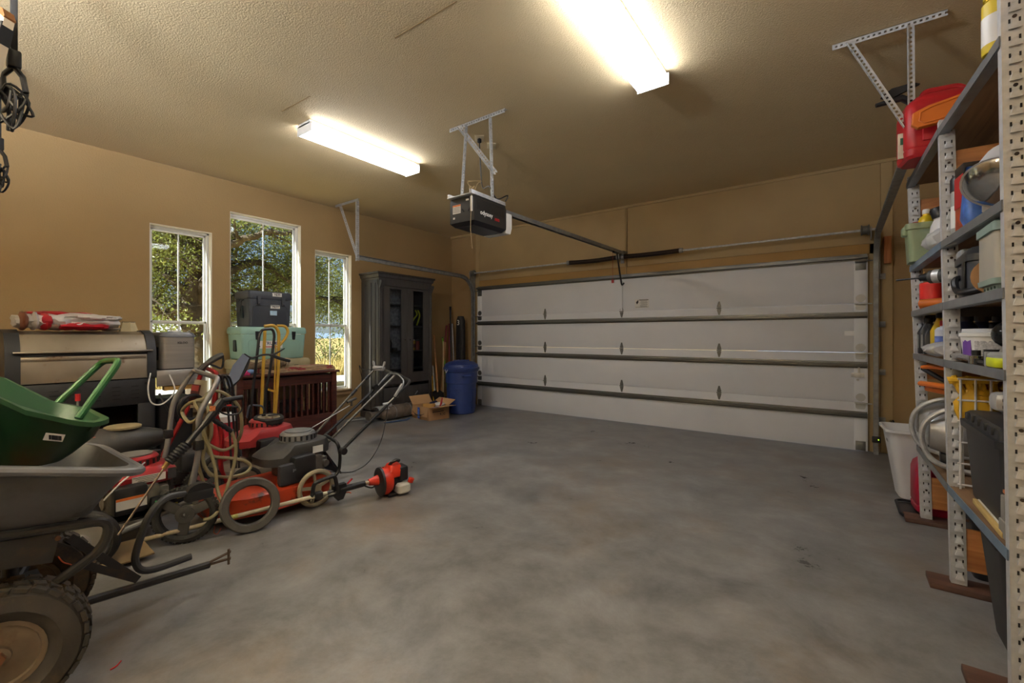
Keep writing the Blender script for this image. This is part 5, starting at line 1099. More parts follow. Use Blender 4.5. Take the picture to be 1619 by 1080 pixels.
SILV = mat('dull_silver_cover', (138, 138, 138), 0.4, 0.5, 0.15, 20)
mo = V((-3.3, 1.56, 0))
t, M = mower('orange_lawn_mower', 'push mower with orange deck and black engine behind the string trimmer', mo, ORNG, DGREY, SILV, SILV, 0.5, 0.86, wheels=False, ez=0.18, esc=1.1, eng_rz=0.0, eoff=0.2)
obj('engine_front_panel', MB().box((0.2, 0.05, 0.26), (0.06, 0.2, 0.15), 0.025), mat('engine_panel_black', (38, 38, 42), 0.45), t)
text('panel_lettering', 'power', 0.03, mat('pale_ink', (170, 170, 170), 0.6), t, (0.2315, 0.08, 0.29), (R(90), 0, R(90)))
lb = obj('spec_label', MB().box((0.172, 0.26, 0.385), (0.003, 0.08, 0.05)), LABEL, t)
# rear wheel with worn spokes, far rear wheel, discharge flap
WORN = mat('worn_wheel_plastic', (142, 131, 108), 0.7, 0, 0.2, 9, col2=(96, 84, 66), c2lo=0.5, c2hi=0.7)
c = P(500, 764, X=-3.02) - mo
wn_ = obj('rear_wheel', MB().torus((c.x, c.y, 0.135), 0.118, 0.017, (1, -0.1, 0), 34, 8), WORN, t)
obj('wheel_hub', MB().cyl((c.x - 0.02, c.y, 0.135), (c.x + 0.02, c.y, 0.135), 0.03, n=14), WORN, wn_)
for a in (20, 100, 170, 250, 310): obj('spoke', MB().bar((c.x, c.y, 0.135), (c.x, c.y + 0.112 * math.cos(R(a)), 0.135 + 0.112 * math.sin(R(a))), 0.012, 0.022), WORN, wn_)
wh, Mw = wheel(t, (-0.27, 0.36, 0.16), (1, 0, 0), 0.16, 0.05, 0.125); obj('hub', MB().lathe([(0.128, 0.0), (0.125, 0.024), (0.05, 0.018), (0.045, 0.034), (0.02, 0.036)], 24, Mw), WORN, wh)
wh, Mw = wheel(t, (-0.27, -0.33, 0.1), (1, 0, 0), 0.1, 0.045, 0.075); obj('hub', MB().lathe([(0.078, 0.0), (0.075, 0.02), (0.02, 0.02)], 20, Mw), WORN, wh)
obj('discharge_flap', MB().bar((-0.05, 0.36, 0.33), (-0.05, 0.5, 0.13), 0.3, 0.012), BLACK, t)
lh = [P(517, 761, X=-3.06), P(536, 748, X=-3.06), P(538, 718, X=-3.06), P(534, 700, X=-3.06), P(514, 688, X=-3.28), P(508, 694, X=-3.5), P(500, 730, X=-3.52)]
obj('lower_handle', MB().tube([p - mo for p in fillet(lh, 0.05)], 0.0125, 10), BLACKM, t)
n0, n1 = P(543, 708, X=-3.05), P(650, 603, X=-3.05); f0, f1 = P(510, 692, X=-3.5), P(622, 588, X=-3.5)
obj('upper_handle', MB().tube([p - mo for p in fillet([n0 + V((0.015, -0.02, -0.01)), n1, f1, f0], 0.07)], 0.0125, 10), BLACKM, t)
obj('bail_bar', MB().tube([p - mo for p in fillet([P(628, 628, X=-3.05), P(640, 604, X=-3.06), P(630, 592, X=-3.2), P(615, 590, X=-3.48), P(602, 604, X=-3.48), P(590, 620, X=-3.5)], 0.05)], 0.007, 8), GALV_D, t)
for p in (P(541, 713, X=-3.02), P(592, 612, X=-3.48)):
    obj('knob', MB().cyl(p - mo + V((-0.012, 0, 0)), p - mo + V((0.03, 0, 0)), 0.026, n=18), BLACK, t)
obj('control_lever', MB().bar(P(624, 627, X=-3.03) - mo, P(636, 607, X=-3.03) - mo, 0.02, 0.018, bev=0.004), mat('lever_grey', (170, 170, 172), 0.4, 0.4), t)
obj('handle_lettering_band', MB().bar(P(612, 640, X=-3.037) - mo, P(623, 629, X=-3.037) - mo, 0.003, 0.016), LABEL, t)
# the big ring tyre leaning on it
c = P(396, 795, X=-2.98)
t = thing('loose_tyre', 'worn grey rubber tyre ring leaning against the orange mower', 'tyre', (c.x, c.y, 0))
Mr = axM((0, 0, 0.166), V((0.93, -0.22, 0.14)))
prof = [(0.124, -0.02), (0.158, -0.026), (0.166, -0.018), (0.166, 0.018), (0.158, 0.026), (0.124, 0.022), (0.118, 0.01), (0.118, -0.01)]
m = MB().loft([[(r * math.cos(2 * math.pi * i / 44), r * math.sin(2 * math.pi * i / 44), z) for r, z in prof] for i in range(44)], False, True, Mr)
obj('tyre_ring', m, mat('worn_grey_rubber', (70, 67, 63), 0.75, 0, 0.15, 12, 0.15, 80), t)
obj('bead', MB().torus((0, 0, 0), 0.119, 0.005, n=40, k=6).xf(Mr), RUBBER, t)

# red mower further back
RDECK = mat('red_mower_paint', (160, 52, 54), 0.42, 0, 0.12, 5, col2=(110, 80, 66), c2lo=0.6, c2hi=0.75)
ro2 = V((-3.95, 1.8, 0))
t, M = mower('red_lawn_mower', 'red push mower with grey handle behind the orange one', ro2, mat('grey_deck_dusty', (120, 112, 104), 0.6, 0.2, 0.2, 7), RDECK, RDECK, None, 0.5, 0.7, 0.11, ez=0.2, esc=1.08)
tubes = [(P(490, 696, X=-4.2), P(596, 580, X=-4.2)), (P(508, 712, X=-3.78), P(626, 592, X=-3.78))]
obj('handle_bar', MB().tube([p - ro2 for p in fillet([tubes[0][0] + V((0, -0.1, -0.08)), tubes[0][1], tubes[1][1], tubes[1][0] + V((0, -0.1, -0.06))], 0.05)], 0.0125, 10), mat('handle_dull_steel', (104, 100, 92), 0.42, 0.6), t)
cc = (tubes[0][1] + tubes[1][1]) / 2 - ro2 + V((-0.1, -0.02, 0.02))
obj('throttle_box', MB().box(cc, (0.16, 0.06, 0.05), 0.014), mat('throttle_grey', (176, 176, 178), 0.45), t)
for s in (-1, 1): obj('lever_ear', MB().prism(circ(0.014, 12, 0.035), -0.006, 0.006, T(cc.x + s * 0.09, cc.y, cc.z + 0.05) @ rotM('Y', s * 25) @ rotM('X', 90)), mat('throttle_grey', (176, 176, 178), 0.45), t)
for p0, p1 in ((0.28, 0.36), (0.5, 0.56)):
    obj('foam_sleeve', MB().cyl(tubes[0][0].lerp(tubes[0][1], p0 + 0.3) - ro2, tubes[0][0].lerp(tubes[0][1], p1 + 0.3) - ro2, 0.018, n=10), BLACK, t)
pc_ = obj('pull_cord', MB().cyl(P(470, 690, X=-3.95) - ro2, P(553, 641, X=-3.95) - ro2, 0.004, n=6), WHITE_P, t)
q = P(556, 634, X=-3.95) - ro2
obj('pull_grip', MB().cyl(q + V((0, -0.05, -0.008)), q + V((0, 0.05, 0.022)), 0.014, n=10).cyl(q, q + V((0, 0, -0.05)), 0.01, n=8), mat('grey_dark_plastic', (78, 74, 68), 0.6), pc_)
obj('control_cable', MB().tube(catmull([p - ro2 for p in (P(604, 582, X=-4.0), P(575, 585, X=-4.15), P(568, 578, X=-4.2), P(572, 596, X=-4.2))], 5), 0.004, 6), BLACK, t)
c = P(425, 663, X=-3.93)
t = thing('mower_wheel', 'spare mower wheel lying flat on the red mower engine', 'wheel', (c.x, c.y, c.z - 0.035))
wh, Mw = wheel(t, (0, 0, 0.035), (0.1, 0, 1), 0.115, 0.06, 0.085)
obj('hub', MB().lathe([(0.087, 0.0), (0.085, 0.024), (0.03, 0.012), (0.025, 0.03), (0.004, 0.03)], 24, Mw), WORN, wh)
obj('height_bracket', MB().box((0.01, 0.03, 0.068), (0.03, 0.08, 0.008), 0.002).box((-0.03, -0.03, 0.072), (0.025, 0.025, 0.016), 0.002), BLACKM, t)
# black mower behind the washer
bo = V((-4.4, 0.92, 0))
t, M = mower('black_lawn_mower', 'black push mower with a tan disc on its hood behind the red engine', bo, mat('charcoal_deck', (50, 50, 50), 0.5, 0.1), BLACK, BLACK, None, 0.5, 0.74, 0.1, ez=0.14, esc=0.9)
rgs = []
for i in range(11):
    y = -0.36 + 0.66 * i / 10; e = math.sin(math.pi * (0.1 + 0.8 * i / 10)) ** 0.6
    rgs.append([(0.16 * e * math.cos(a), y, 0.42 + 0.12 * e * math.sin(a)) for a in [2 * math.pi * j / 18 for j in range(18)]])
obj('hood', MB().loft(rgs), DGREY, t, 60)
obj('hood_disc', MB().lathe([(0.11, 0.525), (0.112, 0.54), (0.1, 0.546), (0.01, 0.547)], 28, T(0.0, 0.06, 0.0)), mat('tan_disc', (150, 136, 104), 0.6, 0, 0.15, 14), t)
obj('hood_sticker', MB().box((0.085, -0.16, 0.502), (0.05, 0.09, 0.003), 0, ), mat('orange_hood_sticker', (176, 80, 56), 0.6, 0, 0.5, 50), t)
obj('folded_handle', MB().tube(fillet([(-0.23, 0.3, 0.2), (-0.23, 0.34, 0.42), (-0.23, -0.2, 0.5), (0.0, -0.25, 0.5), (-0.2, -0.25, 0.5)], 0.06), 0.012, 8), BLACKM, t)

# ================================================================ string trimmer
A = P(178, 866, Z=0.06); B = P(606, 757, Z=0.13); d = (B - A); L = d.length; d.normalize()
to = V((A.x, A.y, 0))
t = thing('string_trimmer', 'string trimmer with long white shaft and orange-red engine lying on the floor', 'string trimmer', to)
def tl(s, dz=0.0): return A + d * s - to + V((0, 0, dz))
POLE = mat('scuffed_white_tube', (196, 186, 160), 0.45, 0.1, 0.1, 10, col2=(140, 116, 80), c2lo=0.5, c2hi=0.7)
def along(u):  # parameter along the pole for a pixel column
    q = P(u, 800, Z=0.1); w = q - V((0, 0, CAM_H)); # vertical plane through camera and column
    n = V((w.y, -w.x, 0)); return -((A - V((0, 0, CAM_H))).dot(n)) / d.dot(n)
sE = along(588)
obj('shaft', MB().cyl(tl(0.0), tl(sE), 0.0135, n=12), POLE, t)
obj('shaft_sticker', MB().cyl(tl(along(362)), tl(along(376)), 0.0142, n=12), mat('yellow_white_sticker', (200, 190, 110), 0.5, 0, 0.5, 60), t)
obj('shaft_lettering_band', MB().cyl(tl(along(517)), tl(along(530)), 0.0142, n=12), mat('black_white_print', (70, 68, 66), 0.5, 0, 0.8, 90), t)
g0, g1 = along(538), along(577)
obj('throttle_grip', MB().cyl(tl(g0), tl(g1), 0.024, 0.021, n=14), BLACK, t)
q = tl(along(537))
tg = obj('throttle_housing', MB().prism([(-0.05, 0.04), (0.04, 0.045), (0.05, -0.0), (0.02, -0.065), (-0.02, -0.07), (-0.05, -0.03)], -0.02, 0.02, axM(q, V((0.98, -0.19, 0))) @ Matrix(((1, 0, 0, 0), (0, 1, 0, 0), (0, 0, 1, 0), (0, 0, 0, 1)))), BLACK, t)
obj('choke_lever', MB().bar(tl(along(549), 0.03), tl(along(557), 0.06), 0.012, 0.008), RED_P, tg); obj('trigger', MB().tube([tl(along(546), -0.03), tl(along(552), -0.035), tl(along(555), -0.045)], 0.004, 6), mat('orange_red', (210, 80, 40), 0.4), tg)
q = tl(along(505)); sd = V((d.y, -d.x, 0))
obj('loop_handle', MB().tube([q + p for p in fillet([V((0, 0, 0)) - d * 0.05, V((0, 0, 0.1)) - d * 0.04 + sd * 0.02, V((0, 0, 0.12)) + d * 0.1 + sd * 0.02, V((0, 0, -0.01)) + d * 0.12 + sd * 0.03, V((0, 0, -0.02)) + d * 0.06], 0.03)], 0.014, 8), BLACK, t)
obj('handle_clamp', MB().bar(tl(along(497)), tl(along(510)), 0.05, 0.05, bev=0.01), BLACK, t)
TRED = mat('trimmer_orange_red', (206, 52, 28), 0.38, 0, 0.1, 6)
q = A + d * along(595) - to
obj('coupling_cone', MB().cyl(tl(along(583)), tl(along(598), 0.0), 0.024, 0.04, n=16), TRED, t)
c = A + d * along(612) - to
side = V((d.y, -d.x, 0))
Me = Matrix((d, side * -1, V((0, 0, 1)))).transposed().to_4x4(); Me.translation = V((c.x, c.y, 0.0))
obj('fan_housing', MB().lathe([(0.05, -0.06), (0.1, -0.05), (0.105, -0.01), (0.09, 0.02), (0.04, 0.025)], 22, Me @ T(0, 0, 0.115) @ rotM('Y', 90)), TRED, t)
obj('starter_disc', MB().lathe([(0.085, -0.075), (0.108, -0.065), (0.11, -0.05), (0.1, -0.05)], 22, Me @ T(0, 0, 0.115) @ rotM('Y', 90)), BLACK, t)
obj('engine_cover', MB().loft([[(x, y, z) for x, y in rrect(w, dd, 0.02, 3)] for z, w, dd in ((0.14, 0.1, 0.13), (0.19, 0.11, 0.14), (0.23, 0.08, 0.1))], M=Me @ T(0.05, 0, 0)), TRED, t)
obj('starter_handle', MB().tube([Me @ V(p) for p in ((0.02, 0.0, 0.225), (0.03, -0.02, 0.25), (0.06, -0.03, 0.262), (0.09, -0.02, 0.25))], 0.013, 8), BLACK, t)
obj('air_box', MB().box((0.11, -0.01, 0.155), (0.07, 0.13, 0.11), 0.015, Me), BLACK, t)
obj('crankcase', MB().box((0.06, 0, 0.09), (0.1, 0.11, 0.1), 0.02, Me), BLACKM, t)
fuel = obj('fuel_tank', MB().loft([[(x, y, z) for x, y in rrect(w, dd, 0.03, 4)] for z, w, dd in ((0.012, 0.09, 0.1), (0.025, 0.11, 0.12), (0.075, 0.11, 0.12), (0.09, 0.08, 0.09))], M=Me @ T(0.1, -0.05, 0)), mat('translucent_white_tank', (206, 204, 192), 0.4), t)
obj('fuel_cap', MB().cyl(Me @ V((0.15, -0.09, 0.085)), Me @ V((0.16, -0.095, 0.115)), 0.022, n=14), TRED, fuel)
obj('foot_guard', MB().box((0.03, 0.0, 0.012), (0.1, 0.15, 0.024), 0.01, Me), BLACK, t)
obj('throttle_cable', MB().tube(catmull([tl(along(577), -0.02), tl(along(590), -0.045), tl(along(600), 0.02), tl(along(606), 0.09)], 6), 0.006, 6), BLACK, t)
# head end
obj('gear_head', MB().tube([tl(0.02), tl(-0.05, -0.005), tl(-0.1, -0.015)], [0.018, 0.024, 0.02], 10), mat('aluminium_dull', (150, 140, 120), 0.45, 0.5), t)
obj('debris_guard', MB().loft([[tl(0.12) + V((0.0, 0, 0.02)), tl(0.12) + V((0.16, 0.02, -0.03)), tl(-0.08) + V((0.2, 0.0, -0.03)), tl(-0.12) + V((0.02, 0, 0.02))], [tl(0.12) + V((0.0, 0, 0.012)), tl(0.12) + V((0.16, 0.02, -0.038)), tl(-0.08) + V((0.2, 0.0, -0.038)), tl(-0.12) + V((0.02, 0, 0.012))]]), mat('dusty_guard', (110, 92, 64), 0.7), t)
obj('string_head', MB().cyl(tl(-0.1, -0.045), tl(-0.12, 0.01), 0.045, 0.04, n=16), BLACK, t)
obj('orange_string', MB().tube(catmull([P(340, 832, X=-3.1) - to, P(338, 842, X=-3.08) - to, P(344, 844, X=-3.08) - to, P(349, 835, X=-3.1) - to], 5), 0.002, 5), mat('orange_cord_mat', (200, 80, 40), 0.6), t)

# ================================================================ hand trucks and panel
YT = mat('yellow_tube_paint', (196, 156, 56), 0.45, 0.1, 0.12, 8, col2=(130, 100, 50), c2lo=0.6, c2hi=0.75)
XH = -4.6
ho = H(425, 690, XH); ho.z = 0
t = thing('yellow_hand_truck', 'yellow tube hand truck standing in front of the slatted crate', 'hand truck', ho)
hl = lambda u, v, X=XH: H(u, v, X) - ho
def ground(p): return V((p.x, p.y, 0.1))
b0, b1 = hl(413, 655), hl(435, 655)
obj('upright', MB().tube([ground(b0), b0, hl(416, 585), hl(419, 520)], 0.015, 10), YT, t)
obj('upright', MB().tube([p for p in fillet([ground(b1), b1, hl(440, 585), hl(441, 525), hl(434, 514), hl(418, 516)], 0.05)], 0.016, 10), YT, t)
obj('curved_handle', MB().tube(catmull([hl(438, 515), hl(450, 516), hl(455, 524), hl(451, 535), hl(442, 546)], 5), 0.014, 10), YT, t)
obj('inner_brace', MB().tube([ground(hl(431, 655)), hl(433, 640), hl(436, 545)], 0.007, 8), YT, t)
for v in (620, 690): obj('cross_bar', MB().bar(hl(424, v - 4), hl(438, v), 0.02, 0.02), YT, t)
obj('toe_plate', MB().box((0.0, 0.02, 0.03), (0.1, 0.34, 0.008), 0.002), YT, t)
for y in (-0.2, 0.22):
    wh, Mw = wheel(t, (-0.06, y, 0.11), (0, 1, 0), 0.11, 0.05, 0.07); obj('hub', MB().lathe([(0.072, -0.015), (0.07, 0.015), (0.02, 0.02)], 18, Mw), YT, wh)
XK = -4.4
ko = H(405, 690, XK); ko.z = 0
t = thing('black_hand_truck', 'black tubular hand truck leaning in front of the yellow one', 'hand truck', ko)
kl = lambda u, v, X=XK: H(u, v, X) - ko
fr = fillet([ground(kl(392, 668)), kl(397, 640), kl(405, 575), kl(410, 530), kl(414, 521), kl(431, 520), kl(434, 530), kl(428, 580), kl(420, 620), kl(418, 655), ground(kl(418, 668))], 0.05)
obj('frame_loop', MB().tube(fr, 0.0125, 10), BLACKM, t)
obj('foot_loop', MB().tube(fillet([kl(390, 660), kl(394, 640), kl(416, 642), kl(418, 652)], 0.03), 0.009, 8), mat('blue_grey_tube', (84, 92, 110), 0.4, 0.4), t)
for y in (-0.13, 0.17):
    wh, Mw = wheel(t, (-0.05, y, 0.09), (0, 1, 0), 0.09, 0.04, 0.055); obj('hub', MB().lathe([(0.057, -0.012), (0.055, 0.012), (0.02, 0.016)], 18, Mw), GALV_D, wh)
obj('toe_plate', MB().box((0.05, 0.02, 0.03), (0.18, 0.26, 0.008), 0.002), BLACKM, t)
for u, v in ((407, 548), (430, 550)): obj('pin', MB().cyl(kl(u, v), kl(u + 4, v), 0.006, n=6), BLACKM, t)
XB = -4.25
bo_ = H(372, 690, XB); bo_.z = 0
t = thing('folding_shear', 'grey-blue panel on a black tubular arm with a long handle by the crate', 'garden tool', bo_)
bl = lambda u, v, X=XB: H(u, v, X) - bo_
obj('panel', MB().loft([[bl(u, v, X) for u, v in ((384, 559), (394, 566), (378, 600), (362, 614), (357, 606), (368, 578))] for X in (XB, XB + 0.03)]), mat('blue_grey_plastic', (120, 130, 150), 0.45), t, 20)
obj('panel_edge', MB().tube(catmull([bl(394, 566), bl(386, 588), bl(366, 612), bl(350, 632), bl(344, 655)], 5), 0.014, 8), BLACK, t)
obj('arm', MB().tube(catmull([bl(386, 560), bl(398, 566), bl(412, 562), bl(426, 561), bl(440, 566), bl(458, 571)], 5), [0.009] * 16 + [0.015] * 10, 8), BLACK, t)
obj('arm_branch', MB().tube([bl(428, 563), bl(438, 558), bl(450, 551)], [0.014, 0.009, 0.005], 8), BLACK, t)
obj('stand_leg', MB().tube([bl(344, 655), V((bl(344, 655).x, bl(344, 655).y, 0.0))], 0.012, 8), BLACK, t)
# cord across the floor and the red scrap
hose('starter_cable', 'thin black cable sagging from the orange mower handle to the floor', [P(613, 642, X=-3.05), P(610, 665, X=-3.05), P(603, 695, X=-3.0), P(592, 718, Z=0.13), P(578, 735, Z=0.05), P(560, 745, Z=0.007), P(545, 747, Z=0.007), P(525, 746, Z=0.007), P(512, 745, Z=0.007)], 0.004, BLACK, 'cable')
a = P(182, 1054, Z=0)
solo('red_string_scrap', MB().tube(catmull([(0.0, -0.02, 0.003), (0.006, 0.0, 0.003), (0.0, 0.025, 0.003)], 4), 0.0025, 6), mat('red_scrap', (210, 40, 30), 0.5), 'small bright red string scrap on the bare floor by the cart', 'string', (a.x, a.y, 0), YAW)

# ================================================================ hooks hanging from the ceiling at the left edge
def hook(name, label, top, ring, rr_seed, bundle, d_):
    p0 = P(top[0], -40, d=d_); p0.z = ZC
    base = P(ring[0], ring[1], d=d_)
    t = thing(name, label, 'hook', V((base.x, base.y, ZC)))
    o_ = V((base.x, base.y, ZC)); dz = base.z - ZC
    obj('strap', MB().box((0, 0, dz / 2), (0.022, 0.022, -dz), 0.002), mat('black_webbing', (30, 28, 27), 0.8), t)
    obj('buckle', MB().box((0.0, 0, dz + 0.03), (0.045, 0.045, 0.08), 0.008), BLACKM, t)
    w = RT * 1.0
    pts_ = [V((0, 0, dz)), w * -0.045 + V((0, 0, dz - 0.035)), w * -0.045 + V((0, 0, dz - 0.1)), ]
    obj('hook_arm', MB().tube([V((0, 0, dz)), w * -0.05 + V((0, 0, dz - 0.04)), w * -0.045 + V((0, 0, dz - 0.12))], 0.009, 8, flat=1.4), BLACKM, t)
    obj('hook_arm', MB().tube([V((0, 0, dz)), w * 0.04 + V((0, 0, dz - 0.05)), w * 0.055 + V((0, 0, dz - 0.12))], 0.009, 8, flat=1.4), BLACKM, t)
    r2 = random.Random(rr_seed); pts_ = []
    for i in range(26):
        a = i * 1.9; pts_.append(w * (0.045 * math.cos(a) * (0.6 + 0.7 * r2.random()) - 0.005) + FW * (0.035 * math.sin(a * 0.7)) + V((0, 0, dz - 0.14 - 0.05 * math.sin(a) - 0.06 * r2.random() * (i % 3))))
    obj('cord_bundle', MB().tube(catmull(pts_, 5), 0.006, 6), BLACK, t)
    obj('cord_tail', MB().tube([w * -0.02 + V((0, 0, dz - 0.1)), w * -0.025 + V((0, 0, dz - 0.29))], 0.007, 6), BLACK, t)
    return t
hook('ceiling_strap_hook', 'black strap hook with bundled cord hanging from the ceiling at the top left', (22, 0), (22, 105), 3, 0, 2.0)
hook('ceiling_cord_hook', 'lower black hook with cord at the left edge above the grill', (0, 0), (-2, 235), 9, 0, 2.9)
c = P(-22, 55, d=1.9)
t = thing('hanging_paddle_board', 'cream and brown board hung near the ceiling at the left edge', 'board', c)
obj('deck', MB().prism([(-0.1, -0.3), (0.02, -0.22), (0.06, -0.1), (0.1, 0.06), (0.09, 0.09), (0.03, 0.1), (-0.1, 0.1)], -0.02, 0.02, Matrix((RT, V((0, 0, 1)), FW)).transposed().to_4x4()), mat('cream_board', (214, 198, 172), 0.5), t)
obj('nose_band', MB().prism([(-0.1, 0.085), (0.05, 0.085), (0.085, 0.075), (0.098, 0.062), (0.104, 0.068), (0.095, 0.1), (0.06, 0.115), (-0.1, 0.115)], -0.022, 0.022, Matrix((RT, V((0, 0, 1)), FW)).transposed().to_4x4()), mat('brown_board_edge', (128, 78, 34), 0.5), t)
obj('black_grip', MB().prism([(-0.05, -0.045), (0.075, -0.045), (0.096, 0.045), (-0.05, 0.045)], -0.024, 0.024, Matrix((RT, V((0, 0, 1)), FW)).transposed().to_4x4()), BLACKM, t)
obj('hanging_cord', MB().cyl((0, 0, 0.1), (0, 0, ZC - c.z), 0.004, n=6), BLACK, t)
# ================================================================ steel shelving on the right
def SX(z, y=2.6):                           # the unit leans slightly towards the room, more so at its far end
    return (0.452 if y > 2.9 else 0.478 + (0.452 - 0.478) * max(0, y - 2.2) / 0.8) - (0.011 + max(0, y - 2.2) * 0.0103) * z
YF, YM, YQ = 3.95, 3.0, 2.2                 # far, middle and near upright frames
LEV = [0.5, 1.11, 1.39, 1.69, 2.25]; SD = 0.47
SHG = mat('shelf_galvanised', (206, 208, 211), 0.45, 0.3, 0.1, 40, 0.1, 120)
EDGE = mat('shelf_edge_grey', (128, 132, 136), 0.4, 0.4, 0.15, 12); EDGEB = mat('shelf_edge_blue', (116, 138, 160), 0.4, 0.3, 0.12, 10)
PLY = wood('shelf_plywood', (112, 84, 58), (142, 110, 78), 3, 0.7, 1); PLYE = wood('end_board_wood', (150, 92, 44), (186, 126, 70), 3.2, 0.5, 0, 9)
u = thing('steel_shelving_unit', 'galvanised steel shelving unit with wooden shelves along the right wall', 'shelving', (0.7, 3.1, 0))
uo = V((0.7, 3.1, 0))
def slot_mesh():
    m = MB()
    m.add([(-0.014, 0, -0.016), (0.014, 0, -0.016), (0.009, 0, 0.012), (-0.009, 0, 0.012), (-0.016, -0.011, -0.019), (0.016, -0.011, -0.019), (0.006, -0.003, 0.01), (-0.006, -0.003, 0.01)],
          [(4, 5, 6, 7), (0, 4, 7, 3), (1, 2, 6, 5), (0, 1, 5, 4), (3, 7, 6, 2)])
    return m.mesh('slot_tab', SHG, 0)
sm = slot_mesh()
hm2 = MB().box((0, 0, 0), (0.005, 0.002, 0.014)).mesh('slot_hole', INK, 0)
bolth = MB().cyl((0, 0.001, 0), (0, -0.002, 0), 0.006, n=10).mesh('bolt_hole', mat('dark_hole', (60, 48, 42), 0.8), 0)
def post(y, front, ztop, detail):
    def fx(z): return SX(z, y) if front else SX(z, y) + SD
    s = 1 if front else -1
    m = MB()
    rg = []
    for z in (0.03, ztop):
        x = fx(z); rg.append([V(p) - uo for p in ((x, y, z), (x + s * 0.056, y, z), (x + s * 0.056, y + 0.003, z), (x + s * 0.003, y + 0.003, z), (x + s * 0.003, y + 0.042, z), (x, y + 0.042, z))])
    m.loft(rg)
    p = obj('post', m, SHG, u, 20)
    if detail:
        n = int((ztop - 0.06) / 0.058)
        for i in range(n):
            z = 0.075 + i * 0.058; x = fx(z) + s * 0.031
            o = obj('slot_tab', sm, None, p); o.location = V((x, y - 0.0005, z)) - uo
            for dx in (-0.012, 0.012):
                o = obj('slot_hole', hm2, None, p); o.location = V((x + dx, y - 0.0008, z + 0.012)) - uo
            if i % 4 == 2:
                o = obj('bolt_hole', bolth, None, p); o.location = V((x, y - 0.0005, z + 0.026)) - uo
for y, zt in ((YF, 2.29), (YM, 2.29), (YQ, 2.42)):
    post(y, True, zt, True); post(y, False, zt, False)
    for z0, z1 in ((1.965, 2.13), (0.945, 1.085), (0.1, 0.3)):
        xa, xb = SX((z0 + z1) / 2, y) + 0.058, SX((z0 + z1) / 2, y) + SD - 0.058
        if y == YQ and z0 < 1.5: continue
        obj('end_board', MB().box(V(((xa + xb) / 2, y + 0.016, (z0 + z1) / 2)) - uo, (xb - xa, 0.018, z1 - z0), 0.003), PLYE, u)
    obj('end_tie', MB().box(V((SX(1.35, y) + SD / 2, y + 0.015, 1.345)) - uo, (SD - 0.12, 0.006, 0.045)), BLACKM, u)
for ya, yb in ((YM, YF), (YQ, YM)):
    for z in LEV:
        x0 = SX(z); em = EDGEB if (z in (1.69,) and ya == YM) or (z == 0.5 and ya == YQ) else EDGE
        xa, xb = SX(z, ya), SX(z, yb); pa, pb = ya + 0.005, yb + 0.035
        def slab(m, o0, o1, z0, z1, e=0.0): return m.loft([[V((x + o, yy, zz)) - uo for o, zz in ((o0, z0), (o1, z0), (o1, z1), (o0, z1))] for x, yy in ((xa, pa + e), (xb, pb - e))])
        s = obj('shelf_board', slab(MB(), 0.004, SD - 0.008, z - 0.017, z - 0.001, 0.014), PLY, u)
        obj('edge_beam', slab(slab(MB(), -0.005, -0.001, z - 0.032, z + 0.004), -0.001, 0.034, z - 0.034, z - 0.031, 0.01), em, s)
        obj('rear_beam', slab(MB(), SD, SD + 0.004, z - 0.032, z + 0.004), em, s)
for i, y in enumerate((YF, YM, YQ)):
    solo('support_plank', MB().box((0, 0, 0.014), (0.62, 0.14, 0.028), 0.004), wood('dark_plank_wood', (70, 46, 36), (92, 62, 48), 4, 0.6, 0), 'dark brown board under the %s shelving frame' % ('farthest', 'middle', 'nearest')[i], 'board', (0.68, y + 0.02, 0), 0, 'boards under the shelving')

def on(z, u_, Y, dx=0.0):   # a spot on shelf level z at depth Y below pixel column u_
    q = P(u_, 500, Y=Y); return V((q.x + dx, Y, z))
def bottle(name, label, loc, r, h, body, cap, nr=0.4, nh=0.2, lab=None, cat='bottle', sq=False, caph=0.03, handle=False, rz=0, tilt=0):
    t = thing(name, label, cat, loc, rz, ry=tilt)
    if sq: m = MB().loft([[(x, y, z) for x, y in rrect(r * 2 * k, r * 1.3 * k, r * 0.35 * k, 4)] for z, k in ((0, 0.94), (0.008, 1), (h * (1 - nh), 1), (h * (1 - nh * 0.4), 0.62), (h * 0.97, nr), (h, nr))])
    else: m = MB().lathe([(r * 0.94, 0), (r, 0.006), (r, h * (1 - nh)), (r * 0.7, h * (1 - nh * 0.4)), (r * nr, h * 0.97), (r * nr, h)], 20)
    b_ = obj('bottle_body', m, body, t)
    obj('cap', MB().lathe([(r * nr * 1.15, h), (r * nr * 1.15, h + caph * 0.8), (r * nr * 0.9, h + caph)], 16), cap, t)
    if lab:
        if sq: obj('label_panel', MB().box((0, -r * 0.66, h * 0.4), (r * 1.6, 0.003, h * 0.42)).box((-r * 1.005, 0, h * 0.4), (0.003, r * 0.8, h * 0.42)), lab, b_)
        else: obj('label_wrap', MB().lathe([(r * 1.015, h * 0.15), (r * 1.015, h * 0.66)], 20, cap=False), lab, b_)
    if handle: obj('side_handle', MB().tube(fillet([(r * 0.3, 0, h * 0.93), (r * 1.1, 0, h * 0.9), (r * 1.05, 0, h * 0.6), (r * 0.8, 0, h * 0.55)], 0.03), r * 0.14, 8), body, b_)
    return t
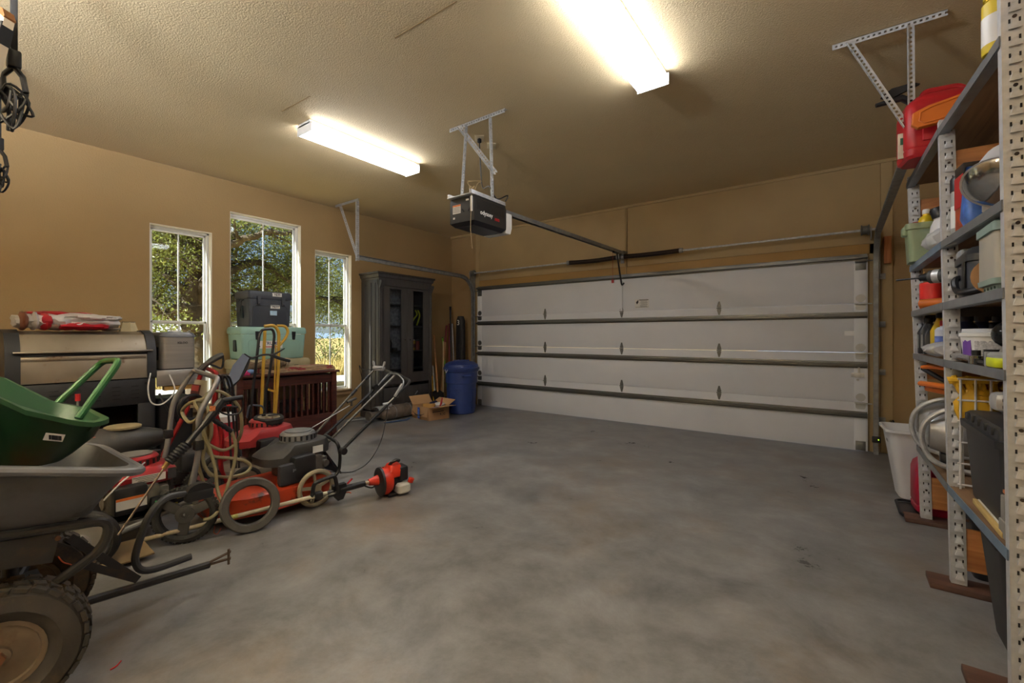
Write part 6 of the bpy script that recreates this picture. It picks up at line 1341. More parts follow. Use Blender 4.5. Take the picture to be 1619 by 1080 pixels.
# ---------------------------------------------------------------- top shelf
def gas_can(name, label, loc, rz, w, d, h, m, spout=True, tilt=0.0):
    t = thing(name, label, 'gas can', loc, rz)
    obj('tank', MB().loft([[(x, y, z) for x, y in rrect(w * k, d * k2, 0.045, 5)] for z, k, k2 in ((0, 0.9, 0.9), (0.015, 0.98, 0.98), (0.05, 1, 1), (h * 0.12, 1, 1), (h * 0.14, 0.97, 0.97), (h * 0.17, 1, 1), (h * 0.7, 1, 1), (h * 0.8, 0.94, 0.92), (h * 0.9, 0.7, 0.7), (h * 0.93, 0.5, 0.55))]), m, t)
    obj('carry_handle', MB().tube(fillet([(-w * 0.22, 0, h * 0.86), (-w * 0.2, 0, h * 1.02), (w * 0.3, 0, h * 1.02), (w * 0.42, 0, h * 0.78)], 0.04), 0.017, 10), m, t)
    obj('side_panel', MB().box((0, -d / 2 - 0.003, h * 0.42), (w * 0.6, 0.014, h * 0.42), 0.006), m, t)
    if spout:
        sp = obj('spout', MB().tube([(-w * 0.3, 0, h * 0.88), (-w * 0.5, -0.02, h * 0.98), (-w * 0.86, -0.03, h * 0.93)], [0.024, 0.02, 0.012], 10), BLACK, t)
        obj('spout_guard', MB().prism([(-0.1, 0.0), (-0.05, 0.04), (0.05, 0.05), (0.08, 0.035), (0.03, 0.015), (-0.06, -0.02)], -0.012, 0.012, T(-w * 0.5, -0.03, h * 1.03) @ rotM('X', 90)), BLACK, sp)
    return t
GASR = mat('gas_can_red', (178, 30, 38), 0.42, 0, 0.1, 5, col2=(150, 70, 70), c2lo=0.62, c2hi=0.8)
t = gas_can('gas_can', 'red plastic gas can with black spout overhanging the top shelf', (0.48, 3.55, 2.256), R(8), 0.34, 0.24, 0.4, GASR)
text('embossed_lettering', 'GAS', 0.07, mat('darker_red', (130, 20, 28), 0.5), t, (0.02, -0.131, 0.22), (R(90), 0, 0), ext=0.002)
obj('scuff', MB().prism([(0, 0), (0.03, 0.02), (0.02, 0.05), (0.03, 0.09), (0.01, 0.1), (0.0, 0.05)], 0, 0.002, T(-0.13, -0.121, 0.15) @ rotM('X', 90)), mat('grey_scuff', (170, 160, 156), 0.6), t)
t = thing('chainsaw_scabbard', 'orange chainsaw bar cover lying in front of the red gas can', 'bar cover', (0.5, 3.33, 2.256), R(4))
out = [(-0.17, -0.02), (-0.15, -0.05), (-0.08, -0.06), (0.25, -0.06), (0.25, 0.06), (-0.08, 0.06), (-0.15, 0.045)]
Mx = T(0.0, 0, 0.2) @ rotM('Y', -12) @ rotM('X', 80)
ORG = mat('orange_plastic', (208, 112, 40), 0.42, 0, 0.08, 6)
obj('cover', MB().prism(out, -0.015, 0.015, Mx, 0.005), ORG, t)
obj('raised_border', MB().tube([Mx @ V((x * 0.8, y * 0.72, 0.016)) for x, y in out], 0.004, 6, closed=True), ORG, t)
text('embossed_lettering', 'STIHL', 0.05, mat('deeper_orange', (176, 90, 34), 0.5), t, Mx @ V((0.07, 0, 0.016)), (Mx.to_euler()), ext=0.002)
obj('prop_block', MB().box((0.1, 0.03, 0.07), (0.12, 0.06, 0.14), 0.006), mat('dark_red_block', (120, 28, 30), 0.6), t)
t = thing('white_hinge_box', 'white plastic bracket on the edge of the top shelf', 'bracket', (0.5, 2.83, 2.251))
obj('base', MB().box((0, 0, 0.02), (0.07, 0.2, 0.04), 0.008), WHITE_P, t); obj('arm', MB().bar((0.01, -0.08, 0.05), (0.0, 0.12, 0.06), 0.05, 0.02, bev=0.004), mat('grey_plastic', (150, 152, 155), 0.5), t)
t = thing('paper_tag', 'green and white paper tag hanging beside the red gas can', 'tag', P(1427, 247, Y=3.48))
obj('card', MB().box((0, 0, 0.06), (0.045, 0.012, 0.15), 0.004), mat('dirty_cream', (196, 184, 160), 0.7, 0, 0.15, 20), t); obj('print', MB().box((0.004, -0.007, 0.085), (0.03, 0.002, 0.04)), mat('green_ink', (40, 90, 64), 0.6), t)
bottle('yellow_capped_bottle', 'white bottle with a yellow top on the top shelf at the right edge', (0.475, 2.33, 2.252), 0.045, 0.2, mat('yellow_top', (214, 190, 40), 0.45), mat('yellow_top', (214, 190, 40), 0.45), 0.8, 0.1, WHITE_P, caph=0.12)
# ---------------------------------------------------------------- second shelf
z2 = 1.696
CLR = mat('translucent_green', (172, 190, 150), 0.35, 0, 0.06, 6, alpha=0.62)
t = thing('translucent_bin', 'translucent green bin with cans at the far end of the second shelf', 'bin', (0.455, 3.83, z2))
obj('walls', MB().loft([[(x, y, z) for x, y in rrect(w, d, 0.025, 4)] for z, w, d in ((0, 0.15, 0.17), (0.002, 0.16, 0.18), (0.2, 0.18, 0.2), (0.205, 0.2, 0.22), (0.24, 0.2, 0.22), (0.24, 0.19, 0.21), (0.2, 0.17, 0.19), (0.006, 0.145, 0.165))]), CLR, t)
obj('lip_tab', MB().box((-0.1, -0.03, 0.2), (0.03, 0.08, 0.06), 0.012), CLR, t)
bottle('blue_yellow_spray_can', 'blue and yellow spray can standing in the translucent bin', (0.462, 3.83, z2 + 0.008), 0.042, 0.3, mat('spray_yellow', (226, 196, 40), 0.35), WHITE_P, 0.4, 0.16, mat('spray_blue', (64, 136, 206), 0.4, 0, 0.2, 20), 'spray can')
bottle('red_can', 'red topped can in the translucent bin', (0.408, 3.8, z2 + 0.008), 0.022, 0.21, RED_P, mat('deep_red', (150, 20, 20), 0.5), 0.7, 0.1, None, 'can', caph=0.04)
bottle('white_black_cap_bottle', 'tilted white bottle with a black cap on the second shelf', (0.535, 3.5, z2 + 0.02), 0.075, 0.2, mat('frosted_white', (214, 214, 214), 0.4), BLACK, 0.4, 0.45, None, rz=R(10), tilt=R(-16), caph=0.06)
solo('clear_bag', crumple(0.24, 0.16, 0.13, 21), mat('clear_film', (226, 228, 228), 0.25, 0, 0.05, 9, alpha=0.55), 'crumpled clear plastic bag beside the tilted white bottle', 'bag', (0.475, 3.42, z2 + 0.001), smooth=50)
bottle('grey_spray_can', 'grey spray can with a black cap next to the middle post', (0.462, 2.87, z2), 0.032, 0.2, mat('pale_grey_can', (172, 172, 170), 0.4, 0.2), BLACK, 0.95, 0.02, WHITE_P, 'spray can', caph=0.07)
t = thing('insecticide_carton', 'red and orange carton of outdoor spray on the second shelf', 'carton', (0.475, 2.76, z2), R(6))
obj('carton_body', MB().box((0, 0, 0.12), (0.07, 0.1, 0.24), 0.003), mat('carton_orange', (168, 74, 40), 0.5, 0, 0.35, 26), t)
obj('carton_top', MB().box((-0.0, 0, 0.26), (0.072, 0.102, 0.05), 0.003), mat('carton_dark', (40, 32, 28), 0.5), t)
obj('red_side', MB().box((-0.0365, 0, 0.17), (0.002, 0.1, 0.14)), mat('carton_red', (176, 40, 40), 0.5), t); obj('yellow_flash', MB().box((0.005, -0.0515, 0.17), (0.05, 0.002, 0.035), 0, rotM('Y', -8)), mat('yellow_flash', (226, 206, 60), 0.5), t)
text('carton_number', '360', 0.035, LABEL, t, (0.005, -0.052, 0.1), (R(90), 0, 0), bold=0.001); text('carton_lettering', 'HOME DEFENSE', 0.011, LABEL, t, (0.002, -0.052, 0.06), (R(90), 0, 0))
t = thing('blue_detergent_bag', 'blue and white plastic pouch with a yellow flash on the second shelf', 'bag', (0.488, 2.63, z2), R(5))
obj('pouch', MB().loft([[(x, y, z) for x, y in rrect(w, d, 0.02, 4)] for z, w, d in ((0, 0.1, 0.09), (0.03, 0.12, 0.1), (0.15, 0.11, 0.07), (0.24, 0.1, 0.02))]), mat('pouch_blue', (70, 112, 190), 0.35, 0, 0.5, 18), t)
obj('yellow_flash', MB().box((-0.02, -0.045, 0.18), (0.045, 0.004, 0.07), 0, rotM('Y', 14)), mat('yellow_flash', (226, 206, 60), 0.5), t); obj('white_patch', MB().box((0.02, -0.052, 0.07), (0.07, 0.004, 0.07), 0.001), LABEL, t)
t = bottle('milk_jug', 'cloudy white gallon jug standing behind the metal bowl', (0.6, 2.8, z2), 0.085, 0.34, mat('cloudy_white', (206, 204, 200), 0.4), WHITE_P, 0.3, 0.5, None, 'jug', sq=True, handle=True, rz=R(20))
t = thing('lamp_reflector', 'white shop lamp with a shiny bowl reflector lying near the front', 'lamp', (0.51, 2.4, z2 + 0.06), 0)
Mq = T(0.0, 0.06, 0.06) @ rotM('X', -38) @ rotM('Y', 20)
obj('housing', MB().lathe([(0.06, 0.14), (0.085, 0.13), (0.098, 0.03), (0.115, 0.0), (0.118, -0.008), (0.1, -0.006)], 26, Mq), mat('lamp_white', (206, 206, 208), 0.4), t)
obj('reflector', MB().lathe([(0.112, -0.006), (0.09, -0.03), (0.05, -0.045), (0.005, -0.05)], 26, Mq), mat('polished_metal', (190, 190, 190), 0.15, 0.95), t)
# ---------------------------------------------------------------- third shelf
z3 = 1.396
t = thing('trimmer_line_spool', 'bright red spool of trimmer line on the third shelf', 'spool', (0.48, 3.72, z3))
obj('line_winding', MB().lathe([(0.06, 0.0)] + [(0.062 + 0.002 * (i % 2), 0.005 + 0.15 * i / 24) for i in range(25)] + [(0.06, 0.16)], 26), mat('line_red', (222, 50, 44), 0.4), t, 80); obj('core', MB().lathe([(0.025, 0.16), (0.025, 0.165)], 16), BLACK, t)
t = thing('orange_handled_knife', 'orange cylinder handled tool lying on the third shelf edge', 'tool', (0.452, 3.6, z3))
obj('handle', MB().cyl((-0.035, 0.03, 0.028), (0.16, -0.14, 0.028), 0.027, n=18), ORG, t); obj('end_cap', MB().cyl((0.16, -0.14, 0.028), (0.2, -0.175, 0.028), 0.022, n=14), RED_P, t)
t = thing('cordless_drill', 'grey and black cordless drill lying on the third shelf', 'drill', (0.5, 3.4, z3), R(-35))
obj('motor_body', MB().cyl((-0.08, 0, 0.17), (0.1, 0, 0.17), 0.038, n=18), mat('drill_grey', (70, 70, 68), 0.5), t); obj('chuck', MB().cyl((-0.13, 0, 0.17), (-0.08, 0, 0.17), 0.018, 0.026, n=14), BLACK, t)
obj('bit', MB().cyl((-0.25, 0, 0.17), (-0.13, 0, 0.17), 0.005, n=8), BLACKM, t); obj('grip', MB().tube([(0.04, 0, 0.15), (0.06, 0, 0.06), (0.07, 0, 0.02)], [0.026, 0.022, 0.024], 12), mat('drill_grey', (70, 70, 68), 0.5), t); obj('battery', MB().box((0.07, 0, 0.025), (0.1, 0.07, 0.05), 0.01), BLACK, t)
obj('clutch_ring', MB().cyl((-0.06, 0, 0.17), (-0.03, 0, 0.17), 0.0395, n=18), GALV, t)
t = thing('wet_vacuum_head', 'black and grey vacuum motor head with a hose on the third shelf', 'vacuum', (0.555, 2.78, z3), 0)
obj('tank', MB().loft([[(x, y, z) for x, y in rrect(0.2 * k, 0.26 * k, 0.04, 4)] for z, k in ((0, 0.9), (0.02, 1), (0.15, 1.02))]), mat('slate_plastic', (66, 70, 78), 0.4), t)
obj('head', MB().loft([[(x, y, z) for x, y in rrect(0.21 * k, 0.27 * k, 0.04, 4)] for z, k in ((0.152, 1.05), (0.18, 1.05), (0.2, 0.92), (0.215, 0.8))]), mat('slate_dark_plastic', (48, 50, 54), 0.4), t)
obj('clip', MB().box((-0.05, 0.1, 0.2), (0.1, 0.1, 0.06), 0.015), mat('clip_grey', (150, 152, 154), 0.45), t)
obj('hose', MB().tube(catmull([(-0.06, 0.06, 0.1), (-0.115, 0.04, 0.09), (-0.12, 0.0, 0.04), (-0.115, -0.1, 0.02), (-0.06, -0.17, 0.03)], 6), 0.013, 8), BLACK, t)
obj('brace', MB().box((-0.107, -0.06, 0.1), (0.006, 0.05, 0.12), 0.002), BLACKM, t)
t = thing('storage_bin', 'tall beige storage bin with sage green lid and base by the near post', 'bin', (0.585, 2.43, z3))
SAGE = mat('sage_green_plastic', (138, 158, 150), 0.5, 0, 0.06, 6); BEI = mat('beige_grey_plastic', (170, 166, 154), 0.5, 0, 0.05, 6)
obj('bin_body', MB().loft([[(x, y, z) for x, y in rrect(0.25, 0.24, 0.025, 3)] for z in (0.045, 0.215)]), BEI, t)
obj('lid', MB().loft([[(x, y, z) for x, y in rrect(0.26 * k, 0.25 * k, 0.03, 3)] for z, k in ((0.216, 1.02), (0.245, 1.02), (0.262, 0.86))]), SAGE, t)
obj('base_band', MB().loft([[(x, y, z) for x, y in rrect(0.255 * k, 0.245 * k, 0.03, 3)] for z, k in ((0, 0.88), (0.022, 0.9), (0.024, 1.0), (0.044, 1.02))]), SAGE, t)
for i in range(4): obj('rivet', MB().cyl((-0.112, -0.07 + i * 0.045, 0.012), (-0.118, -0.07 + i * 0.045, 0.012), 0.005, n=8), mat('dark_sage', (84, 104, 98), 0.6), t)
solo('cardboard_disc', MB().cyl((0, 0, 0.075), (0, 0.008, 0.075), 0.075, n=24), CARD, 'round brown cardboard disc standing against the beige bin', 'disc', (0.52, 2.58, z3))
solo('cardboard_scrap', MB().prism([(-0.05, 0), (0.06, -0.01), (0.07, 0.05), (-0.02, 0.06)], 0, 0.005, rotM('X', 90)), CARD, 'torn cardboard scrap sticking out above the beige bin', 'cardboard', (0.53, 2.56, z3 + 0.175))
# ---------------------------------------------------------------- fourth shelf
z4 = 1.116
bottle('black_oil_bottle', 'black motor oil bottle at the far end of the fourth shelf', (0.472, 3.82, z4), 0.05, 0.2, mat('oil_black', (36, 37, 40), 0.4), BLACK, 0.4, 0.3, mat('silver_label', (150, 152, 150), 0.5), sq=True)
bottle('slim_black_bottle', 'slim black ribbed bottle beside the motor oil on the fourth shelf', (0.47, 3.72, z4), 0.035, 0.16, mat('oil_black', (36, 37, 40), 0.4), BLACK, 0.5, 0.25, None, sq=True)
bottle('yellow_bottle', 'yellow bottle with a black cap on the fourth shelf', (0.505, 3.64, z4), 0.045, 0.22, mat('bottle_yellow', (222, 186, 36), 0.4), BLACK, 0.45, 0.35, None, sq=True, rz=R(15))
bottle('lubricant_spray_can', 'white and blue lubricant spray can on the fourth shelf', (0.485, 3.44, z4), 0.035, 0.17, mat('can_white_blue', (206, 210, 222), 0.4, 0, 0.1, 16), RED_P, 0.35, 0.14, mat('can_blue_label', (90, 110, 180), 0.45, 0, 0.6, 22), 'spray can')
solo('clear_plastic_dome', crumple(0.2, 0.16, 0.08, 31), mat('clear_film', (226, 228, 228), 0.25, 0, 0.05, 9, alpha=0.55), 'clear plastic clamshell on the edge of the fourth shelf', 'packaging', (0.46, 3.3, z4 + 0.001), smooth=50)
t = thing('white_tub', 'white plastic tub with purple label behind the middle post', 'tub', (0.57, 2.82, z4))
obj('tub_body', MB().lathe([(0.1, 0), (0.105, 0.005), (0.115, 0.11), (0.12, 0.112), (0.12, 0.125), (0.112, 0.128)], 28), WHITE_P, t); obj('lid', MB().lathe([(0.112, 0.1285), (0.11, 0.145), (0.01, 0.146)], 28), mat('tub_lid', (200, 204, 210), 0.45), t)
obj('purple_label', MB().loft([[(0.113 * math.cos(R(a)), 0.113 * math.sin(R(a)), z) for a in (190, 198, 206, 214)] + [(0.108 * math.cos(R(a)), 0.108 * math.sin(R(a)), z) for a in (214, 206, 198, 190)] for z in (0.025, 0.095)]), mat('purple_ink', (110, 70, 160), 0.5), t)
obj('printed_label', MB().loft([[(0.1135 * math.cos(R(a)), 0.1135 * math.sin(R(a)), z) for a in (222, 235, 250, 265, 280)] + [(0.108 * math.cos(R(a)), 0.108 * math.sin(R(a)), z) for a in (280, 265, 250, 235, 222)] for z in (0.03, 0.092)]), mat('fine_print', (176, 176, 178), 0.6, 0, 0.35, 140), t)
for i, (xb, y) in enumerate(((0.53, 3.16), (0.605, 3.27), (0.69, 3.38))):
    bottle('navy_bottle', ('navy blue bottle nearest the middle post behind the white tub', 'middle navy blue bottle behind the white tub', 'navy blue bottle farthest from the middle post, above the white tub')[i], (xb, y, z4), 0.055, 0.19, mat('navy_plastic', (28, 34, 66), 0.4), mat('navy_dark', (22, 24, 40), 0.4), 0.45, 0.3, None)
bottle('amber_bottle', 'dark amber bottle at the back of the fourth shelf by the middle post', (0.62, 3.13, z4), 0.03, 0.15, mat('amber', (120, 84, 30), 0.3), BLACK, 0.5, 0.3, None)
t = thing('safety_vest', 'bright yellow and orange safety vest at the back of the fourth shelf', 'vest', (0.78, 3.55, z4))
obj('yellow_fabric', crumple(0.16, 0.1, 0.24, 41), mat('hi_vis_yellow', (214, 232, 40), 0.7), t, 50); o = obj('orange_fabric', crumple(0.1, 0.1, 0.24, 42), mat('hi_vis_orange', (240, 110, 40), 0.7), t, 50); o.location = (0, 0.12, 0)
o = obj('white_fabric', crumple(0.08, 0.1, 0.2, 43), LABEL, t, 50); o.location = (-0.02, -0.11, 0)
t = thing('face_mask', 'glossy black face mask on the fourth shelf beside the near post', 'mask', (0.545, 2.46, z4 + 0.0))
obj('mask_shell', MB().ball((0, 0, 0.12), 0.07, 16, 10, (0.95, 1.0, 0.8)), mat('glossy_black', (22, 22, 24), 0.15), t); obj('filter', MB().cyl((-0.05, 0.06, 0.06), (-0.05, 0.06, 0.0), 0.024, n=14), BLACK, t); obj('side_filter', MB().cyl((-0.02, -0.05, 0.07), (-0.05, -0.06, 0.0), 0.026, n=14), mat('grey_filter', (120, 118, 112), 0.6), t)
t = thing('tape_reel', 'fluorescent yellow measuring tape reel on the fourth shelf edge', 'tape measure', (0.505, 2.36, z4))
obj('case', MB().loft([[(x, y, z) for x, y in rrect(0.1 * k, 0.15 * k, 0.03, 4)] for z, k in ((0, 0.95), (0.006, 1), (0.03, 1), (0.034, 0.97))]), mat('fluo_yellow', (206, 220, 40), 0.4), t); obj('top_cover', MB().loft([[(x, y, z) for x, y in rrect(0.1 * k, 0.15 * k, 0.03, 4)] for z, k in ((0.0345, 0.95), (0.045, 0.95), (0.052, 0.8))]), mat('clear_grey_cover', (170, 172, 168), 0.3), t)
obj('strap', MB().box((0, 0.05, 0.026), (0.104, 0.02, 0.056), 0.003), mat('grey_plastic', (150, 152, 155), 0.5), t)
t = thing('chrome_wrench', 'long chrome socket wrench lying along the fourth shelf edge', 'wrench', (0.462, 2.74, z4))
obj('handle', MB().cyl((0.0, 0.28, 0.018), (0.0, -0.12, 0.018), 0.014, 0.016, n=14), mat('chrome', (190, 190, 192), 0.16, 0.95), t); obj('ratchet_head', MB().cyl((0.0, -0.16, 0.0), (0, -0.16, 0.032), 0.024, n=16), mat('chrome', (190, 190, 192), 0.16, 0.95), t); obj('socket', MB().cyl((0.0, -0.16, 0.033), (0, -0.16, 0.055), 0.014, n=12), BLACKM, t)
t = thing('ratchet_extension', 'short dark ratchet in front of the yellow tape reel', 'wrench', (0.463, 2.5, z4))
obj('bar', MB().cyl((0.0, 0.05, 0.01), (0.0, -0.06, 0.01), 0.008, n=10), BLACKM, t); obj('head', MB().cyl((0, 0.05, 0.0), (0, 0.05, 0.022), 0.014, n=12), BLACKM, t)
# ---------------------------------------------------------------- lowest shelf
z5 = 0.506
def heater(name, label, loc, rz, m):
    t = thing(name, label, 'heater', loc, rz)
    M = T(0, 0, 0.2)
    obj('drum', MB().lathe([(0.05, -0.14), (0.1, -0.13), (0.122, -0.06), (0.125, 0.2), (0.12, 0.22)], 26, T(0.05, 0, 0.2) @ rotM('Y', 90)), m, t)
    obj('drum_face', MB().lathe([(0.04, -0.15), (0.07, -0.146), (0.085, -0.135)], 20, T(0.05, 0, 0.2) @ rotM('Y', 90)), GALV, t)
    for y in (-0.1,):
        obj('tube_guard', MB().tube(fillet([(0.25, y, 0.36), (0.0, y, 0.345), (-0.1, y, 0.27), (-0.12, y, 0.16), (-0.08, y, 0.05), (0.02, y, 0.014), (0.25, y, 0.014)], 0.06), 0.0135, 10), GALV, t)
    obj('cross_tube', MB().cyl((0.02, -0.13, 0.014), (0.02, 0.13, 0.014), 0.0135, n=10), GALV, t); obj('cross_tube', MB().cyl((0.1, -0.13, 0.355), (0.1, 0.13, 0.355), 0.0135, n=10), GALV, t)
    obj('control_block', MB().box((-0.0, 0.0, 0.05), (0.08, 0.1, 0.07), 0.01), BLACK, t)
    return t
heater('drum_heater', 'farther grey drum heater with tubular steel guard on the lowest shelf', (0.5, 3.76, z5), R(-6), mat('heater_grey', (150, 150, 150), 0.45, 0.2))
heater('drum_heater', 'nearer silver drum heater with tubular steel guard on the lowest shelf', (0.5, 3.36, z5), R(-6), mat('heater_silver', (176, 176, 178), 0.35, 0.5))
OTL = mat('orange_handle_plastic', (236, 124, 36), 0.4)
t = thing('loppers', 'orange handled loppers lying on top of the drum heaters', 'loppers', (0.46, 3.66, 0.88))
obj('handle', MB().tube(catmull([(-0.03, 0.12, 0.05), (0.0, 0.0, 0.055), (0.06, -0.2, 0.06)], 5), 0.016, 8), OTL, t); obj('handle', MB().tube(catmull([(0.0, 0.1, 0.02), (0.03, 0.0, 0.02), (0.1, -0.2, 0.02)], 5), 0.016, 8), OTL, t)
obj('blade', MB().bar((-0.03, 0.12, 0.04), (-0.02, 0.24, 0.03), 0.03, 0.008), GALV, t)
t = thing('orange_shears', 'orange and black shears standing on the loppers', 'shears', (0.49, 3.68, 0.94))
obj('handle', MB().tube(catmull([(-0.05, 0.1, 0.09), (-0.02, 0.03, 0.1), (0.06, -0.2, 0.1)], 5), 0.014, 8), OTL, t); obj('black_arm', MB().tube([(-0.05, 0.1, 0.085), (0.02, 0.0, 0.03), (0.07, -0.08, 0.0)], 0.014, 8), BLACK, t); obj('pivot', MB().ball((0.05, -0.06, 0.03), 0.022, 10, 7), GALV, t)
t = thing('black_tote', 'black latched storage tote on the lowest shelf between the posts', 'tote', (0.67, 2.62, z5))
TOTE = mat('tote_black', (42, 42, 44), 0.5, 0, 0.12, 6)
obj('tote_body', MB().loft([[(x, y, z) for x, y in rrect(0.38 * k, 0.56 * k, 0.03, 4)] for z, k in ((0, 0.88), (0.01, 0.9), (0.31, 1.0))]), TOTE, t)
l = obj('lid', MB().loft([[(x, y, z) for x, y in rrect(0.4 * k, 0.58 * k, 0.03, 4)] for z, k in ((0.311, 1.02), (0.34, 1.03), (0.342, 0.97), (0.375, 0.95), (0.385, 0.9))]), TOTE, t)
for i in range(5): obj('lid_rib', MB().box((-0.19, -0.2 + i * 0.1, 0.365), (0.02, 0.02, 0.03), 0.003), TOTE, l)
obj('latch', MB().box((-0.0, -0.292, 0.335), (0.2, 0.03, 0.06), 0.008), BLACK, t); obj('latch_wire', MB().tube(fillet([(0.04, -0.31, 0.36), (0.06, -0.315, 0.36), (0.06, -0.315, 0.3), (0.04, -0.31, 0.3)], 0.01), 0.004, 6), GALV, t)
t = thing('wire_basket', 'white wire basket standing behind the black tote', 'basket', (0.655, 2.945, z5 + 0.0))
m = MB()
WB = mat('white_wire', (226, 226, 228), 0.4)
for i in range(8): obj('wire', MB().cyl((-0.18 + i * 0.05, 0, 0), (-0.18 + i * 0.05, 0, 0.52), 0.005, n=6), WB, t)
for z in (0.02, 0.12, 0.22, 0.32, 0.42, 0.52): obj('wire', MB().cyl((-0.19, 0, z), (0.18, 0, z), 0.005, n=6), WB, t)
t = thing('yellow_glove', 'yellow rubber glove hanging on the white wire basket', 'glove', (0.535, 2.975, 0.79))
YG = mat('glove_yellow', (224, 178, 40), 0.5, 0, 0.08, 8)
obj('palm', crumple(0.06, 0.16, 0.2, 51), YG, t, 50)
for i in range(4): obj('finger', MB().tube([(-0.05 + i * 0.035, 0, 0.17), (-0.07 + i * 0.04, -0.01, 0.22), (-0.08 + i * 0.05, -0.01, 0.25)], [0.016, 0.015, 0.01], 8), YG, t)
obj('thumb', MB().tube([(-0.06, 0, 0.2), (-0.1, -0.01, 0.225), (0.06, -0.015, 0.235)], 0.018, 8), YG, t)
t = thing('yellow_glove', 'second yellow glove bunched beside the first in the wire basket', 'glove', (0.67, 2.975, 0.78))
obj('palm', crumple(0.06, 0.13, 0.22, 52), YG, t, 50); obj('thumb', MB().tube([(-0.05, 0, 0.2), (-0.02, -0.01, 0.25), (0.03, -0.01, 0.27)], 0.018, 8), YG, t)
t = thing('power_tool_head', 'grey and silver power tool head with green trim on the black tote', 'power tool', (0.565, 2.46, z5 + 0.388))
obj('shell', MB().ball((0.03, 0, 0.08), 0.1, 18, 12, (1.0, 1.05, 0.78)), mat('tool_charcoal', (58, 58, 60), 0.4), t)
obj('silver_panel', MB().box((-0.05, -0.05, 0.09), (0.09, 0.09, 0.07), 0.02), mat('tool_silver', (190, 190, 190), 0.35, 0.3), t)
for i in range(2): obj('vent', MB().box((-0.05, -0.098, 0.1 - i * 0.025), (0.05, 0.006, 0.014), 0.003), BLACK, t)
obj('green_trim', MB().tube(catmull([(-0.05, -0.04, 0.145), (0.0, -0.03, 0.155), (0.08, -0.02, 0.14)], 5), 0.01, 8), mat('lime_trim', (120, 200, 50), 0.4), t); obj('top_handle', MB().tube(fillet([(-0.02, 0, 0.15), (-0.03, 0.02, 0.21), (0.12, 0.0, 0.21), (0.14, 0, 0.14)], 0.03), 0.018, 10), BLACK, t)
for i, (nm, c, lb) in enumerate((('pine_strip', (206, 176, 110), 'pale pine strip nearest the shelf edge on the lowest shelf'), ('white_strip', (216, 210, 196), 'white strip next to the pine strip on the lowest shelf'))):
    solo(nm, MB().box((0, 0, 0.01), (0.014, 0.42, 0.02), 0.002), mat(nm + '_mat', c, 0.6), lb, 'trim strip', (0.484 + i * 0.015, 2.52, z5))
t = thing('grey_casting', 'grey cast metal bracket on the lowest shelf beside the near post', 'bracket', (0.5, 2.325, z5 + 0.001))
obj('foot', MB().box((0, 0, 0.03), (0.04, 0.08, 0.06), 0.004), mat('cast_grey', (140, 138, 132), 0.6), t); obj('web', MB().box((0.0, 0.015, 0.1), (0.03, 0.05, 0.09), 0.004), mat('cast_grey', (140, 138, 132), 0.6), t); obj('orange_tab', MB().box((0.0, 0.03, 0.155), (0.015, 0.04, 0.015), 0.003), ORG, t)
# ---------------------------------------------------------------- on the floor under the shelves
t = thing('white_waste_bin', 'white plastic waste bin between the door track and the shelving', 'waste bin', (0.52, 4.55, 0), R(4))
obj('bin_shell', MB().loft([[(x, y, z) for x, y in rrect(w, d, 0.06, 5)] for z, w, d in ((0, 0.26, 0.24), (0.01, 0.28, 0.26), (0.5, 0.42, 0.36), (0.505, 0.46, 0.4), (0.525, 0.46, 0.4), (0.525, 0.43, 0.37), (0.5, 0.4, 0.34), (0.012, 0.25, 0.23))]), mat('bin_white', (216, 217, 220), 0.45, 0, 0.04, 4), t)
obj('side_handle', MB().box((-0.19, 0, 0.42), (0.02, 0.08, 0.03), 0.006), mat('grey_plastic', (150, 152, 155), 0.5), t)
gas_can('gas_can', 'dusty crimson gas can on a black tray under the far shelf', (0.6, 4.16, 0.022), R(4), 0.34, 0.22, 0.42, mat('gas_can_crimson', (164, 24, 56), 0.4, 0, 0.15, 5, col2=(150, 80, 110), c2lo=0.55, c2hi=0.75), False)
t = thing('boot_tray', 'shallow black tray under the crimson gas can', 'tray', (0.62, 4.16, 0))
obj('tray_base', MB().loft([[(x, y, z) for x, y in rrect(0.52, 0.36, 0.05, 4)] for z in (0, 0.008)]), BLACK, t); obj('tray_rim', MB().tube([V((x, y, 0.018)) for x, y in rrect(0.53, 0.37, 0.05, 5)], 0.009, 8, closed=True), BLACK, t)
t = thing('black_bin', 'tall black rubbish bin under the nearest shelf bay', 'bin', (0.665, 2.58, 0), 0)
BINB = mat('bin_black', (44, 44, 45), 0.55, 0, 0.15, 7)
obj('bin_shell', MB().loft([[(x, y, z) for x, y in rrect(w, d, 0.07, 5)] for z, w, d in ((0, 0.24, 0.28), (0.01, 0.26, 0.3), (0.42, 0.34, 0.4), (0.425, 0.37, 0.43), (0.455, 0.37, 0.43), (0.455, 0.35, 0.41), (0.42, 0.32, 0.38), (0.012, 0.22, 0.26))]), BINB, t)
obj('rim_lip', MB().tube([V((x, y, 0.44)) for x, y in rrect(0.37, 0.43, 0.07, 5)], 0.008, 8, closed=True), BINB, t)
t = thing('black_crate', 'low black crate standing on the floor under the far shelf bay', 'crate', (0.72, 3.47, 0.0))
obj('crate_body', MB().loft([[(x, y, z) for x, y in rrect(0.34 * k, 0.62 * k, 0.03, 4)] for z, k in ((0, 0.9), (0.01, 0.92), (0.4, 1.0))]), TOTE, t); obj('crate_lid', MB().loft([[(x, y, z) for x, y in rrect(0.36, 0.64, 0.03, 4)] for z in (0.401, 0.43)]), BINB, t)
obj('hook_handle', MB().tube([(-0.17, -0.25, 0.28), (-0.2, -0.25, 0.285), (-0.2, -0.22, 0.29)], 0.008, 6), mat('brown_hook', (90, 66, 56), 0.5), t)
a = P(1410, 667, Y=YB - 0.02)
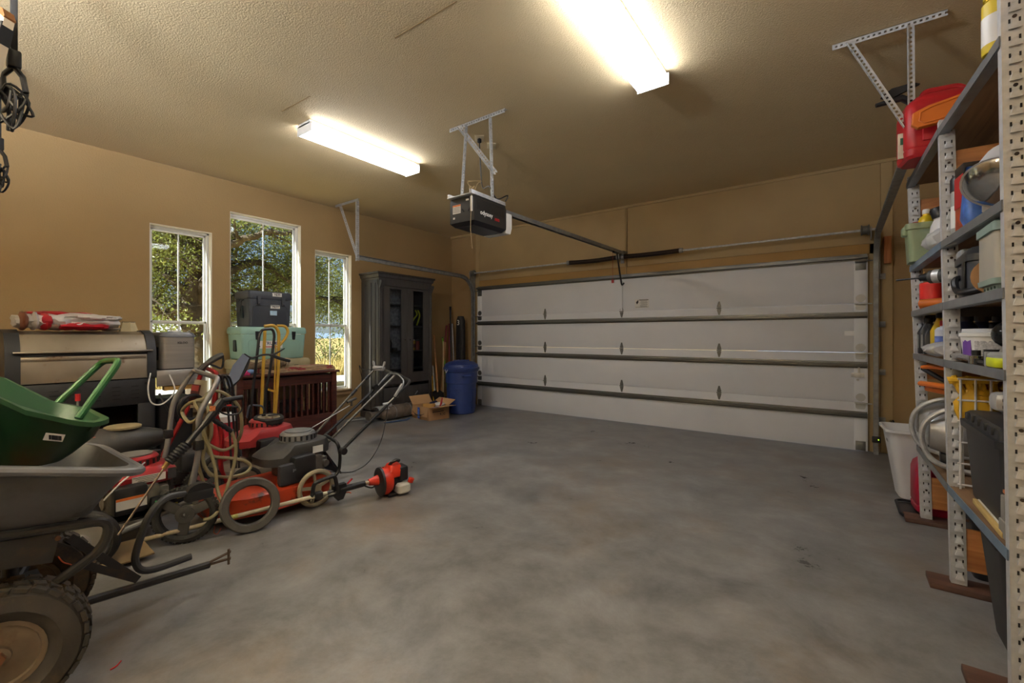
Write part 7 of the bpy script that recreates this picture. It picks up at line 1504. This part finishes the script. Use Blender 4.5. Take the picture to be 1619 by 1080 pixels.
solo('black_wall_plug', MB().cyl((0, 0, 0), (0, -0.02, 0), 0.022, n=12).cyl((0, -0.02, 0), (-0.05, -0.05, -0.05), 0.006, n=6), BLACK, 'small black plug on the wall above the white waste bin', 'plug', (a.x, YB - 0.0, a.z))
solo('wooden_shim', MB().box((0, 0, 0), (0.06, 0.05, 0.28), 0.003), wood('shim_wood', (170, 104, 56), (196, 130, 76), 6, 0.6, 2), 'reddish wooden block behind the right door track', 'block', (0.43, YB - 0.06, 2.12))
# ================================================================ outside
GZ = -0.2
GRASS = mat('dry_grass_ground', (176, 152, 96), 0.9, 0, 0.25, 0.6, 0.4, 8, col2=(120, 124, 70), c2lo=0.52, c2hi=0.66, c2s=0.35)
gm = MB(); N = 24
gv = []; 
for i in range(N + 1):
    for j in range(N + 1):
        x = -6.05 - 420 * (i / N) ** 2.2; y = -160 + 420 * j / N
        gv.append((x, y, GZ + (0.0 if x > -18 else 0.35 * math.sin(x * 0.13) + 0.3 * math.sin(y * 0.11 + x * 0.05) - 0.01 * min(60, -18 - x))))
gm.add(gv, [(i * (N + 1) + j, (i + 1) * (N + 1) + j, (i + 1) * (N + 1) + j + 1, i * (N + 1) + j + 1) for i in range(N) for j in range(N)])
struct('ground', gm, GRASS, None, 0)
struct('gravel_road', MB().loft([[(x, y, z) for x, z in ((-12.3, GZ + 0.004), (-14.2, GZ + 0.004), (-14.2, GZ + 0.03), (-12.3, GZ + 0.03))] for y in (-20, 0, 20, 40)]), mat('pale_caliche', (226, 220, 206), 0.9, 0, 0.1, 2))
# distant hills
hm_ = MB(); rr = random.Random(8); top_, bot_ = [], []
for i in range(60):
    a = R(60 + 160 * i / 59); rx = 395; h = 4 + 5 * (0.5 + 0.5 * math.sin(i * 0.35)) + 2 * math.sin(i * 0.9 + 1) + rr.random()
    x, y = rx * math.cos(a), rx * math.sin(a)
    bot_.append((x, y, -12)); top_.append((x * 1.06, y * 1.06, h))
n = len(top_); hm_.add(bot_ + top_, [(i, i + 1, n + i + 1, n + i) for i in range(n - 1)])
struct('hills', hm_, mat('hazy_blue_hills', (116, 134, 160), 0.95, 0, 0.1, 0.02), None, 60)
# shed with a corrugated roof
t = thing('metal_roof_shed', 'low shed with a white corrugated metal roof beyond the oak', 'shed', (-21.5, 6.3, GZ - 0.4))
obj('wall', MB().box((0, 0, 0.85), (3.0, 4.0, 1.7)), mat('shed_wall', (186, 180, 166), 0.8), t)
m = MB(); rg = []
for i in range(85):
    y = -2.2 + 4.4 * i / 84; q = 0.02 * (1 if i % 4 < 2 else -1)
    rg.append([(1.7, y, 1.72 + q), (-0.2, y, 2.5 + q), (-0.2, y, 2.47 + q), (1.7, y, 1.69 + q)])
obj('roof', m.loft(rg), mat('white_metal_roof', (216, 218, 222), 0.45, 0.2), t, 0)
obj('roof_back', MB().bar((-0.2, 0, 2.48), (-1.7, 0, 1.8), 4.4, 0.03, up=(0, 0, 1)), mat('white_metal_roof', (216, 218, 222), 0.45, 0.2), t)

# leaves
def leaves(pts, per, spread, size, seed, flat=0.7):
    r = random.Random(seed); vs, fs = [], []
    for p in pts:
        for _ in range(per):
            c = p + V((r.gauss(0, spread), r.gauss(0, spread), r.gauss(0, spread * flat)))
            a = V((r.gauss(0, 1), r.gauss(0, 1), r.gauss(0, 1))).normalized(); bq = a.cross(V((r.gauss(0, 1), r.gauss(0, 1), r.gauss(0, 1)))).normalized()
            s = size * r.uniform(0.6, 1.3); o = len(vs)
            vs += [c - a * s, c + bq * s * 0.42, c + a * s, c - bq * s * 0.42]; fs.append((o, o + 1, o + 2, o + 3))
    return MB().add(vs, fs)
def leafmat(name, c1, c2):
    if name in MATS: return MATS[name]
    m = bpy.data.materials.new(name); m.use_nodes = True; MATS[name] = m; nt = m.node_tree; b = nt.nodes['Principled BSDF']
    tc = nt.nodes.new('ShaderNodeTexCoord'); n = nt.nodes.new('ShaderNodeTexNoise'); n.inputs['Scale'].default_value = 2.2; n.inputs['Detail'].default_value = 8; n.inputs['Roughness'].default_value = 0.8
    nt.links.new(tc.outputs['Object'], n.inputs['Vector']); rp = nt.nodes.new('ShaderNodeValToRGB'); rp.color_ramp.elements[0].position = 0.36; rp.color_ramp.elements[1].position = 0.64
    rp.color_ramp.elements[0].color = lin(c1) + (1,); rp.color_ramp.elements[1].color = lin(c2) + (1,)
    nt.links.new(n.outputs['Fac'], rp.inputs[0]); nt.links.new(rp.outputs[0], b.inputs['Base Color']); b.inputs['Roughness'].default_value = 0.5
    tr = nt.nodes.new('ShaderNodeBsdfTranslucent'); nt.links.new(rp.outputs[0], tr.inputs[0]); mx = nt.nodes.new('ShaderNodeMixShader'); mx.inputs[0].default_value = 0.4
    o = nt.nodes['Material Output']; nt.links.new(b.outputs[0], mx.inputs[1]); nt.links.new(tr.outputs[0], mx.inputs[2]); nt.links.new(mx.outputs[0], o.inputs[0])
    return m
OAKB = mat('oak_bark', (92, 80, 66), 0.95, 0, 0.4, 5, 1.0, 14, col2=(140, 130, 112), c2lo=0.55, c2hi=0.7, c2s=6)
XT = -10.8
base = P(312, 640, X=XT); base.z = GZ
t = thing('oak_tree', 'large gnarled oak tree with spreading limbs outside the windows', 'tree', base)
tips = []; trunk = MB()
def limb(pts, r0, r1, seed, depth=0, nsub=7):
    pts = [V(p) - base if depth == 0 else V(p) for p in pts]
    c = catmull(pts, 6) if len(pts) > 2 else [pts[0].lerp(pts[1], i / 4) for i in range(5)]
    r = random.Random(seed); n = len(c)
    c = [p + V((r.gauss(0, 1), r.gauss(0, 1), r.gauss(0, 1))) * (r0 * 0.12) for p in c]
    trunk.tube(c, [r0 + (r1 - r0) * i / (n - 1) for i in range(n)], 9 if depth == 0 else 5)
    if depth < 3:
        for k_ in range(nsub):
            i = int(n * (0.25 + 0.75 * (k_ + r.random()) / nsub)) if n > 3 else n - 1
            i = min(i, n - 1); p = c[i]; d_ = (c[min(i + 1, n - 1)] - c[max(i - 1, 0)]).normalized()
            v = (d_ * 0.4 + V((r.gauss(-0.5, 1), r.gauss(0, 1), r.gauss(0, 0.8)))).normalized(); L = (1.25, 0.75, 0.45)[depth] * r.uniform(0.6, 1.3)
            e = p + v * L; mid = p.lerp(e, 0.5) + V((r.gauss(0, 1), r.gauss(0, 1), r.gauss(0, 1))) * L * 0.12
            limb([p, mid, e], max(r1, r0 * 0.45) * (0.6 if depth == 0 else 0.5), 0.006, seed * 31 + k_ * 7 + depth, depth + 1, (5, 4, 0)[depth])
    if depth >= 2: tips.append(c[-1]); tips.append(c[len(c) // 2])
Q = lambda u, v, X=XT: P(u, v, X=X)
limb([Q(312, 655), Q(316, 600), Q(312, 550), Q(306, 505)], 0.27, 0.2, 1, 0, 0)
limb([Q(306, 508), Q(300, 470), Q(312, 420), Q(318, 370), Q(322, 320, -10.5), Q(335, 270, -10)], 0.19, 0.06, 2, 0, 8)
limb([Q(304, 505), Q(318, 480), Q(330, 440, -10.6), Q(345, 400, -10.3), Q(372, 385, -10), Q(420, 370, -9.6), Q(480, 368, -9.4)], 0.15, 0.04, 3, 0, 12)
limb([Q(304, 500), Q(285, 485), Q(262, 500), Q(235, 480), Q(210, 470)], 0.13, 0.04, 4, 0, 8)
limb([Q(316, 400), Q(295, 370), Q(262, 365, -10.3), Q(230, 352, -10)], 0.12, 0.03, 5, 0, 9)
limb([Q(320, 520), Q(345, 490), Q(375, 470, -11.2), Q(420, 455, -11.4), Q(470, 430, -11.5), Q(530, 410, -11.5)], 0.12, 0.03, 6, 0, 12)
limb([Q(330, 440, -10.6), Q(360, 430, -10.6), Q(410, 415, -10.8), Q(450, 440, -11), Q(500, 470, -11.2), Q(545, 475, -11.2)], 0.1, 0.03, 7, 0, 11)
limb([Q(318, 370), Q(340, 345, -11), Q(390, 330, -11.4), Q(440, 340, -11.8), Q(520, 380, -12)], 0.09, 0.03, 8, 0, 12)
limb([Q(300, 470), Q(270, 440), Q(245, 420, -11.2), Q(220, 400, -11.5)], 0.09, 0.03, 9, 0, 9)
limb([Q(345, 490), Q(370, 500, -11.4), Q(410, 498, -11.8), Q(450, 500, -12)], 0.07, 0.02, 10, 0, 8)
obj('trunk', trunk, OAKB, t, 60)
r = random.Random(77)
tips = [p for p in tips if not (abs(p.y - p.x * 0.36) < 0.4 and p.x > -0.3 and p.z < 3.4)]
o = obj('foliage', leaves(tips, 20, 0.16, 0.034, 5), leafmat('oak_leaf', (92, 104, 44), (168, 172, 92)), t, 0); o['kind'] = 'stuff'
# second oak behind, seen through the third window
b2 = V((-17.5, 13.2, GZ))
t2 = thing('oak_tree', 'farther oak tree seen through the right-hand window', 'tree', b2)
trunk2 = trunk; trunk = MB(); tips = []; base = b2
Q3 = lambda u, v, X: P(u, v, X=X)
limb([b2, b2 + V((0.1, 0, 1.2)), b2 + V((0.3, -0.5, 2.2)), b2 + V((0.6, -1.6, 3.4))], 0.25, 0.08, 21, 0, 10)
limb([b2 + V((0.1, 0, 1.4)), b2 + V((0.3, 0.9, 2.6)), b2 + V((0.4, 2.0, 3.6))], 0.18, 0.05, 22, 0, 10)
limb([b2 + V((0.2, -0.2, 1.9)), b2 + V((1.2, -1.2, 2.6)), b2 + V((2.0, -2.6, 3.0))], 0.14, 0.04, 23, 0, 10)
limb([b2 + V((0.2, -0.2, 2.1)), b2 + V((0.9, -0.2, 3.4)), b2 + V((1.2, -0.6, 4.8))], 0.14, 0.04, 24, 0, 10)
obj('trunk', trunk, OAKB, t2, 60); o = obj('foliage', leaves(tips, 16, 0.26, 0.05, 6), leafmat('oak_leaf', (92, 104, 44), (168, 172, 92)), t2, 0); o['kind'] = 'stuff'
# shrubs and tall grass
def shrub(name, label, loc, w, h, seed, lm, n=60, per=14):
    t = thing(name, label, 'shrub', loc, 0, 'scrub beyond the gravel road')
    r = random.Random(seed); m = MB(); pts = []
    for i in range(16):
        a = r.uniform(0, 6.28); q = V((math.cos(a) * w * r.uniform(0.1, 0.5), math.sin(a) * w * r.uniform(0.1, 0.5), h * r.uniform(0.5, 1)))
        m.tube([V((q.x * 0.15, q.y * 0.15, 0)), q * 0.5 + V((0, 0, 0.1 * h)), q], [0.03, 0.018, 0.006], 5); pts += [q * r.uniform(0.45, 1.05) for _ in range(n // 16)]
    obj('branches', m, OAKB, t); o = obj('foliage', leaves(pts, per, w * 0.13, 0.06, seed + 1), lm, t, 0); o['kind'] = 'stuff'
LM1 = leafmat('shrub_leaf', (92, 98, 62), (150, 148, 96)); LM2 = leafmat('shrub_leaf_green', (74, 92, 44), (136, 146, 74))
sp = [(-17.5, 10.6, 2.0, 1.6), (-19.5, 13.6, 2.6, 2.0), (-22, 16.0, 3.0, 2.2), (-18.5, 8.4, 2.0, 1.5), (-24, 12.0, 3.2, 2.2), (-16.6, 12.4, 1.6, 1.3), (-26, 19, 3.4, 2.4), (-20, 3.2, 2.2, 1.6)]
for i, (x, y, w, h) in enumerate(sp):
    shrub('wild_shrub', ('low grey-green shrub left of centre in the right-hand window', 'bushy scrub in the middle of the right-hand window', 'tall scrub farther back in the right-hand window', 'scrub showing through the middle window below the oak', 'scrub behind the middle window, farther from the road', 'small green shrub near the gravel road', 'farthest tall scrub before the hills', 'scrub showing through the left-hand window beside the trunk')[i], (x, y, GZ - 0.1), w, h, 300 + i, LM1 if i % 2 else LM2)
r = random.Random(55); vs, fs = [], []
for i in range(9000):
    x = -14.4 - 6 * r.random() ** 1.5; y = r.uniform(2, 17); h = r.uniform(0.25, 0.75); a = r.uniform(0, 3.14); w = 0.012
    dx, dy = math.cos(a) * w, math.sin(a) * w; lx, ly = r.gauss(0, 0.12), r.gauss(0, 0.12); o_ = len(vs)
    vs += [(x - dx, y - dy, GZ), (x + dx, y + dy, GZ), (x + lx, y + ly, GZ + h)]; fs.append((o_, o_ + 1, o_ + 2))
gr = obj('tall_grass', MB().add(vs, fs), mat('straw_grass', (186, 166, 104), 0.9, 0, 0.3, 0.7), None, 0); tag(gr, 'tall straw-coloured dry grass along the far side of the gravel road', 'grass'); gr['kind'] = 'stuff'
